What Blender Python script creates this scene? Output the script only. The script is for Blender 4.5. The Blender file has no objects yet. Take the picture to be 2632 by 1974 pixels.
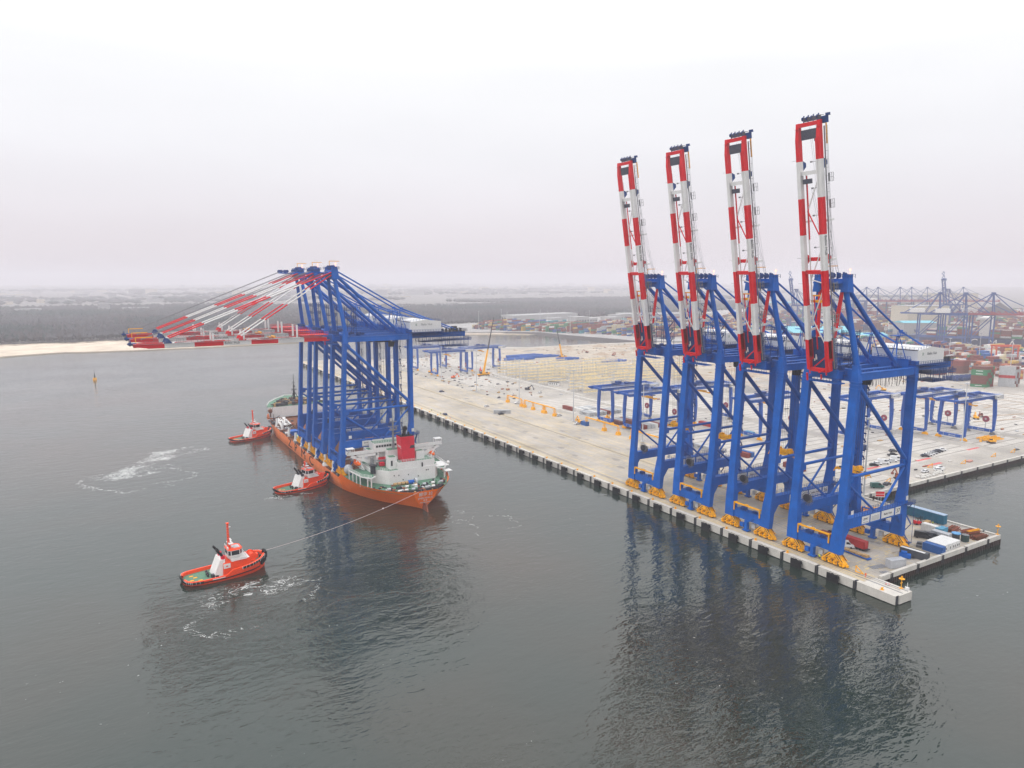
import bpy, bmesh, math, random
from math import sin, cos, pi, radians, sqrt, atan2
from mathutils import Vector, Matrix
random.seed(7)
R = random.Random(11)
SC = bpy.context.scene
COL = SC.collection

# ------------------------------------------------------------------ camera
CAM_H = 96.0; HAZE = 0.00025
cam_d = bpy.data.cameras.new("camera"); cam = bpy.data.objects.new("camera", cam_d); COL.objects.link(cam)
cam_d.sensor_width = 36.0; cam_d.lens = 1825.0 / 2632.0 * 36.0
cam_d.clip_start = 1.0; cam_d.clip_end = 40000.0
cam.location = (0, 0, CAM_H)
cam.rotation_euler = (radians(90 - 8.4463), 0, radians(-30.5))
SC.camera = cam

# ------------------------------------------------------------------ sky: overcast dome with a trace of clear sky in it
SUN_EL, SUN_AZ = radians(52), radians(-62)        # azimuth from +Y towards +X
w = bpy.data.worlds.new("World"); SC.world = w; w.use_nodes = True
nt = w.node_tree; nt.nodes.clear()
def N(nt, typ, **kw):
    n = nt.nodes.new(typ)
    for k, v in kw.items(): setattr(n, k, v)
    return n
def L(nt, a, ao, b, bi): nt.links.new(a.outputs[ao], b.inputs[bi])
out = N(nt, 'ShaderNodeOutputWorld'); bg = N(nt, 'ShaderNodeBackground'); add = N(nt, 'ShaderNodeAddShader')
bg2 = N(nt, 'ShaderNodeBackground')
sky = N(nt, 'ShaderNodeTexSky', sky_type='NISHITA', sun_disc=False, sun_elevation=SUN_EL, sun_rotation=SUN_AZ)
L(nt, sky, 0, bg2, 0); bg2.inputs[1].default_value = 0.006
tc = N(nt, 'ShaderNodeTexCoord'); sx = N(nt, 'ShaderNodeSeparateXYZ'); L(nt, tc, 'Generated', sx, 0)
mr = N(nt, 'ShaderNodeMapRange'); L(nt, sx, 'Z', mr, 0); mr.inputs[1].default_value = 0.0; mr.inputs[2].default_value = 1.0
ramp = N(nt, 'ShaderNodeValToRGB'); L(nt, mr, 0, ramp, 0)
e = ramp.color_ramp.elements
e[0].position = 0.0; e[0].color = (0.755, 0.695, 0.75, 1)
e[1].position = 1.0; e[1].color = (2.0, 2.01, 2.06, 1)
for p, c in ((0.06, (0.80, 0.75, 0.795)), (0.16, (0.915, 0.905, 0.935)), (0.26, (0.99, 0.995, 1.01)), (0.36, (1.30, 1.31, 1.33)), (0.55, (1.72, 1.73, 1.76))):
    q = e.new(p); q.color = (*c, 1)
# soft cloud structure
nz = N(nt, 'ShaderNodeTexNoise'); mp = N(nt, 'ShaderNodeMapping'); mp.inputs['Scale'].default_value = (1.2, 1.2, 5.0)
L(nt, tc, 'Generated', mp, 0); L(nt, mp, 0, nz, 'Vector'); nz.inputs['Scale'].default_value = 1.6; nz.inputs['Detail'].default_value = 4
mr2 = N(nt, 'ShaderNodeMapRange'); L(nt, nz, 0, mr2, 0); mr2.inputs[1].default_value = .3; mr2.inputs[2].default_value = .7
mr2.inputs[3].default_value = .955; mr2.inputs[4].default_value = 1.03
mx = N(nt, 'ShaderNodeVectorMath', operation='SCALE'); L(nt, ramp, 0, mx, 0); L(nt, mr2, 0, mx, 'Scale')
L(nt, mx, 0, bg, 0); bg.inputs[1].default_value = 1.0
L(nt, bg, 0, add, 0); L(nt, bg2, 0, add, 1); L(nt, add, 0, out, 0)

sun_d = bpy.data.lights.new("sun", 'SUN'); sun = bpy.data.objects.new("sun", sun_d); COL.objects.link(sun)
sun_d.energy = 0.85; sun_d.angle = radians(18); sun_d.color = (1.0, 0.965, 0.93)
sd = Vector((sin(SUN_AZ) * cos(SUN_EL), cos(SUN_AZ) * cos(SUN_EL), sin(SUN_EL)))
sun.rotation_euler = sd.to_track_quat('Z', 'Y').to_euler()

SC.view_settings.view_transform = 'Standard'; SC.view_settings.look = 'None'
SC.view_settings.exposure = 0.0; SC.view_settings.gamma = 1.0
SC.render.engine = 'CYCLES'
SC.cycles.use_denoising = True; SC.cycles.use_adaptive_sampling = False
SC.cycles.max_bounces = 6; SC.cycles.diffuse_bounces = 2; SC.cycles.glossy_bounces = 3
SC.cycles.volume_bounces = 1; SC.cycles.transparent_max_bounces = 6
SC.cycles.sample_clamp_indirect = 4.0

# ------------------------------------------------------------------ materials
MATS = {}
def s2l(c): return tuple((x / 255 / 12.92 if x / 255 <= .04045 else ((x / 255 + .055) / 1.055) ** 2.4) for x in c)
def mat(name, col, rough=.55, var=.14, scale=.6, metal=0.0, bump=0.0, streak=0.0, dirt=None, spec=.4, emit=0):
    """painted or raw surface: large soft variation, fine grain, optional downward streaks of dirt"""
    if name in MATS: return MATS[name]
    m = bpy.data.materials.new(name); m.use_nodes = True; t = m.node_tree
    b = t.nodes['Principled BSDF']
    geo = N(t, 'ShaderNodeNewGeometry')
    n1 = N(t, 'ShaderNodeTexNoise'); n1.inputs['Scale'].default_value = scale; n1.inputs['Detail'].default_value = 6; n1.inputs['Roughness'].default_value = .65
    L(t, geo, 'Position', n1, 'Vector')
    mrn = N(t, 'ShaderNodeMapRange'); L(t, n1, 0, mrn, 0); mrn.inputs[1].default_value = .28; mrn.inputs[2].default_value = .72
    mrn.inputs[3].default_value = 1 - var; mrn.inputs[4].default_value = 1 + var
    sc = N(t, 'ShaderNodeVectorMath', operation='SCALE'); sc.inputs[0].default_value = col[:3]; L(t, mrn, 0, sc, 'Scale')
    last = sc
    if streak > 0:
        mpp = N(t, 'ShaderNodeMapping'); mpp.inputs['Scale'].default_value = (2.2, 2.2, .12); L(t, geo, 'Position', mpp, 0)
        n2 = N(t, 'ShaderNodeTexNoise'); n2.inputs['Scale'].default_value = 1.0; n2.inputs['Detail'].default_value = 5; L(t, mpp, 0, n2, 'Vector')
        r2 = N(t, 'ShaderNodeMapRange'); L(t, n2, 0, r2, 0); r2.inputs[1].default_value = .52; r2.inputs[2].default_value = .78
        r2.inputs[3].default_value = 0; r2.inputs[4].default_value = streak
        mixn = N(t, 'ShaderNodeMix', data_type='RGBA'); L(t, r2, 0, mixn, 0); L(t, last, 0, mixn, 6)
        mixn.inputs[7].default_value = (*(dirt or (.12, .06, .03)), 1)
        t.links.new(mixn.outputs[2], b.inputs['Base Color'])
    else: L(t, last, 0, b, 'Base Color')
    b.inputs['Roughness'].default_value = rough; b.inputs['Metallic'].default_value = metal
    b.inputs['Specular IOR Level'].default_value = spec * .45
    if bump > 0:
        bp = N(t, 'ShaderNodeBump'); n3 = N(t, 'ShaderNodeTexNoise'); n3.inputs['Scale'].default_value = 4; n3.inputs['Detail'].default_value = 5
        L(t, geo, 'Position', n3, 'Vector'); L(t, n3, 0, bp, 'Height'); bp.inputs['Strength'].default_value = bump; bp.inputs['Distance'].default_value = .1
        L(t, bp, 0, b, 'Normal')
    if emit:
        b.inputs['Emission Color'].default_value = (*col[:3], 1); b.inputs['Emission Strength'].default_value = emit
    MATS[name] = m; return m

M = {}
M['blue'] = mat('crane_blue_paint', (.0005, .10, .43), .5, .22, .18, streak=.3, dirt=(.02, .055, .20))
M['bluegrey'] = mat('walkway_grating_blue', (.012, .05, .19), .6, .3, .8)
M['red'] = mat('boom_red_paint', (.68, .012, .02), .42, .12, .3, streak=.1, dirt=(.25, .02, .02))
M['white'] = mat('white_paint', (.73, .72, .70), .45, .07, .3, streak=.12, dirt=(.42, .36, .3))
M['cream'] = mat('cream_panel_paint', (.69, .68, .66), .5, .04, .3, streak=.1, dirt=(.5, .46, .4))
M['grate'] = mat('dark_grating', (.07, .075, .10), .7, .4, 2)
M['yellow'] = mat('yellow_paint', (.88, .40, .008), .45, .18, .8, streak=.15)
M['black'] = mat('black_rubber', (.012, .012, .014), .7, .3, 2)
M['dark'] = mat('dark_steel', (.04, .042, .05), .55, .35, 1.5)
M['grey'] = mat('grey_steel', (.22, .22, .23), .5, .2, .8)
M['lgrey'] = mat('light_grey_paint', (.45, .46, .48), .55, .12, .6, streak=.12)
M['orange'] = mat('hull_orange_paint', (1.0, .17, .0), .42, .12, .12, streak=.10, dirt=(.42, .06, .01))
M['salmon'] = mat('weathered_hull_orange', (.86, .23, .075), .6, .16, .2, streak=.3, dirt=(.33, .12, .07))
M['rust'] = mat('rusty_steel', (.16, .06, .03), .8, .45, 1.2)
M['rustred'] = mat('rust_red_steel', (.28, .085, .05), .75, .3, 1)
M['tugred'] = mat('tug_red_paint', (.90, .07, .014), .38, .1, .5)
M['orangepaint'] = mat('lifeboat_orange', (.75, .12, .01), .4, .1, 1)
M['deckgreen'] = mat('deck_green_paint', (.10, .21, .14), .6, .22, .6, streak=0)
M['maroon'] = mat('funnel_red_paint', (.62, .018, .04), .5, .12, .4, streak=.15, dirt=(.2, .02, .03))
M['glass'] = mat('dark_glass', (.015, .02, .028), .08, .1, 1, spec=.8)
M['rope'] = mat('tow_rope', (.55, .45, .44), .8, .1, 2)
M['wood'] = mat('timber', (.42, .27, .13), .8, .3, 1.5)
M['conc'] = mat('precast_concrete', (.56, .53, .48), .85, .12, .35, bump=.2, streak=.25, dirt=(.32, .29, .25))
M['pile'] = mat('tarred_sheet_pile', (.055, .033, .028), .8, .5, .7)
M['tyre'] = mat('tyre_rubber', (.02, .02, .022), .8, .2, 3)
M['teal'] = mat('teal_tarpaulin', (.012, .12, .20), .6, .2, .8)
M['mastgrey'] = mat('galvanised_mast', (.52, .53, .54), .5, .08, .5)
M['scaf'] = mat('rack_yellow_steel', (.85, .68, .36), .6, .2, .5)
M['reel'] = mat('reel_maroon', (.30, .06, .09), .6, .2, 1)
M['pale'] = mat('pale_precast', (.62, .60, .56), .9, .1, .3)
M['lamp'] = mat('obstruction_lamp', (1.0, .35, .2), .4, 0, 1, emit=3.0)

# hazard stripes: flat print on the bogie guards
def hazard():
    m = bpy.data.materials.new('hazard_striped_paint'); m.use_nodes = True; t = m.node_tree; b = t.nodes['Principled BSDF']
    geo = N(t, 'ShaderNodeTexCoord'); s = N(t, 'ShaderNodeSeparateXYZ'); L(t, geo, 'Object', s, 0)
    a = N(t, 'ShaderNodeMath', operation='ABSOLUTE'); L(t, s, 'Y', a, 0)
    ad = N(t, 'ShaderNodeMath', operation='MULTIPLY_ADD'); L(t, s, 'Z', ad, 0); ad.inputs[1].default_value = 1.0; L(t, a, 0, ad, 2)
    md = N(t, 'ShaderNodeMath', operation='MODULO'); L(t, ad, 0, md, 0); md.inputs[1].default_value = 1.0
    gt = N(t, 'ShaderNodeMath', operation='GREATER_THAN'); L(t, md, 0, gt, 0); gt.inputs[1].default_value = .58
    mix = N(t, 'ShaderNodeMix', data_type='RGBA'); L(t, gt, 0, mix, 0); mix.inputs[6].default_value = (.88, .40, .008, 1); mix.inputs[7].default_value = (.03, .03, .03, 1)
    t.links.new(mix.outputs[2], b.inputs['Base Color']); b.inputs['Roughness'].default_value = .5
    return m
M['hazard'] = hazard()

# ------------------------------------------------------------------ mesh building
STUFF = set('handrail house_rail girder_walkway walkway sheave_block tip_platform lattice_brace control_cabinet sill_equipment stair_tower mast_ladder head_sheave rear_platform festoon_cage festoon_cable hoist_rope boom_rope leg_ladder access_stair truck wheels_and_gap_shade hydraulic_unit fender_strap towing_bitt radar root_platform print_line reel_spoke roof_sheave stay_tower gutter cage reel_hub chain rubber_fender sheet_pile_row sill_marking deck_marking boat_deck_edge wing_shelter panel_mark stay_bracket end_tie'.split())
EXPLODE = set('stay_post window exhaust_pipe funnel rubber_cone bollard_post spreader_tie mat davit guard_plate leaf_frame'.split())
class MB:
    def __init__(s): s.v = []; s.f = []; s.mi = []; s.sm = []; s.g = []
    def add(s, pts, faces, mi=0, smooth=False):
        s.g.append((len(s.v), len(s.f))); o = len(s.v); s.v += [tuple(p) for p in pts]
        for f in faces: s.f.append(tuple(i + o for i in f)); s.mi.append(mi); s.sm.append(smooth)
    def hexa(s, p, mi=0):      # 4 bottom ccw, 4 top ccw
        s.add(p, [(3, 2, 1, 0), (4, 5, 6, 7), (0, 1, 5, 4), (1, 2, 6, 5), (2, 3, 7, 6), (3, 0, 4, 7)], mi)
    def box(s, x0, x1, y0, y1, z0, z1, mi=0):
        s.hexa([(x0, y0, z0), (x1, y0, z0), (x1, y1, z0), (x0, y1, z0), (x0, y0, z1), (x1, y0, z1), (x1, y1, z1), (x0, y1, z1)], mi)
    def cbox(s, c, d, mi=0): s.box(c[0] - d[0] / 2, c[0] + d[0] / 2, c[1] - d[1] / 2, c[1] + d[1] / 2, c[2] - d[2] / 2, c[2] + d[2] / 2, mi)
    def taper(s, b, t, z0, z1, mi=0):  # rect bottom b=(x0,x1,y0,y1) to rect top t
        s.hexa([(b[0], b[2], z0), (b[1], b[2], z0), (b[1], b[3], z0), (b[0], b[3], z0), (t[0], t[2], z1), (t[1], t[2], z1), (t[1], t[3], z1), (t[0], t[3], z1)], mi)
    def beam(s, p, q, w_, h_, mi=0, w2=None, h2=None):
        p = Vector(p); q = Vector(q); d = (q - p).normalized()
        up = Vector((0, 0, 1)) if abs(d.z) < .95 else Vector((1, 0, 0))
        a = d.cross(up).normalized(); b = a.cross(d)
        w2 = w2 or w_; h2 = h2 or h_
        P = [p - a * w_ / 2 - b * h_ / 2, p + a * w_ / 2 - b * h_ / 2, p + a * w_ / 2 + b * h_ / 2, p - a * w_ / 2 + b * h_ / 2,
             q - a * w2 / 2 - b * h2 / 2, q + a * w2 / 2 - b * h2 / 2, q + a * w2 / 2 + b * h2 / 2, q - a * w2 / 2 + b * h2 / 2]
        s.hexa(P, mi)
    def tube(s, p, q, r, n=8, r2=None, mi=0, smooth=True, caps=True):
        p = Vector(p); q = Vector(q); d = (q - p).normalized()
        up = Vector((0, 0, 1)) if abs(d.z) < .95 else Vector((1, 0, 0))
        a = d.cross(up).normalized(); b = a.cross(d); r2 = r if r2 is None else r2
        P = [p + (a * cos(2 * pi * i / n) + b * sin(2 * pi * i / n)) * r for i in range(n)] + [q + (a * cos(2 * pi * i / n) + b * sin(2 * pi * i / n)) * r2 for i in range(n)]
        s.add(P, [(i, (i + 1) % n, n + (i + 1) % n, n + i) for i in range(n)], mi, smooth)
        if caps: s.add(P[:n], [tuple(range(n))[::-1]], mi); s.add(P[n:], [tuple(range(n))], mi)
    def prism(s, prof, ax, a0, a1, mi=0):   # closed 2-D profile extruded along ax
        n = len(prof)
        def pt(u, v, a): return (a, u, v) if ax == 0 else (u, a, v) if ax == 1 else (u, v, a)
        P = [pt(u, v, a0) for u, v in prof] + [pt(u, v, a1) for u, v in prof]
        s.add(P, [tuple(range(n)), tuple(range(n, 2 * n))[::-1]] + [(i, n + i, n + (i + 1) % n, (i + 1) % n) for i in range(n)], mi)
    def loft(s, rings, mi=0, smooth=True, closed=True, cap=(True, True)):
        n = len(rings[0]); P = [p for r in rings for p in r]; F = []
        for k in range(len(rings) - 1):
            for i in range(n if closed else n - 1):
                j = (i + 1) % n; F.append((k * n + i, k * n + j, (k + 1) * n + j, (k + 1) * n + i))
        s.add(P, F, mi, smooth)
        if cap[0]: s.add(rings[0], [tuple(range(n))[::-1]], mi)
        if cap[1]: s.add(rings[-1], [tuple(range(n))], mi)
    def rail(s, pts, h=1.1, step=2.0, r=.035, mi=0, mid=True):
        for a, b in zip(pts[:-1], pts[1:]):
            a = Vector(a); b = Vector(b); n = max(1, int((b - a).length / step))
            for hh in ((h, h * .5) if mid else (h,)):
                s.beam(a + Vector((0, 0, hh)), b + Vector((0, 0, hh)), 2 * r, 2 * r, mi)
            for i in range(n + 1):
                c = a.lerp(b, i / n); s.beam(c, c + Vector((0, 0, h)), 2 * r, 2 * r, mi)
    def blob(s, c, r, n=6, m=4, mi=0, jit=0):
        rings = []
        for k in range(m + 1):
            t = pi * k / m - pi / 2; rr = max(.02, cos(t))
            rings.append([(c[0] + r[0] * rr * cos(2 * pi * i / n) * (1 + jit * (R.random() - .5)), c[1] + r[1] * rr * sin(2 * pi * i / n) * (1 + jit * (R.random() - .5)), c[2] + r[2] * sin(t)) for i in range(n)])
        s.loft(rings, mi, True)
    def mesh(s, name, mats):
        me = bpy.data.meshes.new(name); me.from_pydata(s.v, [], s.f)
        for m in mats: me.materials.append(m)
        me.polygons.foreach_set('material_index', s.mi); me.polygons.foreach_set('use_smooth', s.sm)
        bm = bmesh.new(); bm.from_mesh(me); bmesh.ops.recalc_face_normals(bm, faces=bm.faces); bm.to_mesh(me); bm.free()
        return me
def link(name, me, parent=None, loc=(0, 0, 0), rot=(0, 0, 0)):
    o = bpy.data.objects.new(name, me); COL.objects.link(o); o.location = loc; o.rotation_euler = rot
    if parent is not None: o.parent = parent
    return o
def part(name, mb, mats, parent=None, loc=(0, 0, 0), rot=(0, 0, 0)):
    if not isinstance(mats, (list, tuple)): mats = [mats]
    if name in EXPLODE and len(mb.g) > 1:
        gs = mb.g + [(len(mb.v), len(mb.f))]; o = None
        for (v0, f0), (v1, f1) in zip(gs[:-1], gs[1:]):
            q = MB(); q.v = mb.v[v0:v1]; q.f = [tuple(i - v0 for i in f) for f in mb.f[f0:f1]]; q.mi = mb.mi[f0:f1]; q.sm = mb.sm[f0:f1]
            o = link(name, q.mesh(name, mats), parent, loc, rot)
        return o
    o = link(name, mb.mesh(name, mats), parent, loc, rot)
    if name in STUFF: o['kind'] = 'stuff'
    return o
def tag(o, label=None, cat=None, group=None, kind=None):
    if label: o['label'] = label
    if cat: o['category'] = cat
    if group: o['group'] = group
    if kind: o['kind'] = kind
    return o
def thing(name, label, cat, loc=(0, 0, 0), rz=0, group=None):
    o = bpy.data.objects.new(name, None); COL.objects.link(o); o.location = loc; o.rotation_euler = (0, 0, rz)
    o.empty_display_size = .5
    return tag(o, label, cat, group)
CH = {}
def kids(o): return [c for c in o.children]
def copy_tree(o, parent=None):
    c = o.copy(); COL.objects.link(c)
    if parent is not None: c.parent = parent
    for ch in list(o.children): copy_tree(ch, c)
    return c
def dup(root, loc, rz=None, label=None, group=None):
    c = copy_tree(root); c.location = loc
    if rz is not None: c.rotation_euler = (0, 0, rz)
    if label: c['label'] = label
    if group: c['group'] = group
    return c
_fonts = {}
def text_mesh(txt, size, matl, name='lettering', depth=.02, sx=1.0):
    cu = bpy.data.curves.new(name, 'FONT'); cu.body = txt; cu.size = size; cu.extrude = depth; cu.resolution_u = 2
    cu.align_x = 'CENTER'; cu.align_y = 'CENTER'
    ob = bpy.data.objects.new(name, cu); COL.objects.link(ob)
    dg = bpy.context.evaluated_depsgraph_get(); me = bpy.data.meshes.new_from_object(ob.evaluated_get(dg))
    COL.objects.unlink(ob); bpy.data.objects.remove(ob)
    me.materials.clear(); me.materials.append(matl); me.name = name
    for p in me.polygons: p.material_index = 0
    if sx != 1.0:
        for v in me.vertices: v.co.x *= sx
    return me
# text facing -Y: rot (90deg,0,0); facing -X: rot (90,0,-90)
TXT_S = (radians(90), 0, 0); TXT_W = (radians(90), 0, radians(-90))
# ------------------------------------------------------------------ water
WZ = -3.0
def water_material():
    m = bpy.data.materials.new('harbour_water'); m.use_nodes = True; t = m.node_tree; b = t.nodes['Principled BSDF']
    geo = N(t, 'ShaderNodeNewGeometry')
    def noise(scale, det, stretch=None, rough=.55, dist=0):
        n = N(t, 'ShaderNodeTexNoise'); n.inputs['Scale'].default_value = scale; n.inputs['Detail'].default_value = det; n.inputs['Roughness'].default_value = rough; n.inputs['Distortion'].default_value = dist
        mpp = N(t, 'ShaderNodeMapping'); mpp.inputs['Scale'].default_value = stretch or (1, 1, 1); mpp.inputs['Rotation'].default_value = (0, 0, radians(24))
        L(t, geo, 'Position', mpp, 0); L(t, mpp, 0, n, 'Vector'); return n
    def math(op, a, b_=None, c=None):
        n = N(t, 'ShaderNodeMath', operation=op)
        for i, q in enumerate((a, b_, c)):
            if q is None: continue
            if isinstance(q, (int, float)): n.inputs[i].default_value = q
            else: t.links.new(q, n.inputs[i])
        return n.outputs[0]
    def mrange(v, a, b_, c=0., d=1., clamp=True):
        n = N(t, 'ShaderNodeMapRange', clamp=clamp, interpolation_type='SMOOTHSTEP')
        t.links.new(v, n.inputs[0])
        for i, q in enumerate((a, b_, c, d)): n.inputs[i + 1].default_value = q
        return n.outputs[0]
    # small wind ripples in patches, over a low longer chop
    fine = noise(.40, 2.2, (1.0, 2.0, 1), .5, .35); mid = noise(.11, 3, (1, 1.9, 1), .5, .5); big = noise(.012, 3, (1, 1.6, 1))
    gust = mrange(big.outputs[0], .35, .65, .45, 1.0)
    PX_ = N(t, 'ShaderNodeSeparateXYZ'); L(t, geo, 'Position', PX_, 0)
    def near(cx, cy, r): return mrange(math('SQRT', math('ADD', math('POWER', math('SUBTRACT', PX_.outputs[0], cx), 2), math('POWER', math('SUBTRACT', PX_.outputs[1], cy), 2))), r, r * .35)
    churn = math('MAXIMUM', math('MAXIMUM', near(50, 200, 42), near(104, 205, 50)), near(300, 160, 26)); sw = noise(.09, 4, (1, 1.5, 1), .62, 1.5)
    h = math('ADD', math('MULTIPLY', math('MULTIPLY', sw.outputs[0], churn), 1.7), 0); h0 = math('ADD', math('MULTIPLY', fine.outputs[0], math('MULTIPLY', gust, .62)), math('MULTIPLY', mid.outputs[0], 1.1))
    h = math('ADD', h, h0)
    bp = N(t, 'ShaderNodeBump'); t.links.new(h, bp.inputs['Height']); bp.inputs['Strength'].default_value = 1.0; bp.inputs['Distance'].default_value = .23
    L(t, bp, 0, b, 'Normal')
    # foam where propellers and hulls stir the surface
    sep = N(t, 'ShaderNodeSeparateXYZ'); L(t, geo, 'Position', sep, 0)
    wa = noise(.045, 4, None, .6); ws = N(t, 'ShaderNodeSeparateColor'); L(t, wa, 'Color', ws, 0)
    X = math('ADD', sep.outputs[0], math('MULTIPLY', math('SUBTRACT', ws.outputs[0], .5), 44)); Y = math('ADD', sep.outputs[1], math('MULTIPLY', math('SUBTRACT', ws.outputs[1], .5), 44))
    def ell(cx, cy, ax, ay, rot):
        c, s = cos(rot), sin(rot)
        dx = math('SUBTRACT', X, cx); dy = math('SUBTRACT', Y, cy)
        u = math('DIVIDE', math('ADD', math('MULTIPLY', dx, c), math('MULTIPLY', dy, s)), ax)
        v = math('DIVIDE', math('SUBTRACT', math('MULTIPLY', dy, c), math('MULTIPLY', dx, s)), ay)
        return math('SQRT', math('ADD', math('MULTIPLY', u, u), math('MULTIPLY', v, v)))
    def blobm(*a): return mrange(ell(*a), 1.0, .35)
    def ring(cx, cy, ax, ay, rot, wd=.16):
        r = ell(cx, cy, ax, ay, rot); return math('MULTIPLY', mrange(math('ABSOLUTE', math('SUBTRACT', r, .8)), wd, 0.02), .9)
    regs = [blobm(33, 437, 34, 9, .28), blobm(12, 412, 22, 16, .5), ring(12, 392, 26, 26, .3, .12), blobm(35, 234, 17, 6.0, .15), blobm(45, 226, 10, 8, -.6),
            ring(38, 215, 26, 22, .2, .10), blobm(70, 326, 14, 4, .2), blobm(127, 262, 16, 8, .3), blobm(85, 300, 12, 6, 0), ring(133, 244, 12, 11, 0, .12)]
    wts = [.85, .8, .5, .75, .55, .34, .5, .2, .22, .3]
    msk = None
    for r_, wt in zip(regs, wts):
        q = math('MULTIPLY', r_, wt); msk = q if msk is None else math('MAXIMUM', msk, q)
    curl = noise(.16, 5, (1, 1.3, 1), .6, 1.6); lace = noise(.6, 4, (1, 1.5, 1), .65, 1.2)
    ridge = math('ABSOLUTE', math('SUBTRACT', curl.outputs[0], .5)); ridge2 = math('ABSOLUTE', math('SUBTRACT', lace.outputs[0], .5))
    gap = noise(.035, 3); msk = math('MULTIPLY', msk, mrange(gap.outputs[0], .40, .56, .25, 1.0)); lim = math('MULTIPLY', msk, .03)
    f1 = math('MULTIPLY', mrange(math('SUBTRACT', ridge, lim), .008, -.006), mrange(msk, .04, .25))
    f2 = math('MULTIPLY', mrange(math('SUBTRACT', ridge2, math('MULTIPLY', msk, .05)), .005, -.012), mrange(msk, .35, .95, 0, .75))
    bits = noise(.9, 2, (1, 1, 1), .5); bm_ = noise(.02, 3, (1, 1, 1))
    f3 = math('MULTIPLY', mrange(bits.outputs[0], .735, .77), mrange(bm_.outputs[0], .52, .64, 0, .7))
    foam = math('MINIMUM', math('ADD', math('MAXIMUM', f1, f2), f3), 1.0)
    dwk = math('MULTIPLY', foam, .75)
    tint = noise(.006, 3); mx_ = N(t, 'ShaderNodeMix', data_type='RGBA'); t.links.new(mrange(tint.outputs[0], .4, .7), mx_.inputs[0])
    mx_.inputs[6].default_value = (.012, .024, .019, 1); mx_.inputs[7].default_value = (.036, .028, .018, 1)
    mf = N(t, 'ShaderNodeMix', data_type='RGBA'); t.links.new(dwk, mf.inputs[0]); ma = N(t, 'ShaderNodeMix', data_type='RGBA'); t.links.new(mrange(msk, .45, 1.0, 0, .55), ma.inputs[0]); t.links.new(mx_.outputs[2], ma.inputs[6]); ma.inputs[7].default_value = (.15, .18, .165, 1); t.links.new(ma.outputs[2], mf.inputs[6]); mf.inputs[7].default_value = (.62, .62, .60, 1)
    t.links.new(mf.outputs[2], b.inputs['Base Color'])
    t.links.new(math('ADD', math('MULTIPLY', foam, .5), .035), b.inputs['Roughness'])
    b.inputs['IOR'].default_value = 1.5; b.inputs['Specular IOR Level'].default_value = .5
    return m
M['water'] = water_material()
mb = MB(); mb.add([(-9000, -3000, WZ), (9000, -3000, WZ), (9000, 14000, WZ), (-9000, 14000, WZ)], [(0, 1, 2, 3)])
tag(part('water', mb, M['water']), kind='structure')

# ------------------------------------------------------------------ ground materials
def apron_material(name, base, lane=0.0, joint=6.0, warm=(.50, .44, .33)):
    m = bpy.data.materials.new(name); m.use_nodes = True; t = m.node_tree; b = t.nodes['Principled BSDF']
    geo = N(t, 'ShaderNodeNewGeometry')
    n1 = N(t, 'ShaderNodeTexNoise'); n1.inputs['Scale'].default_value = .035; n1.inputs['Detail'].default_value = 8; n1.inputs['Roughness'].default_value = .6; L(t, geo, 'Position', n1, 'Vector')
    mp1 = N(t, 'ShaderNodeMapping'); mp1.inputs['Scale'].default_value = (.55, .03, 1); L(t, geo, 'Position', mp1, 0)
    n2 = N(t, 'ShaderNodeTexNoise'); n2.inputs['Scale'].default_value = 1; n2.inputs['Detail'].default_value = 6; L(t, mp1, 0, n2, 'Vector')
    n3 = N(t, 'ShaderNodeTexNoise'); n3.inputs['Scale'].default_value = .6; n3.inputs['Detail'].default_value = 6; L(t, geo, 'Position', n3, 'Vector')
    br = N(t, 'ShaderNodeTexBrick'); br.offset = 0; br.inputs['Scale'].default_value = 1; br.inputs['Mortar Size'].default_value = .06; br.inputs['Brick Width'].default_value = joint; br.inputs['Row Height'].default_value = joint
    br.inputs['Color1'].default_value = (1, 1, 1, 1); br.inputs['Color2'].default_value = (.93, .93, .93, 1); br.inputs['Mortar'].default_value = (.72, .7, .68, 1); L(t, geo, 'Position', br, 'Vector')
    def mr(o, a, b_, c, d):
        n = N(t, 'ShaderNodeMapRange'); L(t, o, 0, n, 0)
        for i, q in enumerate((a, b_, c, d)): n.inputs[i + 1].default_value = q
        return n
    f = N(t, 'ShaderNodeMath', operation='MULTIPLY'); L(t, mr(n1, .3, .7, .72, 1.16), 0, f, 0); L(t, mr(n3, .3, .7, .93, 1.06), 0, f, 1)
    mixw = N(t, 'ShaderNodeMix', data_type='RGBA'); L(t, mr(n2, .45, .62, 0, lane), 0, mixw, 0)
    mixw.inputs[6].default_value = (*base, 1); mixw.inputs[7].default_value = (*warm, 1)
    sc = N(t, 'ShaderNodeVectorMath', operation='SCALE'); t.links.new(mixw.outputs[2], sc.inputs[0]); L(t, f, 0, sc, 'Scale')
    mu = N(t, 'ShaderNodeVectorMath', operation='MULTIPLY'); L(t, sc, 0, mu, 0); L(t, br, 0, mu, 1)
    L(t, mu, 0, b, 'Base Color'); b.inputs['Roughness'].default_value = .85; b.inputs['Specular IOR Level'].default_value = .25
    return m
M['apron'] = apron_material('quay_apron_concrete', (.425, .39, .352), .85, 6.0, (.49, .41, .29))
M['deck'] = apron_material('yard_asphalt_concrete', (.385, .36, .335), .45, 8.0)
M['sandy'] = apron_material('compacted_sand', (.44, .385, .315), .3, 400., (.33, .27, .21))
M['farground'] = apron_material('far_terminal_paving', (.34, .33, .33), .2, 400.)
M['beach'] = apron_material('beach_sand', (.66, .55, .43), .3, 500., (.70, .60, .48))
M['fields'] = apron_material('winter_fields', (.19, .18, .17), .35, 900., (.27, .25, .22))
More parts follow.
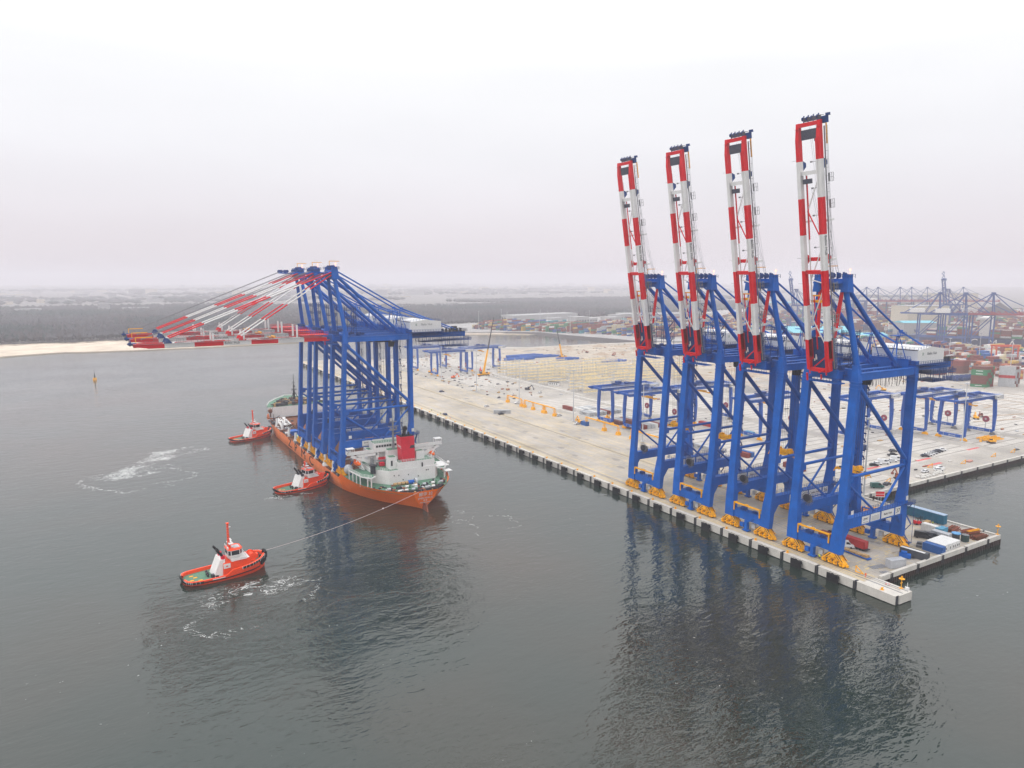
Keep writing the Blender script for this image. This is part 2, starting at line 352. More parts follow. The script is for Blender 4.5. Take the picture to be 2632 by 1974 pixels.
def stripes_material(name, pitch, white, gap, pale, slot):
    m = bpy.data.materials.new(name); m.use_nodes = True; t = m.node_tree; b = t.nodes['Principled BSDF']
    geo = N(t, 'ShaderNodeNewGeometry'); s = N(t, 'ShaderNodeSeparateXYZ'); L(t, geo, 'Position', s, 0)
    md = N(t, 'ShaderNodeMath', operation='MODULO'); L(t, s, 'Y', md, 0); md.inputs[1].default_value = pitch
    gt = N(t, 'ShaderNodeMath', operation='GREATER_THAN'); L(t, md, 0, gt, 0); gt.inputs[1].default_value = white
    n1 = N(t, 'ShaderNodeTexNoise'); n1.inputs['Scale'].default_value = .15; n1.inputs['Detail'].default_value = 7; L(t, geo, 'Position', n1, 'Vector')
    mrn = N(t, 'ShaderNodeMapRange'); L(t, n1, 0, mrn, 0); mrn.inputs[1].default_value = .3; mrn.inputs[2].default_value = .7; mrn.inputs[3].default_value = .82; mrn.inputs[4].default_value = 1.1
    mix = N(t, 'ShaderNodeMix', data_type='RGBA'); L(t, gt, 0, mix, 0); mix.inputs[6].default_value = (*pale, 1); mix.inputs[7].default_value = (*slot, 1)
    sc = N(t, 'ShaderNodeVectorMath', operation='SCALE'); t.links.new(mix.outputs[2], sc.inputs[0]); L(t, mrn, 0, sc, 'Scale')
    L(t, sc, 0, b, 'Base Color'); b.inputs['Roughness'].default_value = .9
    return m
M['block'] = stripes_material('stacking_block_gravel', 6.5, 5.7, .8, (.47, .44, .40), (.21, .185, .16))
M['paintyellow'] = mat('yellow_road_marking', (.60, .46, .20), .8, .25, .6)
M['paintred'] = mat('red_road_marking', (.55, .12, .12), .8, .2, .6)

def sheet(name, poly, z0, z1, m, kind='structure', label=None, cat=None):
    mb = MB(); n = len(poly)
    mb.add([(x, y, z1) for x, y in poly], [tuple(range(n))]); 
    mb.add([(x, y, z0) for x, y in poly] + [(x, y, z1) for x, y in poly], [(i, (i + 1) % n, n + (i + 1) % n, n + i) for i in range(n)])
    return tag(part(name, mb, m), label, cat, kind=kind)
def flat(name, x0, x1, y0, y1, z, m, kind='structure'):
    mb = MB(); mb.add([(x0, y0, z), (x1, y0, z), (x1, y1, z), (x0, y1, z)], [(0, 1, 2, 3)]); return tag(part(name, mb, m), kind=kind)

QX, PY, PX, WY = 204.6, 127.0, 288.6, 183.5
term = [(QX + 1.55, PY + 1.05), (PX - 1.05, PY + 1.05), (PX - 1.05, WY + 1.05), (1500, WY + 1.05), (1500, 560), (1040, 640), (900, 700), (760, 800), (712, 838), (650, 846), (532, 852), (489, 880), (420, 830), (333, 800), (250, 826), (QX + 1.55, 840)]
sheet('terminal_ground', term, -6, 0.0, M['deck'])
# land behind the harbour
def shore(xs, ys, jit):
    r = []
    for (x0, y0), (x1, y1) in zip(xs[:-1], xs[1:]):
        n = max(1, int(abs(x1 - x0) / 25))
        for i in range(n): r.append((x0 + (x1 - x0) * i / n, y0 + (y1 - y0) * i / n + R.uniform(-jit, jit)))
    return r + [xs[-1]]
sheet('beach', shore([(-420, 1030), (-105, 1100), (-36, 1122), (43, 1101), (300, 1120), (520, 1125), (576, 1118), (690, 1060), (700, 1075)], 0, 3) + [(700, 1240), (560, 1320), (-420, 1330)], -6, -1.6, M['beach'])
sheet('far_land', [(-6000, 1330), (-420, 1305), (60, 1296), (420, 1290), (560, 1172), (9000, 1172), (9000, 12000), (-6000, 12000)], -6, 0.6, M['fields'])
sheet('far_terminal_ground', [(560, 1150), (640, 1110), (688, 1066), (694, 990), (713, 900), (722, 846), (760, 812), (1010, 700), (1060, 820), (1500, 1000), (3500, 1900), (3500, 2300), (560, 1330)], -5, 1.0, M['farground'])
# dark rock revetment on the inner basin
mb = MB()
for (x0, y0), (x1, y1) in zip([(640, 1108), (688, 1064), (694, 990), (713, 900), (722, 846)], [(688, 1064), (694, 990), (713, 900), (722, 846), (736, 834)]):
    mb.add([(x0 - 14, y0 - 2, -3.6), (x1 - 14, y1 - 2, -3.6), (x1 + 1, y1, 1.1), (x0 + 1, y0, 1.1)], [(0, 1, 2, 3)])
tag(part('rock_revetment', mb, mat('dark_revetment_rock', (.06, .055, .055), .9, .5, .4)), kind='structure')
# bare construction ground in the back of the terminal
sheet('construction_ground', [(470, 500), (900, 330), (1400, 300), (1400, 520), (1000, 640), (760, 780), (640, 838), (480, 842), (420, 800), (430, 620)], -1, .004, M['sandy'])
flat('quay_apron', QX + 1.6, 276, PY + 1.2, 838, .004, M['apron'])

# stacking blocks
for i, (x0, x1, y0, y1) in enumerate([(293, 333, 380, 470), (293, 331, 560, 780), (293, 331, 193, 372), (341, 378, 205, 440), (390, 428, 205, 430), (440, 478, 200, 420), (490, 560, 190, 380), (341, 372, 620, 780), (385, 415, 640, 780), (580, 660, 188, 330)]):
    flat('stacking_block', x0, x1, y0, y1, .008, M['block'])
# crane rails and markings
mb = MB()
for x in (210.5, 211.7, 245.4, 246.6): mb.box(x - .12, x + .12, PY + (-8 if x < 213 else 4), 836, .0, .05)
tag(part('crane_rail', mb, mat('worn_rail_steel', (.17, .14, .11), .6, .3, .5)), kind='structure')
mb = MB()
for x in (207.2, 208.2, 209.6, 213.0, 244.6, 247.6, 271.0, 274.6): mb.box(x - .16, x + .16, PY + 2, 836, .004, .012)
for x in (249.0, 253.5, 258, 262.5, 267):
    y = 134.
    while y < 800: mb.box(x - .15, x + .15, y, y + 5, .004, .012); y += 11 + (x % 3)
for k in range(420):
    x = R.uniform(214, 244); y = 132 + (R.random() ** 1.6) * 500; mb.box(x - 1.2, x + 1.2, y - .12, y + .12, .004, .012)
for y in range(150, 820, 6): mb.box(283, 287, y, y + .2, .001, .012)
mb.box(286.9, 287.2, 190, 800, .001, .012)
tag(part('yellow_marking', mb, M['paintyellow']), kind='structure')
mb = MB()
for x0, x1, y in ((372, 385, 207.5), (421, 433, 207), (334, 345, 211), (366, 380, 199)): mb.box(x0, x1, y - .9, y + .9, .001, .012)
tag(part('red_marking', mb, M['paintred']), kind='structure')

mb = MB()
RT = random.Random(5)
for q in range(46):
    x = RT.uniform(214, 272); y = RT.uniform(132, 620); a = RT.uniform(-.12, .12); n = RT.randint(6, 26); c = RT.uniform(-.006, .006)
    for o in (0, 1.9):
        px, py, aa = x + o, y, a
        for i in range(n):
            nx, ny = px + sin(aa) * 4, py + cos(aa) * 4; dx, dy = cos(aa) * .16, -sin(aa) * .16
            mb.add([(px - dx, py - dy, .0075), (px + dx, py + dy, .0075), (nx + dx, ny + dy, .0075), (nx - dx, ny - dy, .0075)], [(0, 1, 2, 3)]); px, py, aa = nx, ny, aa + c
for q in range(60):
    x = RT.uniform(213, 274); y = RT.uniform(130, 600); r = RT.uniform(.5, 2.6)
    mb.add([(x + r * cos(i * .7) * RT.uniform(.6, 1.1), y + 1.8 * r * sin(i * .7) * RT.uniform(.6, 1.1), .0065) for i in range(9)], [tuple(range(9))])
tag(part('tyre_mark', mb, mat('tyre_mark_rubber', (.27, .25, .225), .9, .15, .4)), kind='structure')

# ------------------------------------------------------------------ quay walls built panel by panel
qw = tag(link('quay_wall', None), kind='structure')
def wall_panel(parent, p0, p1, z0, z1, th, m=None):
    """one precast face panel between two ladder recesses, seaward side to the right of p0->p1"""
    d = Vector((p1[0] - p0[0], p1[1] - p0[1], 0)); n = Vector((d.y, -d.x, 0)).normalized(); u = d.normalized()
    a = Vector((p0[0], p0[1], 0)) + u * .45; b = Vector((p1[0], p1[1], 0)) - u * .45
    mbb = MB(); P = [a, b, b - n * th, a - n * th]
    mbb.hexa([(p.x, p.y, z0) for p in P] + [(p.x, p.y, z1) for p in P])
    return part('wall_panel', mbb, m or M['conc'], parent)
def ladder_recess(parent, p, n, z0, z1):
    mbb = MB(); n = Vector(n); u = Vector((-n.y, n.x, 0)); p = Vector((p[0], p[1], 0))
    for s_ in (-.5, .5):
        c = p + u * s_ + n * .02; mbb.beam((c.x, c.y, z0 - 1.2), (c.x, c.y, z1 - .05), .28, .28)
    return part('ladder_rail', mbb, M['dark'], parent)
def core(x0, x1, y0, y1): 
    mbb = MB(); mbb.box(x0, x1, y0, y1, -6, -.02); return part('wall_core', mbb, M['dark'], qw)
# seaward face
NEARY = 116.6
y = NEARY; first = True
ys = [NEARY, 130.3]
while ys[-1] < 838: ys.append(min(838.5, ys[-1] + 14.1))
for a, b in zip(ys[:-1], ys[1:]):
    wall_panel(qw, (QX, b), (QX, a), -2.75, .06, 1.7)
    if a > NEARY: ladder_recess(qw, (QX, a), (-1, 0, 0), -2.4, 0)
core(QX + .4, QX + 3, NEARY + .4, 838)
# the finger that runs on beyond the corner
mb = MB(); mb.box(QX + 1.7, 212.8, NEARY, PY + 1.4, -2.75, .03); mb.box(QX + 1.7, 212.2, NEARY + .8, PY, -6, -2.75, 1)
part('finger_slab', mb, [M['conc'], M['pile']], qw)
mb = MB(); mb.box(208.6, 209.0, NEARY + .6, PY + 6, .03, .1); mb.box(211.4, 211.7, NEARY + .6, PY + 6, .03, .1); part('finger_rail', mb, M['grey'], qw)
# southern and eastern edges of the pier, basin edge: pale cap over dark sheet piles
def capped(p0, p1, zt=.75, zb=-.95, step=15.0, off=6.0):
    d = Vector((p1[0] - p0[0], p1[1] - p0[1], 0)); Lh = d.length; u = d.normalized(); n = Vector((u.y, -u.x, 0))
    s_ = [0.0, off]
    while s_[-1] + step < Lh: s_.append(s_[-1] + step)
    s_.append(Lh)
    for a, b in zip(s_[:-1], s_[1:]):
        A = Vector((*p0, 0)) + u * a; B = Vector((*p0, 0)) + u * b
        wall_panel(qw, (A.x, A.y), (B.x, B.y), zb, zt, 1.1)
        if a > 0: ladder_recess(qw, (A.x, A.y), n, zb, zt)
    k = 0; mbb = MB(); a = 0.
    while a < Lh - .5:
        A = Vector((*p0, 0)) + u * a - n * .35
        B = A + u * .62 - n * (-.0); C_ = A + u * .31 - n * .5
        mbb.beam((A.x + u.x * .3, A.y + u.y * .3, -6), (A.x + u.x * .3, A.y + u.y * .3, zb), .62, .42)
        a += 1.25
    part('sheet_pile_row', mbb, M['pile'], qw)
    mbb = MB(); A = Vector((*p0, 0)) - n * .9; B = Vector((*p1, 0)) - n * .9
    mbb.add([(A.x, A.y, -6), (B.x, B.y, -6), (B.x, B.y, .0), (A.x, A.y, .0)], [(0, 1, 2, 3)]); part('sheet_pile_back', mbb, M['pile'], qw)
capped((213.0, PY), (PX, PY)); capped((PX, PY), (PX, WY - .2), .55); capped((PX + .2, WY), (700, WY), .55)

# fenders
def make_fender():
    t = thing('quay_fender', 'black panel fender hung on the seaward quay face', 'fender', (QX, 137.5, 0), 0, 'panel fenders along the quay face')
    mb = MB(); mb.box(-1.5, -1.2, -2.1, 2.1, -3.4, -.05); mb.box(-1.58, -1.5, -1.9, 1.9, -3.2, -1.8); mb.box(-1.58, -1.5, -1.9, 1.9, -1.7, -.3); part('panel', mb, M['black'], t)
    mb = MB(); mb.tube((-1.2, -.9, -1.1), (-.05, -.9, -1.1), .8, 10); mb.tube((-1.2, .9, -1.1), (-.05, .9, -1.1), .8, 10); part('rubber_cone', mb, M['tyre'], t)
    mb = MB()
    for s_ in (-1.5, 1.5): mb.tube((-1.0, s_, -.3), (-.02, s_ * 1.2, -.05), .06, 5); mb.tube((-1.0, s_, -2.8), (-.02, s_ * 1.25, -1.4), .06, 5)
    part('chain', mb, M['dark'], t)
    return t
def make_bollard():
    t = thing('bollard', 'yellow mooring bollard on the quay edge', 'bollard', (QX + 1.2, 130, 0.06), 0, 'yellow bollards along the quay edge')
    mb = MB(); mb.cbox((0, 0, .05), (1.0, 1.0, .1)); mb.tube((0, 0, .1), (0, 0, .55), .25, 8); part('post', mb, M['yellow'], t)
    mb = MB(); mb.beam((-.45, 0, .6), (.45, 0, .6), .4, .25); part('horn', mb, M['yellow'], t); return t
f0 = make_fender(); b0 = make_bollard(); k = 0
f0['label'] = 'black quay fender nearest the end of the pier'
y = 137.6
while y < 820:
    if k: dup(f0, (QX, y, 0), None, 'black panel fender hung on the long quay face')
    if k: dup(b0, (QX + 1.2, y + 5.5, .06), None, 'yellow mooring bollard on the quay edge')
    k += 1; y += 14.1
b0.location = (QX + 1.2, 122, .06); b0['label'] = 'yellow bollard on the finger beyond the last fender'
# ------------------------------------------------------------------ ship-to-shore gantry cranes
BL = 80.4
def hub_sign(parent, x0, x1, z0, z1, y, txt, size, number=None, lines=0):
    """white board on the outer (south) face of a beam"""
    mb = MB(); mb.box(x0, x1, y - .06, y, z0, z1); s_ = part('sign_board', mb, M['cream'], parent)
    if txt: link('lettering', TX(txt, size), s_, ((x0 + x1) / 2, y - .09, (z0 + z1) / 2 + (.25 if lines else 0)), TXT_S)
    if lines:
        mb = MB()
        for i in range(lines): mb.box(x0 + .5, x1 - .5, y - .08, y - .06, z0 + .35 + i * .42, z0 + .5 + i * .42)
        part('print_line', mb, M['grey'], s_)
    return s_
_tx = {}
def TX(txt, size, m=None, sx=1.0):
    k = (txt, size, m, sx)
    if k not in _tx: _tx[k] = text_mesh(txt, size, M[m or 'dark'], sx=sx)
    return _tx[k]

def make_boom(t, pitch, raised):
    """built along -x from the hinge, then pitched up; red and white bands are separate lengths of girder"""
    boom = link('boom', None, t, (-2.6, 0, 64.6), (0, pitch, 0))
    n = 7; seg = BL / n
    for i in range(n):
        mb = MB(); m = M['red'] if i % 2 == 0 else M['white']
        for s_ in (-1, 1):
            mb = MB(); yc = s_ * 3.75 + .2; a, b = -i * seg, -(i + 1) * seg
            z0, z1 = -1.0, .65
            if i == n - 1:   # tapered tip
                mb.box(b + 5, a, yc - .62, yc + .62, z0, z1); mb.taper((0, 0, 0, 0), (0, 0, 0, 0), 0, 0) if False else None
                mb.hexa([(b, yc - .6, -.3), (b + 5, yc - .62, z0), (b + 5, yc + .62, z0), (b, yc + .6, -.3), (b, yc - .6, z1), (b + 5, yc - .62, z1), (b + 5, yc + .62, z1), (b, yc + .6, z1)])
            elif i == 0:
                mb.box(a - seg + 6, a - 1.2, yc - .5, yc + .5, z0, z1); mb.box(b, a - seg + 6, yc - .62, yc + .62, z0, z1)
                if False: pass
                mb.box(a - seg + .0, a - 5.5, yc - .62, yc + .62, z0, z1) if False else None
                mb.hexa([(b, yc - .62, z0 + .003), (a - 4.5, yc - .62, z0 + .003), (a - 4.5, yc + .62, z0 + .003), (b, yc + .62, z0 + .003), (b, yc - .62, z1 + .6), (a - 4.5, yc - .62, z1 + .6), (a - 4.5, yc + .62, z1 + .6), (b, yc + .62, z1 + .6)])
            else: mb.box(b, a, yc - .62, yc + .62, z0, z1)
            mb.box(b if i < n - 1 else b + 5.2, a, yc - s_ * .62 - .2, yc - s_ * .62 + .2, z0 - .25, z0)   # trolley rail flange
            for q in range(int(seg / 2.8)): mb.box(a - 1.4 - q * 2.8 - .05, a - 1.4 - q * 2.8 + .05, yc - .65, yc + .65, z0 + .1, z1 - .1)
            if i == 0 and s_ > 0: mb.box(-1.9, -.8, -3.2, 3.5, -.9, .4); mb.box(-1.6, -1.2, -2.0, -1.5, -3.2, -1.0) ; mb.box(.0, 1.6, -1.1, -.7, -1.2, -.8); mb.box(.0, 2.6, 4.3, 4.8, -1.2, -.7)
            part('girder_length', mb, [m], boom)
    # cross ties
    for sx_, m, hz in ((-BL + .7, 'red', 1.0), (-BL + 15.2, 'white', .8), (-34, 'red', .7)):
        mb = MB(); mb.box(sx_ - .6, sx_ + .6, -3.05, 3.45, -.7, hz * .6); part('cross_tie', mb, M[m], boom)
    mb = MB(); mb.box(-BL + 2.2, -BL + 5.2, -2.9, 2.9, -.2, .0); mb.box(-BL + 5.2, -BL + 6.0, -2.9, -1.7, -.2, 0); mb.box(-BL - 1.4, -BL - .1, -3.9, 2.2, .3, .5); mb.box(-BL + 17, -BL + 18.5, .0, 2.9, -.4, .4)
    mb.rail([(-BL - 1.3, -3.9, .5), (-BL - 1.3, 2.2, .5)], 1.6, 1.0, .05)
    part('tip_platform', mb, M['grate'], boom)
    mb = MB()
    for y in (-2.6, -.6, 1.0, 2.6): mb.tube((-BL - 1.1, y - .15, .6), (-BL - 1.1, y + .15, .6), .6, 10)
    for y in (-3.0, -1.2, .6, 2.2): mb.beam((-BL, y, .4), (-BL - 2.0, y, .7), .2, .35)
    mb.box(-BL - .9, -BL + 1.2, -5.9, -1.9, 1.1, 1.3); mb.box(-BL - 1.6, -BL - .8, -6.2, -5.2, .8, 1.8)
    mb.rail([(-BL - .9, -5.9, 1.3), (-BL - .9, 2.2, 1.3)], 1.0, 1.1, .05)
    part('sheave_block', mb, M['bluegrey'], boom)
    mb = MB(); mb.beam((-BL + 1, -3.4, 1.0), (-BL + 1, -3.4, 3.6), .3, .3); mb.beam((-BL + 1, -3.4, 3.5), (-BL + 7.2, -3.4, 3.5), .3, .35); part('service_jib', mb, M['yellow'], boom)
    # flat bracing between girders, offset to one side
    mb = MB(); mr_ = MB()
    xs = [-BL + 15.5, -BL + 27, -BL + 37.5, -BL + 49, -30, -18, -8]
    for a, b, k in zip(xs[:-1], xs[1:], range(9)):
        p = (a, -2.8, .6) if k % 2 == 0 else (a, 2.4, .6); q = (b, 2.4, .6) if k % 2 == 0 else (b, -2.8, .6)
        (mr_ if k in (1,) else mb).beam(p, q, .28, .28)
    mb.beam((-BL + 15, 2.6, .9), (-16, 2.6, .9), .3, .3); mr_.beam((-BL + 16, 2.1, .5), (-BL + 36, 2.1, .5), .3, .3); mr_.beam((-6, -2.2, .4), (-2, 2.6, .4), .35, .35); mr_.beam((-26, 1.8, .9), (-8, 1.4, .9), .28, .28)
    part('lattice_brace', mb, M['white'], boom); part('lattice_brace', mr_, M['red'], boom)
    mb = MB(); mb.box(-24.5, -23.7, -3.0, 3.4, 1.2, 1.9); mb.box(-26.2, -25.8, -3.2, 3.2, 1.3, 1.7); part('latch_bar', mb, M['yellow'], boom)
    # maintenance walkway with handrails along the near girder, cages and lamps
    mb = MB()
    mb.box(-BL + 2, -2, -4.95, -4.45, .7, .76); mb.rail([(-BL + 2, -4.95, .76), (-2, -4.95, .76)], 1.1, 2.4, .04); mb.rail([(-BL + 8, 4.5, .7), (-2, 4.5, .7)], 1.1, 3.2, .04)
    for x in (-BL + 16, -BL + 24, -BL + 50, -30, -20): mb.box(x, x + 2.6, -5.8, -5.1, 1.0, 1.1); mb.rail([(x, -5.8, 1.1), (x + 2.6, -5.8, 1.1)], 1.6, 1.3, .05)
    for x in (-BL + 12, -BL + 20, -52, -42, -22): mb.beam((x, -2.4, -.4), (x, -1.2, -1.0), .12, .12); mb.cbox((x, -1.0, -1.1), (.5, .5, .5))
    for x in (-BL + 11, -BL + 42, -30): mb.beam((x, 4.9, .6), (x, 7.4, .6), .08, .08)
    part('walkway', mb, M['grey'], boom)
    # stay posts and anchorages on the boom
    mb = MB()
    for x, h in ((-14.5, 5.6), (-37.5, 4.0), (-50, 3.4)):
        for s_ in (-1, 1): mb.box(x - .35, x + .35, s_ * 3.9 - .3, s_ * 3.9 + .3, 1.0, 1 + h)
    part('stay_post', mb, M['white'], boom)
    mb = MB()
    for x in (-38, -67.5):
        for s_ in (-1, 1): mb.hexa([(x - 1.7, s_ * 3.8 - .3, .6), (x + 1.7, s_ * 3.8 - .3, .6), (x + 1.7, s_ * 3.8 + .3, .6), (x - 1.7, s_ * 3.8 + .3, .6), (x - .8, s_ * 3.8 - .25, 2.4), (x + .4, s_ * 3.8 - .25, 2.4), (x + .4, s_ * 3.8 + .25, 2.4), (x - .8, s_ * 3.8 + .25, 2.4)], 0 if x > -50 else 1)
    mb.box(-38.6, -37.4, -3.2, 3.4, .9, 1.3) ; part('stay_bracket', mb, [M['red'], M['bluegrey']], boom)
    mb = MB(); mb.box(-12, -.5, -4.4, 4.6, 1.6, 1.8); mb.rail([(-12, -4.4, 1.8), (-.5, -4.4, 1.8)], 1.3, 1.0, .05); mb.rail([(-12, 4.6, 1.8), (-.5, 4.6, 1.8)], 1.3, 1.0, .05)
    part('root_platform', mb, M['red'] if raised is False else M['bluegrey'], boom)
    bt = TX('Baltic Hub', 1.5, 'dark'); link('lettering', bt, boom, (-BL + 38, -3.55 - .645, -.15), TXT_S)
    return boom

def striped_stay(t, p, q, r, n, first, name='forestay'):
    p = Vector(p); q = Vector(q); st = link(name, None, t)
    for i in range(n):
        a = p.lerp(q, i / n); b = p.lerp(q, (i + 1) / n)
        for o_ in (-.45, .45):
            mb = MB(); mb.tube(a + Vector((0, o_, 0)), b + Vector((0, o_, 0)), r, 6); part('stay_bar', mb, M['red'] if (i % 2 == 0) == first else M['white'], st)
    return st

def make_sts(raised, loc, label):
    t = thing('gantry_crane', label, 'crane', loc)
    B = M['blue']
    # legs
    for s_ in (-1, 1):
        Y0, Y1 = (7.7, 10.7) if s_ > 0 else (-10.7, -7.7)
        y0, y1 = (6.3, 10.7) if s_ > 0 else (-10.7, -6.3)
        mb = MB()
        mb.taper((-1.2, .7, y0, y1), (-.9, 1.6, Y0 - (.7 if s_ > 0 else 0), Y1 + (.7 if s_ < 0 else 0)), 4.2, 12.5)
        mb.taper((-.9, 1.6, Y0 - (.7 if s_ > 0 else 0), Y1 + (.7 if s_ < 0 else 0)), (-.3, 1.5, Y0, Y1), 12.5, 18); mb.taper((-.3, 1.5, Y0, Y1), (2.2, 3.7, Y0, Y1), 18, 62.3)
        for z in (60.0, 61.2, 62.2): mb.box(1.95, 3.95, Y0 - .22, Y1 + .22, z, z + .3)
        mb.taper((2.2, 4.2, Y0, Y1), (2.6, 4.4, s_ * 8.7 - .9, s_ * 8.7 + .9), 62.5, 67.8)
        mb.box(1.7, 3.6, Y0 + .2, Y1 - .2, 28.8, 31.2)
        for z in (22, 36, 48): mb.box(-.3 + (z - 18) * .0565 - .06, 1.5 + (z - 18) * .0497 + .06, Y0 - .05, Y1 + .05, z, z + .12)
        part('seaward_leg', mb, B, t)
        mb = MB()
        mb.taper((34.0, 35.9, y0, y1), (33.2, 35.9, Y0 - (.8 if s_ > 0 else 0), Y1 + (.8 if s_ < 0 else 0)), 4.2, 13.0)
        mb.taper((33.2, 35.9, Y0 - (.8 if s_ > 0 else 0), Y1 + (.8 if s_ < 0 else 0)), (34.2, 35.9, Y0, Y1), 13.0, 22); mb.box(34.2, 35.9, Y0, Y1, 22, 67.6)
        for z in (60.6, 61.9, 63.0): mb.box(33.95, 36.15, Y0 - .2, Y1 + .2, z, z + .28)
        for z in (30, 42, 52): mb.box(34.14, 35.96, Y0 - .05, Y1 + .05, z, z + .12)
        part('landward_leg', mb, B, t)
    # portal beams between sea and land legs with haunches
    for s_ in (-1, 1):
        yc = s_ * 9.5
        mb = MB(); mb.box(1.4, 33.5, yc - 1.15, yc + 1.15, 12.7, 16.2)
        for q in ((1.2, 4.4), (34.2, 31.2)): mb.prism([(q[0] - .2, 9.2), (q[0] - .2, 12.8), (q[1], 12.8)], 1, yc - .6, yc + .9) if False else mb.hexa([(q[0], yc - .6, 8.6), (q[0] + (.3 if q[1] > q[0] else -.3), yc - .6, 8.6), (q[0] + (.3 if q[1] > q[0] else -.3), yc + .6, 8.6), (q[0], yc + .6, 8.6), (q[0], yc - .6, 12.75), (q[1], yc - .6, 12.75), (q[1], yc + .6, 12.75), (q[0], yc + .6, 12.75)])
        mb.box(1.6, 33.3, yc - 1.3, yc + 1.3, 16.2, 16.32)
        part('portal_beam', mb, B, t)
        mb = MB(); mb.rail([(5, yc - 1.3, 16.3), (32.5, yc - 1.3, 16.3)], 1.2, 1.4, .045); mb.rail([(5, yc + 1.3, 16.3), (32.5, yc + 1.3, 16.3)], 1.2, 1.4, .045); part('handrail', mb, M['bluegrey'] if s_ < 0 else M['blue'], t)
        mb = MB(); mb.tube((1.8, yc, 30.3), (34.6, yc, 30.6), .55, 10); part('horizontal_tie', mb, B, t)
        mb = MB(); mb.tube((1.4, yc, 28.6), (18.2, yc, 16.2), .42, 9); part('lower_brace', mb, B, t)
        mb = MB(); mb.tube((34, yc, 29.6), (21.2, yc, 16.2), .42, 9); part('lower_brace', mb, B, t)
        mb = MB(); mb.tube((3.4, yc, 61.6), (34.6, yc, 32.2), .76, 12); mb.beam((3.4, yc, 61.8), (4.9, yc, 60.1), 1.0, 2.2); mb.beam((33.5, yc, 32.8), (34.4, yc, 30.4), .9, 2.2)
        part('diagonal_brace', mb, B, t)
        mb = MB(); mb.taper((3.8, 35, yc - .8, yc + .8), (3.8, 35, yc - .8, yc + .8), 62.9, 65.2); mb.box(3.8, 34.6, yc - 1.0, yc + 1.0, 65.2, 65.35); part('upper_beam', mb, B, t)
        # A-frame leg and backstays
        mb = MB(); mb.tube((3.8, s_ * 8.7, 67.2), (.6, s_ * 4.9, 92.6), 1.0, 10, .85); mb.tube((3.8, s_ * 8.9, 64), (3.8, s_ * 8.7, 67.8), 1.25, 10); part('mast_leg', mb, B, t)
        mb = MB(); mb.tube((1.2, s_ * 4.7, 93.6), (31.5, s_ * 4.6, 66.6), .78, 12); mb.beam((30.4, s_ * 4.6, 67.8), (32.0, s_ * 4.6, 65.8), 1.0, 2.6); part('backstay', mb, B, t)
        mb = MB(); mb.tube((1.4, s_ * 5.0, 95.6), (33.0, s_ * 5.0, 77.6), .34, 8); mb.tube((33.0, s_ * 5.0, 77.6), (64.0, s_ * 4.6, 65.9), .34, 8)
        mb.cbox((33.0, s_ * 5.0, 77.7), (1.6, .5, 1.0)); part('rear_stay', mb, B, t)
        mb = MB(); mb.box(29.2, 33.8, s_ * 5.0 - 1.6, s_ * 5.0 + 1.6, 76.2, 76.4); mb.rail([(29.2, s_ * 5.0 - 1.6, 76.4), (33.8, s_ * 5.0 - 1.6, 76.4), (33.8, s_ * 5.0 + 1.6, 76.4)], 1.1, 1.0, .05)
        for dx, dy in ((-2.6, -1.6), (3.4, -1.6), (-1.0, 1.4), (2.2, 1.4)): mb.tube((31.4 + dx * .2, s_ * 5.0, 76.3), (31.4 + dx, s_ * 5.0 + dy, 67.6), .16, 5)
        part('stay_tower', mb, M['blue'], t)
        # main girder
        mb = MB(); mb.box(-1.0, 67.5, s_ * 3.9 - .85, s_ * 3.9 + .85, 63.0, 65.25); mb.box(-1.0, 67.5, s_ * 3.9 - 1.0, s_ * 3.9 + 1.0, 65.25, 65.4); part('main_girder', mb, B, t)
        mb = MB(); mb.box(2, 66, s_ * 5.6 - .5, s_ * 5.6 + .5, 64.2, 64.3); mb.rail([(2, s_ * 6.1, 64.3), (66, s_ * 6.1, 64.3)], 1.2, 1.6, .045); part('girder_walkway', mb, M['bluegrey'], t)
    # cross beams
    mb = MB(); mb.box(3.0, 5.2, -8.2, 8.2, 62.4, 66.4); part('cross_beam', mb, B, t)
    mb = MB(); mb.box(33.6, 36.0, -8.2, 8.2, 63.2, 67.9); mb.box(33.4, 36.2, -8.4, 8.4, 67.9, 68.0); mb.rail([(33.4, -9, 68), (33.4, 9, 68)], 1.1, 1.2, .045); part('cross_beam', mb, B, t)
    mb = MB(); mb.box(17.4, 18.6, -8.8, 8.8, 63.6, 65.0); mb.box(-1.4, -.6, -5.4, 5.4, 63.4, 66.2); mb.box(-1.8, 1.4, -6.4, 6.4, 61.6, 61.9); mb.rail([(-1.8, -6.4, 61.9), (-1.8, 6.4, 61.9)], 1.1, 1.1, .05)
    for y in (-5.2, -2.0, 1.2, 4.4): mb.cbox((.8, y, 66.9), (1.6, 1.3, 1.4), 1)
    part('cross_beam', mb, [B, M['bluegrey']], t)
    # hinge gear, rope sheaves and stair tower at the mast foot
    mb = MB()
    for k in range(9): mb.cbox((7 + R.random() * 8, R.uniform(-6, 6), 66.1), (R.uniform(.6, 1.8), R.uniform(.6, 1.6), R.uniform(.5, 1.5)))
    for z in (69.5, 73.3, 77.1): 
        mb.box(6.0, 10.4, -4.6, 2.4, z, z + .15); mb.rail([(6, -4.6, z + .15), (10.4, -4.6, z + .15), (10.4, 2.4, z + .15)], 1.15, .9, .05); mb.rail([(6, 2.4, z + .15), (6, -4.6, z + .15)], 1.15, .9, .05)
    for x in (6.1, 10.3):
        for y in (-4.5, -1.1, 2.3): mb.tube((x, y, 65.3), (x, y, 79), .14, 4)
    for z in (66, 69.7, 73.5): mb.beam((6.4, -4.0, z), (10, -4.0, z + 3.6), .5, .12)
    part('stair_tower', mb, M['bluegrey'], t)
    mb = MB()
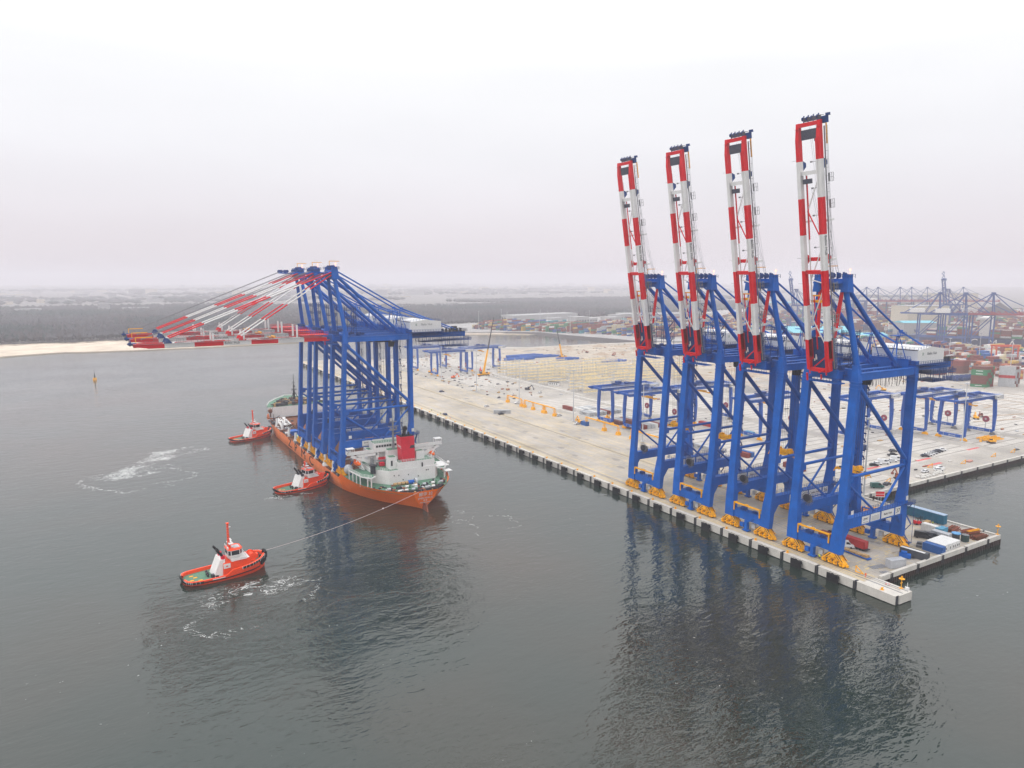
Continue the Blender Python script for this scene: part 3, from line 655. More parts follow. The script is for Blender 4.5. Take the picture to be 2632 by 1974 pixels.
    for z in range(80, 92, 3): mb.beam((3.3 - (z - 80) * .12, -2.2, z), (2.6 - (z - 80) * .12, 1.8, z + 2.9), .3, .12); mb.box(1.2, 4.0, -2.4, 2.2, z - .1, z)
    part('mast_ladder', mb, M['bluegrey'], t)
    # mast head
    mb = MB(); mb.box(-.7, 2.1, -6.2, 6.2, 92.4, 96.0)
    for s_ in (-1, 1): mb.taper((-.8, 2.6, s_ * 5.2 - 1.3, s_ * 5.2 + 1.3), (-.4, 1.8, s_ * 5.2 - 1.0, s_ * 5.2 + 1.0), 91.6, 97.3)
    mb.hexa([(-.7, -4.5, 94.2), (-.7, -4.5, 94.6), (-.7, 4.5, 94.6), (-.7, 4.5, 94.2), (-9.5, -3.6, 94.7), (-9.5, -3.6, 95.2), (-9.5, 3.6, 95.2), (-9.5, 3.6, 94.7)]) if not raised else mb.box(-3.4, -.7, -4.5, 4.5, 94.4, 95.0)
    part('mast_head', mb, B, t)
    mb = MB()
    for y in (-4.4, -2.2, 0, 2.2, 4.4): mb.tube((.6, y - .2, 97.0), (.6, y + .2, 97.0), .95, 10); mb.beam((.6, y + .6, 95.8), (.6, y + .6, 98.1), .2, .9)
    if not raised:
        for x in (-9, -6): 
            for y in (-3, 0, 3): mb.tube((x, y - .2, 95.8), (x, y + .2, 95.8), .8, 8)
    mb.rail([(-1.2, -6.6, 96.2), (-1.2, 6.6, 96.2), (2.6, 6.6, 96.2), (2.6, -6.6, 96.2), (-1.2, -6.6, 96.2)], 1.2, 1.0, .05)
    part('head_sheave', mb, M['bluegrey'], t)
    mb = MB(); mb.beam((1.0, 3.6, 96.4), (1.0, 3.6, 100.2), .24, .24); mb.beam((1.0, 3.8, 100.1), (1.0, -1.2, 100.1), .24, .28) if raised else mb.beam((1, 3.6, 100.1), (5.8, 3.6, 100.1), .24, .28); part('service_jib', mb, M['yellow'], t)
    mb = MB(); mb.tube((1.2, -5.6, 97.3), (1.2, -5.6, 98.6), .05, 4); mb.blob((1.2, -5.6, 98.8), (.28, .28, .35)); part('obstruction_light', mb, M['lamp'], t)
    # machinery house on the rear girders
    mb = MB(); x0, x1, y0, y1, z0 = 35.2, 51.5, -10.4, 6.6, 66.4; xm = (x0 + x1) / 2
    mb.add([(x0, y0, z0), (x1, y0, z0), (x1, y0, 71.2), (xm, y0, 72.3), (x0, y0, 71.2), (x0, y1, z0), (x1, y1, z0), (x1, y1, 71.2), (xm, y1, 72.3), (x0, y1, 71.2)],
           [(0, 1, 2, 3, 4), (9, 8, 7, 6, 5), (0, 4, 9, 5), (1, 6, 7, 2), (0, 5, 6, 1), (4, 3, 8, 9), (3, 2, 7, 8)])
    mh = part('machinery_house', mb, M['cream'], t)
    mb = MB(); mb.box(x0 - 1.2, x1 + 1.0, y0 - 1.2, y1 + 1, z0 - .3, z0); mb.rail([(x0 - 1.2, y1 + 1, z0), (x0 - 1.2, y0 - 1.2, z0), (x1 + 1, y0 - 1.2, z0)], 1.1, 1.4, .045)
    mb.rail([(x0 + .1, y1, 71.2), (x0 + .1, y0, 71.2), (xm, y0, 72.3), (x1, y0, 71.2), (x1, y1, 71.2)], 1.0, 1.5, .04); part('house_rail', mb, M['bluegrey'], mh)
    mb = MB(); mb.beam((x0 - .03, y0 + .1, 71.25), (x0 - .03, y1, 71.25), .16, .3); mb.beam((x0 - .03, y0 + 5, 68.2), (x0 - .03, y1 - 2, 68.2), .1, .14); part('gutter', mb, M['dark'], mh)
    link('lettering', TX('Baltic Hub', 1.4, 'grey'), mh, (xm + .5, y0 - .05, 69.9), TXT_S)
    link('lettering', TX('Baltic Hub', 1.4, 'grey'), mh, (x0 - .06, -2, 69.6), TXT_W)
    mb = MB()
    for k in range(3): mb.tube((xm - 5.4 + k * .0, y0 - .06, 69.9 + .35 - .35 * k), (xm - 4.7, y0 - .06, 69.9 + .35 - .35 * k), .09, 5)
    part('logo', mb, M['deckgreen'], mh)
    mb = MB()
    for k in range(7): mb.cbox((52.5 + k * 2.0, -5.4, 66.3), (.9, .7, 1.9)); 
    mb.box(53, 68.5, -5.2, 5.2, 65.4, 65.55); mb.cbox((64.5, 2, 66.6), (2.4, 2.4, 2.2)); mb.rail([(53.2, -5.2, 65.5), (68.5, -5.2, 65.5), (68.5, 5.2, 65.5)], 1.15, 1.0, .05)
    part('rear_platform', mb, M['dark'], t)
    # festoon cage hanging behind
    mb = MB()
    mb.box(54, 71, -5.0, 4.8, 60.9, 61.1); mb.box(56.5, 69.4, -4.6, 4.4, 57.8, 57.95)
    for k in range(11): mb.tube((56.5 + k * 1.28, -4.6, 57.9), (56.5 + k * 1.28, -4.6, 63), .08, 4); mb.tube((56.5 + k * 1.28, 4.4, 57.9), (56.5 + k * 1.28, 4.4, 63), .08, 4)
    for x in (56.5, 63, 69.3): 
        for y in (-4.6, 0, 4.4): mb.tube((x, y, 57.8), (x, y, 63.2), .14, 4)
    mb.rail([(71, -5, 61.1), (54, -5, 61.1)], 1.1, .8, .05); mb.rail([(69.4, -4.6, 57.95), (56.5, -4.6, 57.95)], 1.1, .8, .05); mb.rail([(71, -5, 61.1), (71, 4.8, 61.1)], 1.1, .8, .05)
    part('festoon_cage', mb, M['bluegrey'], t)
    mb = MB()
    for k in range(34): x = 20 + k * .78; mb.tube((x, R.uniform(-3, -2), 62.8), (x, R.uniform(-3, -2), R.uniform(57.5, 59.2)), .07, 3)
    for k in range(34): x = 39 + k * .8; mb.tube((x, 2.5, 62.8), (x, 2.5, R.uniform(59, 60.2)), .07, 3)
    part('festoon_cable', mb, M['dark'], t)
    # trolley with cab, ropes and spreader
    tx = 18.5 if raised else 24.5
    mb = MB(); mb.box(tx - 3.4, tx + 3.4, -3.3, 3.3, 61.6, 62.6); mb.cbox((tx + 1, -1.5, 63.2), (2.6, 1.6, 1.2)); mb.cbox((tx - 1.5, 1.0, 63.3), (1.6, 1.6, 1.4)); part('trolley', mb, M['dark'], t)
    mb = MB(); mb.taper((tx + 3.6, tx + 5.6, -1.1, 1.1), (tx + 3.4, tx + 6.2, -1.2, 1.2), 58.9, 61.5); part('operator_cab', mb, [M['glass']], t)
    sz = 27.6 if raised else 24
    mb = MB()
    for sx_ in (-1.4, 1.4):
        for sy in (-2.6, -1.6, 1.6, 2.6): mb.tube((tx + sx_, sy, 61.6), (tx + sx_ * .8, sy * .8, sz + 2.2), .045, 3, caps=False)
    part('hoist_rope', mb, M['dark'], t)
    if raised:
        sp = link('spreader', None, t, (tx, 0, sz))
        mb = MB(); mb.box(-1.0, 1.0, -3.6, 3.6, 1.2, 2.3); mb.cbox((0, -2.6, 2.5), (1.8, 1.2, .9)); mb.cbox((0, 2.4, 2.5), (1.6, 1.4, .9)); part('head_block', mb, M['yellow'], sp)
        mb = MB(); mb.box(-.5, .5, -6.0, 6.0, .1, .8); mb.box(-1.2, 1.2, -6.1, -5.5, .0, .8); mb.box(-1.2, 1.2, 5.5, 6.1, .0, .8); mb.box(-1.2, 1.2, -2.2, 2.2, .2, 1.0)
        for s_ in (-6.1, 6.1): 
            for q in (-1.2, 1.2): mb.beam((q, s_, .1), (q * 1.25, s_ * 1.03, -.7), .25, .25)
        part('spreader_frame', mb, M['yellow'], sp)
        mb = MB()
        for k in range(6): mb.cbox((R.uniform(-.7, .7), -4.6 + k * 1.8, 1.1), (.8, .7, .5))
        part('hydraulic_unit', mb, M['dark'], sp)
    # sill beams, gear frame and storm-pin arm
    for bx in (0.3, 34.8):
        mb = MB(); mb.box(bx - 1.2, bx + 1.2, -6.2, 6.2, 4.4, 7.6); mb.box(bx - 1.35, bx + 1.35, -6.0, 6.0, 7.6, 7.7); part('sill_beam', mb, B, t)
        mb = MB(); mb.rail([(bx - 1.3, -6, 7.7), (bx - 1.3, 6, 7.7)], 1.2, 1.3, .05)
        mb.cbox((bx, 2.4, 8.3), (1.4, 2.2, 1.2)); mb.cbox((bx, -2.8, 8.1), (1.2, 1.6, .9)); part('sill_equipment', mb, M['bluegrey'], t)
        mb = MB(); o_ = -1.35 if bx < 10 else 1.2
        mb.beam((bx + o_, -6.0, 10.1), (bx + o_, 6.2, 10.1), .5, .5)
        for y in (-6, 6.2): mb.beam((bx + o_, y, 7.0), (bx + o_, y, 10.3), .4, .4); mb.beam((bx + o_, y, 10.0), (bx + o_ + 1.6, y, 10.0), .35, .35)
        mb.cbox((bx + o_, .2, 10.45), (.7, 1.2, .35)); part('gear_frame', mb, M['yellow'] if bx < 10 and raised else M['blue'], t)
        mb = MB(); mb.beam((bx - 1.2, -3.4, 6.4), (bx - 1.4, .4, 3.2), .7, .7); mb.box(bx - 1.7, bx - .3, -.6, .7, .5, 4.4); mb.box(bx - 1.9, bx, -1.2, 1.3, .3, .8); mb.cbox((bx - 1.0, 2.2, 2.2), (1.0, 1.6, 1.6)); part('storm_pin_arm', mb, B, t)
        mb = MB(); mb.cbox((bx, -2.6, 2.6), (.9, 1.6, 1.8)); mb.cbox((bx, 3.2, 1.4), (.8, 1.0, 1.0)); part('control_cabinet', mb, M['lgrey'], t)
        # bogies
        for s_ in (-1, 1):
            yc = s_ * 8.1
            bg_ = link('bogie', None, t, (bx - .3 if bx < 1 else bx, yc, 0))
            mb = MB(); P = [(-1.5, 4.2), (1.5, 4.2), (3.9, 2.35), (3.6, 2.1), (.4, 2.9), (-.4, 2.9), (-3.6, 2.1), (-3.9, 2.35)]
            mb.prism(P, 0, -1.25, -1.05); mb.prism(P, 0, 1.05, 1.25); part('guard_plate', mb, M['hazard'], bg_)
            mb = MB(); mb.prism([(-1.2, 4.3), (1.2, 4.3), (2.8, 2.2), (-2.8, 2.2)], 0, -1.0, 1.0)
            mb.cbox((-1.3, 0, 3.5), (.3, 1.5, 1.3))
            for q in (-2.1, 2.1): mb.prism([(q - .9, 2.3), (q + .9, 2.3), (q + 1.8, 1.1), (q - 1.8, 1.1)], 0, -.95, .95)
            for q in (-3.2, -1.1, 1.1, 3.2):
                mb.prism([(q - .7, 1.4), (q + .7, 1.4), (q + 1.0, .7), (q + .9, .45), (q - .9, .45), (q - 1.0, .7)], 0, -1.2, 1.2)
                for sx_ in (-1, 1): mb.tube((sx_ * 1.1, q, .95), (sx_ * 1.75, q, 1.05), .33, 8); mb.cbox((sx_ * 1.45, q + .45, 1.5), (.6, .5, .5))
                mb.cbox((-1.35, q, 1.9), (.4, .7, .5))
            part('truck', mb, M['yellow'], bg_)
            mb = MB()
            for q in (-3.55, -2.85, -1.45, -.75, .75, 1.45, 2.85, 3.55): mb.tube((-.22, q, .36), (.22, q, .36), .34, 10)
            for q in (-2.1, 0, 2.1): mb.tube((-1.3, q, 1.55), (-1.18, q, 1.55), .3, 8)
            for q in (-2.15, 2.15): mb.box(-1.22, 1.22, q - .35, q + .35, .5, 1.9)  # dark boxes added between the trucks as stand-ins for shadow in the gaps
            part('wheels_and_gap_shade', mb, M['dark'], bg_)
            mb = MB(); mb.cbox((0, s_ * 4.7, .9), (.7, .8, .7)); mb.beam((0, s_ * 4.3, .9), (0, s_ * 4.9, .9), .5, .5); part('buffer', mb, M['yellow'], bg_)
    # signs on the southern portal beam
    ys_ = -10.76
    hub_sign(t, 9.4, 13.6, 13.2, 15.8, ys_, 'ZPMC', 1.0, lines=1)
    hub_sign(t, 14.3, 19.6, 13.3, 15.9, ys_, None, 1, lines=4)
    hub_sign(t, 20.5, 27.8, 13.3, 15.9, ys_, 'Baltic Hub', 1.1)
    mb = MB(); mb.box(3.0, 4.4, -10.86, -10.81, 17.6, 19.0); mb.box(34.6, 35.9, -10.86, -10.81, 17.6, 19.2); part('leg_sign', mb, M['cream'], t)
    # cable reel at the foot of the north leg
    rl = link('cable_reel', None, t, (5.2, 7.9, 18.2))
    mb = MB()
    for k in range(22): a = k * 2 * pi / 22; mb.beam((.0, 0, 0), (0, 2.9 * cos(a), 2.9 * sin(a)), .09, .12)
    for k in range(22):
        a = k * 2 * pi / 22; b = a + 2 * pi / 22; mb.beam((0, 2.0 * cos(a), 2.0 * sin(a)), (0, 2.0 * cos(b), 2.0 * sin(b)), .1, .12)
    part('reel_spoke', mb, M['grey'], rl)
    mb = MB(); mb.tube((-.5, 0, 0), (.5, 0, 0), 1.35, 14); mb.cbox((1.4, 0, -1.2), (1.6, 1.4, 1.4)); mb.cbox((2.0, 0, -.2), (.7, .7, 1.2)); part('reel_drum', mb, M['dark'], rl)
    # ladders on landward legs
    mb = MB()
    for k in range(17):
        z = 5 + k * 3.3; mb.box(36.25, 37.5, 7.6 if k % 2 else 8.6, 9.2 if k % 2 else 10.2, z, z + .12); mb.beam((37.3, 7.7, z + .1), (37.3, 10.0, z + 3.2 if k % 2 else z + .1), .1, .6)
    mb.tube((37.3, 8.0, 3), (37.3, 8.0, 61), .09, 4); mb.tube((37.3, 10.1, 3), (37.3, 10.1, 61), .09, 4)
    part('leg_ladder', mb, M['bluegrey'], t)
    mb = MB(); mb.box(36.2, 38.0, -12.4, -8.6, 16.3, 16.45); mb.rail([(38, -8.6, 16.4), (38, -12.4, 16.4), (33.5, -12.4, 16.4)], 1.2, .9, .05); mb.box(33.5, 36.2, -12.4, -10.9, 16.3, 16.45)
    for k in range(4): mb.beam((36.9, -12 + (k % 2) * 2.6, 16.3 - k * 3.8), (36.9, -9.4 - (k % 2) * 2.6, 12.6 - k * 3.8), .7, .14)
    mb.box(36.2, 37.8, -12.4, -8.8, 1.6, 1.75); mb.tube((37.6, -12.3, 16.3), (37.6, -12.3, 1.6), .08, 4); mb.tube((37.6, -8.8, 16.3), (37.6, -8.8, 1.6), .08, 4)
    part('access_stair', mb, M['bluegrey'], t)
    boom = make_boom(t, radians(80.3) if raised else 0.0, raised)
    if raised:
        for s_ in (-1, 1):
            st = link('folded_stay', None, t)
            mb = MB(); mb.tube((.2, s_ * 4.2 - .25, 94.0), (-1.2, s_ * 3.2 - .25, 76.5), .42, 6); mb.tube((.4, s_ * 4.2 + .5, 93.4), (-.8, s_ * 3.2 + .5, 80.4), .34, 6); part('stay_bar', mb, M['red'], st)
            mb = MB(); mb.tube((-1.2, s_ * 3.2 - .25, 76.5), (-1.9, s_ * 2.8 - .25, 69.0), .36, 6); mb.tube((-.8, s_ * 3.2 + .5, 80.4), (-1.6, s_ * 2.8 + .5, 68.5), .3, 6); mb.beam((-2.4, s_ * 3.2 - 1.5, 76.2), (.6, s_ * 3.2 + 1.2, 76.8), .5, .6); part('stay_bar', mb, M['white'], st)
        mb = MB()
        a = radians(80.3); tip = Vector((-2.6 - cos(a) * (BL - 20), 0, 64.6 + sin(a) * (BL - 20)))
        for y in (-2.2, -1.4, 1.4, 2.2): mb.tube((.4, y, 97.4), (tip.x + 2.2, y * .8, tip.z), .06, 3, caps=False); mb.tube((.4, y, 97.4), (tip.x - 1, y * .7, tip.z + 18.5), .05, 3, caps=False)
        part('boom_rope', mb, M['lgrey'], t)
    else:
        for s_ in (-1, 1):
            y = s_ * 3.8
            striped_stay(t, (-.6, s_ * 4.4, 94.8), (-69.6, y, 67.6), .27, 5, True)
            striped_stay(t, (-.6, s_ * 4.4, 93.6), (-41, y, 67.4), .24, 4, True)
        mb = MB()
        for y in (-2.4, -1.2, 1.2, 2.4): mb.tube((-9, y, 95.6), (-80, y, 67.0), .07, 3, caps=False); mb.tube((-1, y * 1.3, 95.6), (-62, y * 1.3, 67.0), .06, 3, caps=False)
        part('boom_rope', mb, M['grey'], t)
    return t

def set_number(t, n):
    s_ = hub_sign(t, 28.7, 31.7, 13.2, 15.9, -10.76, str(n), 2.2)
    return s_
CY = [150.4, 179.6, 209.2, 238.8]
lab = ['blue gantry crane numbered 37 nearest the pier end, red and white boom raised', 'second raised-boom blue crane from the pier end, numbered 36', 'third raised-boom blue crane from the pier end', 'raised-boom blue crane standing farthest up the quay of the four']
qcr = [make_sts(True, (211.0, CY[0], 0), lab[0])]
qcr[0]['group'] = 'gantry cranes with raised booms on the quay'
for i in (1, 2, 3): qcr.append(dup(qcr[0], (211.0, CY[i], 0), None, lab[i]))
for i, n in enumerate((37, 36)): set_number(qcr[i], n)
lab = ['nearest of the three blue cranes carried on the ship, above the white deckhouse', 'middle one of the three blue cranes carried on the ship', 'blue crane farthest forward on the ship, near the bow']
scr = [make_sts(False, (96.4, 330.4, 4.0), lab[0])]
scr[0]['group'] = 'gantry cranes with lowered booms on the ship'
for i, y in ((1, 360.2), (2, 390.4)): scr.append(dup(scr[0], (96.4, y, 4.0), None, lab[i]))

# ------------------------------------------------------------------ heavy-lift ship
def wp(name, mb, mats, t, sub=None):
    o = part(name, mb, mats, sub if sub is not None else t, -Vector(t.location) if sub is None else (0, 0, 0)); return o
SCX = 117.7
ship = thing('cargo_ship', 'orange heavy lift ship with white deckhouse carrying three blue gantry cranes', 'ship', (SCX, 395, WZ))
def ring(Y, hw, ht, zt, zk=-5.0, dy=0):
    return [(SCX - ht, Y, zt), (SCX - (ht * .72 + hw * .28), Y + dy * .3, zt * .45 + WZ * .55 + 1.2), (SCX - hw, Y + dy, WZ), (SCX - hw * .9, Y + dy, zk), (SCX + hw * .9, Y + dy, zk), (SCX + hw, Y + dy, WZ), (SCX + (ht * .72 + hw * .28), Y + dy * .3, zt * .45 + WZ * .55 + 1.2), (SCX + ht, Y, zt)]
aft = [(272.6, .5, 5.7, 6.0, 3.6), (275.5, 1.6, 9.6, 6.0, 3), (279.5, 3.2, 13.0, 5.9, 2), (284, 5.5, 16.2, 5.85, 1), (288, 7.6, 18.3, 5.8, 0), (293, 11, 20.4, 5.75, 0), (300, 14.5, 22.0, 5.7, 0), (308, 17.5, 23.0, 5.7, 0), (318, 20.4, 23.2, 5.7, 0), (322, 21.2, 23.2, 3.3, 0)]
mb = MB(); mb.loft([ring(a, b, c, d, -5, e_) for a, b, c, d, e_ in aft], 0, True, False, (False, False))
r0 = ring(*aft[0][:4], -5, aft[0][4]); mb.add([r0[0], r0[1], r0[2], r0[5], r0[6], r0[7]], [(0, 1, 2, 3, 4, 5)])
wp('stern_hull', mb, M['orange'], ship)
midh = [(322, 21.2, 23.2, 3.3), (335, 22.7, 23.2, 3.2), (360, 23.1, 23.2, 3.1), (455, 23.1, 23.2, 3.1), (468, 21.5, 23.1, 3.2), (484, 16.5, 22.4, 3.6)]
mb = MB(); mb.loft([ring(*a) for a in midh], 0, True, False, (False, False)); wp('midship_hull', mb, M['salmon'], ship)
bow = [(484, 16.5, 22.4, 3.6), (494, 11.5, 20.2, 4.4), (504, 6.5, 15.5, 5.2), (512, 2.5, 9, 6.2), (518, .4, 2.2, 7.2)]
mb = MB(); mb.loft([ring(*a) for a in bow], 0, True, False, (False, True)); wp('bow_hull', mb, M['salmon'], ship)
# white forecastle
fc = [(485.5, 20.2, 21.6, 10.6), (494, 18.4, 20.4, 11.2), (504, 13.5, 16.6, 11.9), (512, 7.2, 10.5, 12.6), (519, 1.0, 3.0, 13.2)]
mb = MB(); rings = [[(SCX - c, Y, z), (SCX - b, Y, 3.4), (SCX + b, Y, 3.4), (SCX + c, Y, z)] for Y, b, c, z in fc]
mb.loft(rings, 0, False, False, (False, True)); mb.add(rings[0], [(0, 1, 2, 3)]); wp('forecastle', mb, M['white'], ship)
mb = MB(); mb.add([(SCX - c + .4, Y + .3, z - .9) for Y, b, c, z in fc] + [(SCX + c - .4, Y + .3, z - .9) for Y, b, c, z in fc[::-1]], [tuple(range(10))]); wp('forecastle_deck', mb, M['deckgreen'], ship)
mb = MB()
for k in range(120):
    Y = R.uniform(488, 511); hw = max(2, 20 - (Y - 486) * .55); mb.cbox((SCX + R.uniform(-hw, hw), Y, 11.4), (R.uniform(.6, 3), R.uniform(.6, 2.4), R.uniform(.6, 2.6)), R.choice([0, 0, 0, 1, 3]))
for q in (-9, 9, -3, 3): mb.tube((SCX + q, 497, 11.8), (SCX + q + 3.4, 497, 11.8), 1.1, 10, mi=0)
tag(wp('mooring_gear', mb, [M['dark'], M['wood'], M['deckgreen'], M['rust']], ship), kind='stuff')
mb = MB(); mb.tube((SCX, 501, 10.5), (SCX, 501, 19), 1.0, 8, .6); mb.tube((SCX, 501, 19), (SCX, 501, 30), .35, 6, .14); mb.box(SCX - 1.8, SCX + 1.8, 500.2, 501.8, 18.8, 19.1); mb.box(SCX - 1, SCX + 1, 500.5, 501.5, 24, 24.3); mb.cbox((SCX, 500.4, 21.6), (1.2, 1.2, 1.2)); mb.rail([(SCX - 1.8, 500.2, 19), (SCX + 1.8, 500.2, 19)], 1.2, .8, .06)
for a, b in ((-4, -3), (4, -3)): mb.tube((SCX + a, 501 + b, 10.5), (SCX, 501, 18), .3, 5)
wp('foremast', mb, M['dark'], ship)
mb = MB()
mb.beam((98.2, 486.5, 3.6), (97.4, 482.5, 7.4), .7, .7); mb.blob((97.4, 482.5, 8.6), (1.5, 1.5, 1.5), 6, 4, 0, .5)
for k in range(6): mb.beam((97.4, 482.5, 8.6), (97.4 + R.uniform(-2.4, 2.4), 482.5 + R.uniform(-2, 2), 8.6 + R.uniform(-.6, 3)), .35, .35)
wp('anchor_crane', mb, M['rust'], ship)
# cargo deck with lashing gear
mb = MB(); pts = [(SCX - c + .5, Y, 2.9) for Y, b, c, d in midh] + [(SCX + c - .5, Y, 2.9) for Y, b, c, d in midh[::-1]]
mb.add(pts, [tuple(range(len(pts)))]); 
wp('cargo_deck', mb, M['rust'], ship)
mb = MB()
for side in (-1, 1):
    for k in range(230):
        Y = R.uniform(322, 482); x = SCX + side * R.uniform(14.5, 22.2); sx_, sy, sz = R.uniform(.4, 3.2), R.uniform(.4, 3.4), R.uniform(.3, 1.5)
        if R.random() < .25: mb.beam((x, Y, 3.2), (x + R.uniform(-3, 3), Y + R.uniform(-5, 5), R.uniform(3.2, 5.4)), .35, .35, R.choice([0, 1, 2]))
        else: mb.cbox((x, Y, 2.9 + sz / 2), (sx_, sy, sz), R.choice([0, 0, 1, 1, 3, 4, 2]))
for k in range(130):
    Y = R.uniform(322, 480); x = SCX + R.uniform(-14, 14); mb.cbox((x, Y, 3.2), (R.uniform(.6, 4), R.uniform(.6, 4), R.uniform(.3, 1.2)), R.choice([0, 1, 3, 4]))
for k in range(16): mb.tube((97 + k * .15, 452 + k * 1.6, 4.0), (104 + k * .1, 454 + k * 1.6, 4.2), .55, 6, mi=2)
for k in range(60): x = R.uniform(96, 106); Y = R.uniform(436, 480); mb.beam((x, Y, 3.2), (x + R.uniform(-4, 4), Y + R.uniform(-4, 4), R.uniform(3.4, 6.5)), .3, .3, R.choice([0, 1]))
tag(wp('lashing_gear', mb, [M['rust'], M['dark'], M['cream'], M['grey'], M['rustred']], ship), kind='stuff')
mb = MB()
for i in range(12): mb.box(97 + i * .9, 97.4 + i * .9, 319, 321.8, 3, 4.4)
for Y, h in ((322, 3.2),): mb.box(SCX - 23.0, SCX + 23, 320.6, 321.0, 3.0, 4.6)
wp('break_bulkhead', mb, M['rust'], ship)
for Y in (333.5, 348.5, 363.6, 378.4, 393.5, 408, 424, 441, 456):
    for side in (-1, 1):
        mb = MB(); x = SCX + side * 22.4; mb.tube((x, Y, 3.0), (x - side * .9, Y + 1.2, 8.0), .72, 10); mb.cbox((x, Y, 3.3), (1.6, 1.8, .8)); wp('sea_fastening_post', mb, M['cream'], ship)
mb = MB(); mb.box(97, 101.5, 425, 431, 3, 5.6); wp('deck_tarpaulin', mb, M['blue'], ship)
mb = MB(); mb.box(97.5, 101, 413, 418.5, 3, 4.8); wp('deck_box', mb, mat('mint_paint', (.35, .62, .42), .6, .1, 1), ship)
# blue seafastening beams joining the crane feet on deck
for cy in (330.4, 360.2, 390.4):
    for s_ in (-1, 1):
        mb = MB(); mb.box(98.6, 99.4, cy + s_ * 8.1 - 4.6, cy + s_ * 8.1 + 4.6, 3.0, 6.0); mb.beam((99.2, cy + s_ * 4, 3.2), (101.8, cy + s_ * 7, 9.2), .5, .5); wp('seafastening_frame', mb, M['blue'], ship)
# hull lettering
for ch_, Y in zip('ZPMC', (417.5, 403.5, 387, 370.5)): link('lettering', TX(ch_, 6.8, 'black', 1.9), ship, Vector((94.42, Y, .25)) - Vector(ship.location), TXT_W)
# stern lettering on the raked transom
import math as _m
tr = _m.atan2(3.0, 9.0)
for txt, sz, z in (('振华 32', 2.0, 4.35), ('ZHEN HUA 32', 1.1, 2.6), ('香 港', .75, 1.5), ('HONG KONG', .75, .55)):
    link('lettering', TX(txt, sz, 'white'), ship, Vector((SCX, 272.52 + (6 - z) * .22, z)) - Vector(ship.location), (radians(90) + _m.atan(.22) * 1, 0, 0))
mb = MB(); mb.hexa([(SCX - .35, 270.5, -3.4), (SCX + .35, 270.5, -3.4), (SCX + .35, 275.8, -5), (SCX - .35, 275.8, -5), (SCX - .3, 272.2, .2), (SCX + .3, 272.2, .2), (SCX + .3, 276.4, .2), (SCX - .3, 276.4, .2)]); wp('rudder', mb, M['rustred'], ship)
# aft deck
mb = MB(); pts = [(SCX - c + .35, Y + .3, 4.7) for Y, b, c, d, e_ in aft] + [(SCX + c - .35, Y + .3, 4.7) for Y, b, c, d, e_ in aft[::-1]]
mb.add(pts, [tuple(range(len(pts)))]); wp('aft_deck', mb, M['deckgreen'], ship)
mb = MB()
for Yc, c in ((279, 11), (284, 14.5)):
    for k in range(7):
        x = SCX - c + 2 * c * (k + .5) / 7; mb.tube((x - .7, Yc, 5.5), (x + .8, Yc, 5.5), .6, 8, mi=R.choice([0, 2, 5])); mb.cbox((x + 1.5, Yc + .3, 5.3), (.7, 1.6, 1.2), R.choice([0, 2, 3]))
for k in range(70):
    Y = R.uniform(275, 291); hw = 5 + (Y - 273) * .75; x = SCX + R.uniform(-hw, hw); mb.cbox((x, Y, 5.0), (R.uniform(.3, 1.5), R.uniform(.3, 1.5), R.uniform(.3, 1.4)), R.choice([0, 0, 1, 2, 3, 4]))
for k in range(22):
    a = k / 21; x = SCX - 9.5 + 19 * a; mb.cbox((x, 275.6 + abs(a - .5) * 4, 5.4), (.7, .6, 1.0), 0)
mb.tube((SCX + 2, 289.6, 5.6), (SCX + 3.0, 289.6, 5.6), 1.5, 14, mi=2); mb.tube((SCX - 1.2, 289.4, 5.6), (SCX + 1.4, 289.4, 5.6), .9, 10, mi=6)
for k in range(4): mb.tube((SCX - 8 + k * 1.8, 289.6, 5.5), (SCX - 6.6 + k * 1.8, 289.6, 5.5), .75, 8, mi=1)
tag(wp('winch_gear', mb, [M['dark'], M['wood'], M['lgrey'], M['deckgreen'], M['rustred'], M['cream'], M['blue']], ship), kind='stuff')
# deckhouse
W_ = M['white']
def roof(poly, z, name='deck_level', m='deckgreen', par=ship):
    mbb = MB(); mbb.add([(x, y, z) for x, y in poly], [tuple(range(len(poly)))]); return wp(name, mbb, M[m], par)
def block(poly, z0, z1, name='house_block', top=True, curb=.35):
    n = len(poly); mbb = MB(); mbb.add([(x, y, z0) for x, y in poly] + [(x, y, z1 + curb) for x, y in poly], [(i, (i + 1) % n, n + (i + 1) % n, n + i) for i in range(n)])
    cx = sum(p[0] for p in poly) / n; cy = sum(p[1] for p in poly) / n
    inn = [(x + (cx - x) * .02, y + (cy - y) * .03) for x, y in poly]
    mbb.add([(x, y, z1 + curb) for x, y in poly] + [(x, y, z1 + curb) for x, y in inn] + [(x, y, z1) for x, y in inn], [(i, (i + 1) % n, n + (i + 1) % n, n + i) for i in range(n)] + [(n + i, n + (i + 1) % n, 2 * n + (i + 1) % n, 2 * n + i) for i in range(n)])
    o = wp(name, mbb, W_, ship); 
    mbb = MB(); mbb.add([(x, y, z1 + .01) for x, y in inn], [tuple(range(n))]); part('roof_paint', mbb, M['deckgreen'], o); return o
block([(109, 292.8), (131.2, 292.8), (134, 296.5), (134, 317), (103, 317), (103, 300.5)], 4.7, 10.6)
block([(113.8, 294.2), (131.0, 293.0), (131.0, 301.5), (113.8, 301.5)], 10.6, 13.6)
block([(110.6, 296.5), (114.2, 296.5), (114.2, 301.5), (110.6, 301.5)], 10.6, 15.8)
block([(123.6, 296.6), (127.6, 296.6), (127.6, 300.5), (123.6, 300.5)], 13.6, 17.2)
block([(105.5, 309), (130, 309), (130, 317), (105.5, 317)], 10.6, 16.9)
block([(112.5, 303.5), (123, 303.5), (123, 309), (112.5, 309)], 13.0, 17.4)
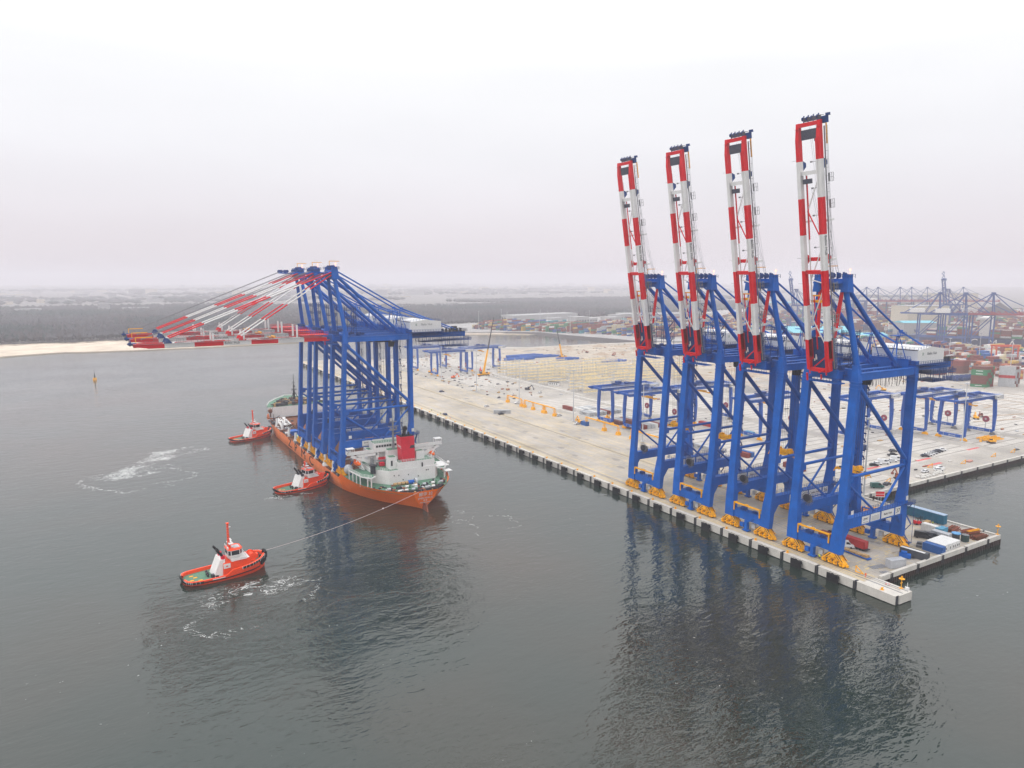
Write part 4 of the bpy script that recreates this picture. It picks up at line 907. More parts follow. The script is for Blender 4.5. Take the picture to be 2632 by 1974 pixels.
block([(108, 309.6), (127.5, 309.6), (127.5, 316.5), (108, 316.5)], 16.9, 19.9, 'wheelhouse')
mb = MB()
for k in range(14): mb.box(109 + k * 1.3, 110 + k * 1.3, 309.52, 309.6, 18.2, 19.2)
for x, z in ((103.0, 0), ): pass
for x, z in ((111.2, 8.6), (113.4, 8.4), (118, 8.2), (126.8, 9.2), (127.7, 9.2), (122.8, 6.9), (115.4, 6.2)): mb.box(x - .22, x + .22, 292.68, 292.79, z - .28, z + .28)
mb.box(124.6, 125.2, 292.86, 292.99, 10.9, 12.9); mb.box(111.2, 112, 296.4, 296.5, 12.2, 14.6)
for Y in (302, 304, 306, 311, 313): mb.box(102.9, 103.0, Y, Y + .5, 7.8, 8.3)
wp('window', mb, M['glass'], ship)
mb = MB(); mb.rail([(103.2, 300.6, 10.9), (109.1, 293, 10.9), (113.8, 294.2, 10.9)], 1.1, 1.2, .05); mb.rail([(103.2, 300.6, 10.9), (103.2, 309, 10.9)], 1.1, 1.2, .05); mb.rail([(108, 309.7, 20.2), (127.4, 309.7, 20.2)], 1.1, 1.2, .05); mb.rail([(114, 294.3, 14), (131, 293.1, 14), (131, 301, 14)], 1.0, 1.2, .05)
wp('handrail', mb, W_, ship)
# bridge wings with curved brackets
mb = MB(); mb.box(94.8, 107, 307.2, 310.4, 16.6, 17.0); mb.box(94.8, 107, 307.2, 307.35, 17.0, 18.2); mb.box(94.8, 95.0, 307.2, 310.4, 17.0, 18.2)
mb.box(128.5, 141.6, 307.2, 310.4, 16.6, 17.0); mb.box(128.5, 141.6, 307.2, 307.35, 17, 18.2); mb.box(141.4, 141.6, 307.2, 310.4, 17, 18.2)
mb.box(107, 128.5, 307.2, 309.2, 16.6, 17.0); mb.box(107, 113, 307.2, 307.35, 17, 18.0); mb.box(123, 128.5, 307.2, 307.35, 17, 18.0)
for s_, x0, x1 in ((-1, 96.5, 108.8), (1, 139.9, 127)):
    mb.hexa([(x0, 307.4, 15.6), (x1, 307.4, 10.6), (x1, 308.4, 10.6), (x0, 308.4, 15.6), (x0, 307.4, 16.6), (x1 - s_ * -2.2 * -1, 307.4, 11.6), (x1 - s_ * -2.2 * -1, 308.4, 11.6), (x0, 308.4, 16.6)]) if False else None
    mb.beam((x0, 307.9, 16.1), (x1, 307.9, 10.9), 1.0, 1.3); mb.beam((x0 + (x1 - x0) * .45, 307.9, 13.6), (x0 + (x1 - x0) * .45, 307.9, 16.7), .9, 1.3); mb.beam((x1, 307.9, 10.6), (x1, 307.9, 16.7), 1.0, 1.4)
    mb.beam((x0 + (x1 - x0) * .2, 307.9, 15.8), (x1, 307.9, 15.8), 1.0, 1.3)
wp('bridge_wing', mb, W_, ship)
for x in (94.9, 138.4):
    mb = MB(); 
    for dx in (0, 3.0):
        for dy in (0, 2.8): mb.beam((x + dx, 307.5 + dy, 17), (x + dx, 307.5 + dy, 19.3), .18, .18)
    mb.box(x - .2, x + 3.3, 307.3, 310.6, 19.3, 19.5); mb.box(x + .8, x + 2, 308.4, 309.4, 17, 18.6); wp('wing_shelter', mb, W_, ship)
mb = MB(); mb.box(103.2, 103.8, 0, 0, 0, 0) if False else None
mb.box(109, 113.2, 306.5, 307.1, 12.6, 14.2); mb.box(108.8, 111.0, 303.5, 306, 10.8, 12.2); wp('service_crane', mb, M['maroon'], ship)
mb = MB(); mb.tube((105.6, 305.8, 10.6), (105.6, 305.8, 14.8), .8, 8); mb.beam((105.8, 305.8, 13.2), (112.8, 298.5, 14.8), .35, .35); wp('provision_crane', mb, M['grey'], ship)
mb = MB(); mb.box(98.5, 107.8, 309, 310.2, 17.1, 17.5); mb.box(131, 136, 309, 310.2, 17.1, 17.5); mb.box(120.5, 124, 303.7, 305, 17.5, 18.2); wp('orange_liferaft_rack', mb, M['orangepaint'], ship)
# funnel
fun = link('funnel', None, ship, (0, 0, 0))
mb = MB(); mb.taper((116.4, 122.6, 295.6, 301), (115.8, 122.4, 295.8, 301.2), 13.6, 25.0); f_ = part('casing', mb, M['maroon'], fun, -Vector(ship.location))
mb = MB(); mb.box(116.1, 122.1, 296.2, 300.9, 24.3, 25.2)
for x, Y, r, h in ((117.6, 297.4, .5, 26.6), (118.8, 298.8, .8, 28.0), (120.4, 297.6, .5, 26.8), (121.2, 299.5, .45, 26.4)): mb.tube((x, Y, 25), (x, Y, h), r, 8)
mb.blob((119.0, 298.3, 28.4), (1.2, 1.2, 1.2), 8, 5); part('exhaust_pipe', mb, M['black'], fun, -Vector(ship.location))
link('lettering', TX('ZPMC', 1.7, 'white'), fun, Vector((115.98, 298.0, 20.3)) - Vector(ship.location), TXT_W)
mb = MB(); mb.hexa([(120.0, 295.55, 19.6), (122.5, 295.55, 19.6), (122.5, 295.6, 19.6), (120, 295.6, 19.6), (120.6, 295.55, 20.9), (122.4, 295.55, 20.9), (122.4, 295.6, 20.9), (120.6, 295.6, 20.9)]); part('funnel_mark', mb, M['dark'], fun, -Vector(ship.location))
# radar mast
mb = MB(); mb.tube((116, 305.6, 17.4), (116, 305.6, 31), .65, 8, .4); mb.box(114.4, 117.6, 304.4, 306.8, 26.6, 26.8); mb.rail([(114.4, 304.4, 26.8), (117.6, 304.4, 26.8), (117.6, 306.8, 26.8)], 1, .8, .05); mb.box(113.6, 118.6, 305.2, 305.7, 28.2, 28.5); mb.box(114.2, 117.8, 305.4, 305.8, 30.4, 30.7); mb.beam((116, 305.6, 25), (118.9, 304.2, 25.6), .4, .3); mb.tube((116, 305.6, 31), (116, 305.6, 34), .12, 5)
for x in (114.6, 117.4): mb.blob((x, 304.8, 27.6), (.4, .4, .5), 6, 4)
wp('radar_mast', mb, M['grey'], ship)
# boat decks and lifeboats
for side in (-1, 1):
    xo = SCX + side * 22.0; xi = SCX + side * 14.8
    mb = MB(); mb.add([(xo, 310, 9.3), (xo - side * 1.4, 296, 9.3), (xo - side * 4.5, 291.2, 9.3), (xi, 296, 9.3), (xi, 310, 9.3)], [(0, 1, 2, 3, 4)]); wp('boat_deck', mb, M['deckgreen'], ship)
    mb = MB(); mb.beam((xo, 310, 9.25), (xo - side * 1.4, 296, 9.25), .35, .5); mb.beam((xo - side * 1.4, 296, 9.25), (xo - side * 4.5, 291.2, 9.25), .35, .5); mb.beam((xo - side * 4.5, 291.2, 9.25), (xi, 293.8, 9.25), .35, .5)
    for Y, dx in ((309, 0), (305, .4), (301, .8), (297, 1.2), (293.2, 3.3), (291.6, 4.4)): mb.beam((xo - side * dx, Y, 4.7), (xo - side * dx, Y, 9.1), .4, .4)
    mb.rail([(xo, 310, 9.5), (xo - side * 1.4, 296, 9.5), (xo - side * 4.5, 291.2, 9.5)], 1.1, 1.6, .05)
    wp('boat_deck_edge', mb, W_, ship)
    bt = link('lifeboat', None, ship, Vector((SCX + side * 18.3, 308.2, 12.6)) - Vector(ship.location))
    mb = MB(); rings = []
    for k in range(9):
        u = k / 8 * 2 - 1; r_ = max(.12, (1 - abs(u) ** 2.6)) ; rings.append([(1.45 * r_ * cos(a) , u * 4.0, 1.35 * r_ * sin(a) * (1 if sin(a) < 0 else 1.05)) for a in [2 * pi * i / 10 for i in range(10)]])
    mb.loft(rings, 0, True); mb.box(-.8, .8, 1.0, 2.6, .9, 1.9); part('boat_hull', mb, M['orangepaint'], bt)
    mb = MB()
    for Y in (-2.6, 2.6): mb.beam((-side * 2.4, Y, -3.2), (side * .6, Y, 2.6), .4, .5); mb.beam((side * .6, Y, 2.6), (side * 1.2, Y, 1.2), .3, .3); mb.beam((-side * 2.4, Y, -3.2), (-side * .4, Y, -1.8), .4, .4)
    part('davit', mb, W_, bt)
mb = MB(); mb.tube((103.4, 298.5, 9.4), (103.4, 298.5, 13.0), 1.2, 9); mb.box(102, 104.9, 297.2, 299.8, 12.6, 13.2); wp('deck_crane_post', mb, M['dark'], ship)
mb = MB(); mb.blob((98.2, 318, 7.4), (2.2, 2.2, 2.4), 10, 6); wp('store_dome', mb, M['lgrey'], ship)
mb = MB(); mb.box(132.6, 139, 294, 302.5, 9.4, 9.7); mb.blob((137.8, 292.6, 11.3), (.8, .8, .9), 8, 5); mb.box(135.2, 138.5, 289.5, 293.2, 8.0, 8.2); mb.beam((136.8, 290, 4.7), (136.8, 290, 8), .3, .3); wp('satellite_dome', mb, W_, ship)

# ------------------------------------------------------------------ tugs
def make_tug(name_label, loc, rz, tall=True, funnel='maroon'):
    t = thing('tugboat', name_label, 'boat', loc, rz)
    st = [(-15.2, 2.2, .6, 1.9), (-14.6, 3.9, 2.2, 1.8), (-13, 4.9, 3.9, 1.7), (-9, 5.5, 5.0, 1.65), (-3, 5.7, 5.3, 1.75), (-.6, 5.7, 5.3, 1.9), (1.6, 5.7, 5.3, 3.3), (5, 5.65, 5.1, 3.55), (9, 5.4, 4.4, 4.0), (12, 4.4, 3.0, 4.45), (14, 2.9, 1.4, 4.75), (15.1, 1.2, .3, 4.9)]
    rings = [[(x, -w_, z), (x, -w_ * .985, z * .45), (x, -w2, -.1), (x, -w2 * .8, -1.5), (x, w2 * .8, -1.5), (x, w2, -.1), (x, w_ * .985, z * .45), (x, w_, z)] for x, w_, w2, z in st]
    mb = MB(); mb.loft(rings, 0, True, False, (False, False)); mb.add(rings[0], [tuple(range(8))]); mb.add(rings[-1], [tuple(range(8))])
    # inner bulwark and cap
    o = [(x, w_, z) for x, w_, w2, z in st]
    cap = []
    for s_ in (-1, 1):
        P = []; F = []
        for k, (x, w_, z) in enumerate(o):
            ins = .55; xi = x * (.965 if abs(x) > 13 else .985)
            P += [(x, s_ * w_, z), (xi, s_ * max(.3, w_ - ins), z), (xi, s_ * max(.25, w_ - ins - .1), z - 1.15)]
        for k in range(len(o) - 1):
            a = 3 * k; b = a + 3; F += [(a, b, b + 1, a + 1), (a + 1, b + 1, b + 2, a + 2)]
        mb.add(P, F)
    part('hull', mb, M['tugred'], t)
    mb = MB()
    pts = [(x * .97, -max(.2, w_ - .6), z - 1.1) for x, w_, w2, z in st] + [(x * .97, max(.2, w_ - .6), z - 1.1) for x, w_, w2, z in st[::-1]]
    n = len(st)
    mb.add(pts, [(i, i + 1, 2 * n - 2 - i, 2 * n - 1 - i) for i in range(n - 1)]); part('deck', mb, M['deckgreen'], t)
    # fenders
    mb = MB()
    def band(i0, i1, dz, rr, side):
        for k in range(i0, i1):
            a, b = st[k], st[k + 1]; mb.beam((a[0] * 1.01, side * (a[1] + .1), a[3] + dz), (b[0] * 1.01, side * (b[1] + .1), b[3] + dz), rr, rr * 1.2)
    for s_ in (-1, 1): band(7, 11, -.35, .55, s_); band(0, 3, -.5, .5, s_); 
    mb.beam((15.45, -1.5, 4.3), (15.45, 1.5, 4.3), 1.0, 2.2); mb.beam((-15.4, -2.2, 1.3), (-15.4, 2.2, 1.3), .6, .9)
    for s_ in (-1, 1):
        for k in range(3, 9): a, b = st[k], st[k + 1]; mb.beam((a[0], s_ * (a[1] + .02), .95 + max(0, a[0]) * .08), (b[0], s_ * (b[1] + .02), .95 + max(0, b[0]) * .08), .2, .3)
        mb.beam((12.4, s_ * 4.4, 3.2), (15.0, s_ * 1.6, 3.4), 1.0, 1.8)
    part('rubber_fender', mb, M['black'], t)
    mb = MB()
    for s_ in (-1, 1):
        for k in range(7, 11):
            for q in (.0, .33, .66):
                a, b = st[k], st[k + 1]; x = a[0] + (b[0] - a[0]) * q; y = a[1] + (b[1] - a[1]) * q; z = a[3] + (b[3] - a[3]) * q
                mb.cbox((x * 1.01, s_ * (y + .16), z - .35), (.09, .62, .72))
        for k in range(0, 3):
            for q in (.0, .33, .66):
                a, b = st[k], st[k + 1]; x = a[0] + (b[0] - a[0]) * q; y = a[1] + (b[1] - a[1]) * q; mb.cbox((x * 1.01, s_ * (y + .12), a[3] - .5), (.08, .6, .66))
        mb.box(-6, -1.4, s_ * 5.72 - .05, s_ * 5.72 + .05, 1.3, 1.5); mb.cbox((-13.2, s_ * 5.0, 1.3), (1.0, .08, .35))
    part('fender_strap', mb, M['white'], t)
    # lower deckhouse
    mb = MB(); mb.hexa([(-1.6, -3.7, .8), (9.6, -2.6, 1.6), (9.6, 2.6, 1.6), (-1.6, 3.7, .8), (-1.2, -3.6, 5.1), (8.8, -2.3, 5.1), (8.8, 2.3, 5.1), (-1.2, 3.6, 5.1)]); part('deckhouse', mb, M['tugred'], t)
    mb = MB(); mb.add([(2.0, -3.35, 5.12), (8.9, -2.4, 5.12), (8.9, 2.4, 5.12), (2.0, 3.35, 5.12)], [(0, 1, 2, 3)]); mb.box(1.8, 7.6, -3.2, 3.2, 5.13, 5.9)
    mb.hexa([(-4.8, -2.9, .7), (-1.2, -3.3, .7), (-1.2, 3.3, .7), (-4.8, 2.9, .7), (-2.2, -2.9, 6.3), (-.4, -2.9, 6.3), (-.4, 2.9, 6.3), (-2.2, 2.9, 6.3)])
    for s_ in (-1, 1): mb.box(-1.3, 1.2, s_ * 3.75 - .06, s_ * 3.75 + .06, 3.4, 5.0)
    part('white_casing', mb, M['white'], t)
    mb = MB()
    for s_ in (-1, 1): mb.tube((-.9, s_ * 1.9, 6.2), (-1.0, s_ * 1.9, 7.4), .8, 10)
    part('funnel', mb, M[funnel], t)
    mb = MB()
    for s_ in (-1, 1): mb.tube((-1.2, s_ * 1.9, 7.3), (-3.2, s_ * 1.9, 9.9), .42, 8); mb.tube((-.2, s_ * 2.1, 5.6), (-1.6, s_ * 2.1, 8.6), .25, 6)
    part('exhaust_pipe', mb, M['black'], t)
    # wheelhouse
    oc = [(1.0, -2.0), (2.0, -2.7), (5.2, -2.7), (6.4, -1.5), (6.4, 1.5), (5.2, 2.7), (2.0, 2.7), (1.0, 2.0)]
    oc = oc[::-1]
    wh = link('wheelhouse', None, t)
    mb = MB(); mb.loft([[(x * .95 + .1, y * .9, 5.9) for x, y in oc], [(x, y, 7.0) for x, y in oc]], 0, False); mb.loft([[(x, y, 8.55) for x, y in oc], [(x, y, 8.8) for x, y in oc]], 0, False)
    for x, y in oc: mb.beam((x, y, 6.9), (x, y, 8.6), .22, .22)
    part('wheelhouse_wall', mb, M['white'], wh)
    mb = MB(); mb.loft([[(x * .985 + .05, y * .97, 7.0) for x, y in oc], [(x * .985 + .05, y * .97, 8.55) for x, y in oc]], 0, False); part('window_band', mb, M['glass'], wh)
    mb = MB(); mb.loft([[(x * 1.05 - .15, y * 1.07, 8.8) for x, y in oc], [(x * 1.0, y * 1.0, 9.05) for x, y in oc]], 0, False); part('roof', mb, M['tugred'], wh)
    mb = MB(); mb.box(3.4, 5.8, -1.4, 1.4, 9.05, 9.12); part('roof_hatch', mb, M['lgrey'], wh)
    # mast
    mb = MB(); H_ = 17.6 if tall else 12.2
    for dx in (-.35, .35):
        for dy in (-.3, .3): mb.beam((2.0 + dx, dy, 8.9), (2.0 + dx * .5, dy * .5, H_), .16, .16)
    z = 9.2
    while z < H_: mb.box(1.6, 2.4, -.35, .35, z, z + .12); mb.beam((1.7, -.3, z), (2.3, .3, z + .9), .1, .1); z += .95
    mb.box(1.5, 2.5, -.5, .5, H_, H_ + .25)
    for s_ in (-1, 1): mb.beam((2, s_ * .3, 10.2), (1.6, s_ * 2.1, 9.0), .2, .2)
    part('mast', mb, M['tugred'], t)
    mb = MB(); mb.box(1.7, 3.4, -1.6, 1.6, 10.6, 10.85); mb.box(2.3, 3.0, -1.0, 1.0, 11.8, 12.0)
    for x, y, z in ((2.9, .9, 9.6), (2.9, -1.0, 9.5), (1.2, -1.5, 9.4)): mb.blob((x, y, z), (.38, .38, .45), 7, 5)
    if tall: mb.box(2.2, 3.1, -.2, .2, 16.3, 16.4)
    part('radar', mb, M['white'], t)
    mb = MB(); mb.tube((10.3, -1.6, 4.6), (10.3, 1.6, 4.6), 1.05, 14); mb.tube((10.3, -1.9, 4.6), (10.3, -1.6, 4.6), 1.45, 14); mb.tube((10.3, 1.6, 4.6), (10.3, 1.9, 4.6), 1.45, 14); mb.cbox((10.2, 2.5, 4.3), (1.5, 1.1, 1.3)); mb.cbox((12.4, 0, 4.2), (.6, 1.8, 1.6)); mb.box(9.4, 11.2, -2.2, 2.2, 3.0, 3.7)
    part('anchor_winch', mb, M['tugred'], t)
    mb = MB()
    for s_ in (-1, 1): mb.tube((-6.4, s_ * .9, .6), (-6.4, s_ * .9, 2.2), .35, 8); mb.cbox((13.3, s_ * 1.0, 4.1), (.6, .6, 1.0))
    mb.box(-6.8, -6.0, -1.6, 1.6, 1.5, 1.8); mb.cbox((-5.0, -2.3, 1.2), (1.1, 1.4, 1.1)); mb.cbox((-3.7, -3.1, 1.0), (1.0, 1.0, .8))
    part('towing_bitt', mb, M['dark'], t)
    mb = MB()
    for x, y in ((-12.2, -1.2), (-10.6, .6), (-9.4, -2.2), (-11.6, 2.3)): mb.box(x - .7, x + .7, y - .35, y + .35, .62, .67)
    part('deck_marking', mb, M['yellow'], t)
    mb = MB()
    for s_ in (-1, 1): mb.box(-.9, .7, s_ * 3.84 - .03, s_ * 3.84 + .03, 3.7, 4.7)
    lg = part('company_panel', mb, M['cream'], t)
    mb = MB()
    for s_ in (-1, 1): mb.cbox((-.1, s_ * 3.9, 4.2), (.7, .04, .35)); 
    part('panel_mark', mb, M['red'], lg)
    mb = MB(); mb.rail([(1.4, -3.1, 5.9), (7.4, -3.0, 5.9), (7.4, 3.0, 5.9), (1.4, 3.1, 5.9)], 1.0, 1.1, .045); mb.rail([(1.2, -2.3, 9.05), (1.2, 2.3, 9.05)], .9, .8, .04); part('handrail', mb, M['white'], t)
    for ch in t.children: ch.scale = (.87, 1.10, .98)
    return t
tg = 'red tugboats working around the ship'
tug1 = make_tug('red tugboat nearest the camera, towing the ship on a long line', (32.2, 246.6, WZ), radians(5)); tug1['group'] = tg
tug2 = dup(tug1, (80.6, 334.6, WZ), radians(13), 'red tugboat with short mast pushing at the ship amidships', tg)
tug3 = dup(tug1, (80.2, 458.4, WZ), radians(20), 'red tugboat pushing at the bow of the ship, farthest away', tg)
for ch in tug2.children:
    if ch.name.startswith('mast'):
        for v in []: pass
        ch.scale = (.87, 1.1, .42); ch.location.z = 5.0
    if ch.name.startswith('funnel'):
        ch.data = ch.data.copy(); ch.data.materials.clear(); ch.data.materials.append(M['dark'])
# tow line from the transom to the near tug
mb = MB(); a = Vector((SCX - 3.5, 272.4, 5.9)); b = Vector((46.2, 248.1, WZ + 5.0)); prev = a
for k in range(1, 25):
    u = k / 24; p = a.lerp(b, u); p.z -= 4 * 1.6 * u * (1 - u); mb.tube(prev, p, .075, 5, caps=False); prev = p
mb.blob(tuple(a.lerp(b, .27) - Vector((0, 0, 1.2))), (.45, .45, .35), 6, 4)
tag(part('tow_line', mb, M['rope']), 'pale pink tow line stretched between ship stern and nearest tug', 'rope')
# ------------------------------------------------------------------ containers
CCOL = {'rust red': (.21, .045, .035), 'brown': (.16, .055, .042), 'blue': (.02, .10, .32), 'dark blue': (.012, .035, .12), 'green': (.035, .20, .09), 'grey': (.42, .43, .44), 'white': (.66, .65, .62), 'yellow': (.55, .36, .08), 'orange': (.42, .12, .05), 'bright red': (.42, .035, .035), 'teal': (.03, .25, .30), 'dark grey': (.075, .08, .09), 'light blue': (.08, .30, .46), 'cream': (.55, .47, .3)}
def cm(c): return mat('container_' + c.replace(' ', '_') + '_paint', CCOL[c], .55, .16, .5, streak=.18, dirt=tuple(v * .55 + .04 for v in CCOL[c]))
_cd = {}
def corr(Lc, H):
    """ribbed long sides, posts and rails, roof with shallow ribs"""
    mb = MB(); W2 = 1.22; h = Lc / 2
    for s_ in (-1, 1):
        n = int(Lc / .56); pts = []
        x = -h + .12; st = (Lc - .24) / n
        for k in range(n):
            pts += [(x, 0), (x + st * .38, 0), (x + st * .5, 1), (x + st * .88, 1)]; x += st
        pts.append((h - .12, 0)); P = []
        for px, d in pts: y = s_ * (W2 - .02 - .07 * d); P += [(px, y, .16), (px, y, H - .1)]
        mb.add(P, [(2 * i, 2 * i + 2, 2 * i + 3, 2 * i + 1) for i in range(len(pts) - 1)])
        mb.box(-h, h, s_ * W2 - (.06 if s_ > 0 else -.0), s_ * W2 + (.06 if s_ < 0 else 0), 0, .18); mb.box(-h, h, s_ * W2 - (.06 if s_ > 0 else 0), s_ * W2 + (.06 if s_ < 0 else 0), H - .12, H)
        for e_ in (-1, 1): mb.box(min(e_ * h, e_ * (h - .14)), max(e_ * h, e_ * (h - .14)), s_ * W2 - (.14 if s_ > 0 else 0), s_ * W2 + (.14 if s_ < 0 else 0), 0, H)
    mb.box(-h + .05, h - .05, -W2 + .06, W2 - .06, .1, H - .05)
    for k in range(int(Lc / 1.1)): x = -h + .6 + k * 1.1; mb.box(x, x + .5, -W2 + .15, W2 - .15, H - .05, H - .015)
    mb.box(-h - .0, -h + .1, -W2, W2, .0, H)
    return mb
def dors(Lc, H):
    mb = MB(); h = Lc / 2; mb.box(h - .06, h + .02, -1.1, -.02, .18, H - .14); mb.box(h - .06, h + .02, .02, 1.1, .18, H - .14)
    for y in (-.85, -.35, .35, .85): mb.tube((h + .06, y, .2), (h + .06, y, H - .16), .03, 4)
    return mb
def container(col, loc, rz=0, Lc=12.2, H=2.6, label=None, group=None, name='shipping_container', txt=None, tcol='dark'):
    t = thing(name, label or col + ' container', 'container', loc, rz, group)
    k = (col, Lc, H)
    if k not in _cd: _cd[k] = (corr(Lc, H).mesh('body', [cm(col)]), dors(Lc, H).mesh('door', [cm(col)]))
    link('body', _cd[k][0], t); link('door', _cd[k][1], t)
    if txt:
        for s_ in (-1, 1): link('lettering', TX(txt, 1.25, tcol), t, (0.6, s_ * 1.26, 1.4), (radians(90), 0, 0 if s_ < 0 else pi))
    return t

# ------------------------------------------------------------------ yard gantry cranes
def make_yard_crane(loc, label):
    """spans along +x from the near legs; runs along y"""
    t = thing('yard_crane', label, 'crane', loc, 0, 'blue yard gantry cranes over the stacking blocks'); B = mat('yard_crane_blue', (.012, .085, .36), .5, .12, .3)
    for x in (0, 33):
        for s_ in (-1, 1):
            mb = MB(); y = s_ * 7.6
            mb.taper((x - .6, x + .6, y - .55, y + .55), (x - .8, x + .8, y - .9, y + .9), 2.6, 13) ; mb.taper((x - .8, x + .8, y - .9, y + .9), (x - .75, x + .75, y * .9 - .9, y * .9 + .9), 13, 23)
            for z in (21.6, 22.6): mb.box(x - .95, x + .95, y * .9 - 1.1, y * .9 + 1.1, z, z + .2)
            part('leg', mb, B, t)
        mb = MB(); mb.box(x - .65, x + .65, -7.2, 7.2, 1.7, 3.4); part('sill_beam', mb, B, t)
        mb = MB()
        for k in range(4): mb.box(x - .72, x + .72, -6 + k * 3.4, -5.8 + k * 3.4, 1.8, 3.3)
        mb.box(x - .7, x + .7, -2.2, 1.2, 2.3, 2.7); part('sill_marking', mb, M['lgrey'], t)
        mb = MB()
        for s_ in (-1, 1):
            mb.prism([(s_ * 7.4 - 2.0, .5), (s_ * 7.4 + 2.0, .5), (s_ * 7.4 + 1.0, 1.8), (s_ * 7.4 - 1.0, 1.8)], 0, x - .4, x + .4)
            for q in (-1.5, -.5, .5, 1.5): mb.tube((x - .45, s_ * 7.4 + q, .4), (x + .45, s_ * 7.4 + q, .4), .4, 8)
        part('bogie', mb, M['yellow'] if x == 0 else M['grey'], t)
    for s_ in (-1, 1):
        mb = MB(); y = s_ * 6.0; mb.box(-7.5, 40.5, y - .75, y + .75, 23.1, 25.1); mb.hexa([(-10, y - .6, 24.3), (-7.5, y - .75, 23.1), (-7.5, y + .75, 23.1), (-10, y + .6, 24.3), (-10, y - .6, 25.1), (-7.5, y - .75, 25.1), (-7.5, y + .75, 25.1), (-10, y + .6, 25.1)])
        part('girder', mb, B, t)
        mb = MB(); mb.box(-9, 41, s_ * 7.2 - .35, s_ * 7.2 + .35, 25.1, 25.16); mb.rail([(-9, s_ * 7.5, 25.16), (41, s_ * 7.5, 25.16)], 1.1, 2.4, .05); part('girder_walkway', mb, M['lgrey'], t)
    mb = MB(); mb.box(-7.4, -6.4, -5.3, 5.3, 23.5, 24.8); mb.box(39.2, 40.4, -5.3, 5.3, 23.5, 24.8); mb.rail([(-7.4, -5.2, 24.8), (-7.4, 5.2, 24.8)], 1.1, 1.4, .05); part('end_tie', mb, B, t)
    for x in (0, 33):
        mb = MB(); mb.box(x - .7, x + .7, -7.2, 7.2, 22.0, 23.1) if x == 33 else mb.box(x - .5, x + .5, -7.0, 7.0, 22.4, 23.1); part('leg_tie', mb, B, t)
    mb = MB(); mb.box(31, 39, -8.9, -7.7, 22.8, 25.2); mb.box(31, 36, -8.95, -8.9, 22.9, 25.1, 1); eh = part('electrical_house', mb, [M['lgrey'], M['cream']], t)
    link('lettering', TX('Baltic Hub', 1.1, 'dark'), eh, (33.5, -8.98, 24.0), TXT_S)
    mb = MB(); tx = 14
    mb.box(tx - 4.5, tx + 4.5, -6.6, 6.6, 25.5, 25.8); mb.cbox((tx - 2, 2, 26.6), (3.4, 3.0, 1.6)); mb.cbox((tx + 2.2, -2, 26.4), (2, 4.0, 1.2)); mb.tube((tx - 1, -4, 26.5), (tx + 1.6, -4, 26.5), .7, 8)
    mb.rail([(tx - 4.5, -6.6, 25.8), (tx + 4.5, -6.6, 25.8), (tx + 4.5, 6.6, 25.8), (tx - 4.5, 6.6, 25.8)], 1.1, 1.2, .05); part('trolley', mb, M['bluegrey'], t)
    mb = MB()
    for sx_ in (-.9, .9):
        for sy in (-2.4, 2.4): mb.tube((tx + sx_, sy, 25.5), (tx + sx_, sy, 20.8), .05, 3)
    mb.box(tx - 1.2, tx + 1.2, -6, -5.4, 19.6, 20.4); mb.box(tx - 1.2, tx + 1.2, 5.4, 6, 19.6, 20.4); mb.box(tx - .5, tx + .5, -6, 6, 19.7, 20.3); mb.box(tx - .9, tx + .9, -2.6, 2.6, 20.2, 21.0); part('spreader', mb, M['yellow'], t)
    mb = MB(); mb.tube((34.0, -2.2, 9.2), (34.6, -2.2, 9.2), 2.0, 18); part('cable_reel', mb, M['reel'], t)
    mb = MB(); mb.tube((33.95, -2.2, 9.2), (34.65, -2.2, 9.2), .6, 10)
    for k in range(12): mb.beam((34.7, -2.2, 9.2), (34.7, -2.2 + 1.9 * cos(k * pi / 6), 9.2 + 1.9 * sin(k * pi / 6)), .06, .06)
    mb.beam((34.3, -2.2, 3), (34.3, -2.2, 9), .35, .35); part('reel_hub', mb, M['lgrey'], t)
    mb = MB()
    for k in range(7): z = 3.5 + k * 2.7; mb.box(33.8, 34.9, 6.6, 8.2, z, z + .1); mb.beam((34.4, 6.7, z), (34.4, 8.1, z + 2.7), .5, .08)
    for k in range(8): mb.cbox((-.75, 7.2, 14 + .8 * (k % 3)), (.06, .8, .35)) if k < 3 else None
    part('leg_ladder', mb, M['bluegrey'], t)
    return t
yc_l = [((291.5, 371.4), 'blue yard crane beside the yellow pipe gantries, farther of the pair over the grey containers'), ((291.8, 344.6), 'blue yard crane over red containers just behind the farthest quay crane'),
        ((442.5, 227.5), 'blue yard crane nearest the parked cars and yellow lift'), ((441.5, 250), 'blue yard crane directly behind the one nearest the parked cars'), ((391, 262), 'blue yard crane seen through the legs of quay crane 37'),
        ((339.5, 291), 'blue yard crane seen between the second and third quay cranes'), ((340, 345), 'blue yard crane in the second block behind the quay cranes'), ((291, 647), 'smaller looking blue yard crane behind the ship cranes, near the mobile crane'),
        ((291.5, 698), 'most distant blue yard crane at the left of the terminal'), ((338, 663), 'distant blue yard crane with white sign beside the inner basin')]
y0 = make_yard_crane((*yc_l[0][0], 0), yc_l[0][1])
for p, l_ in yc_l[1:]: dup(y0, (*p, 0), None, l_)

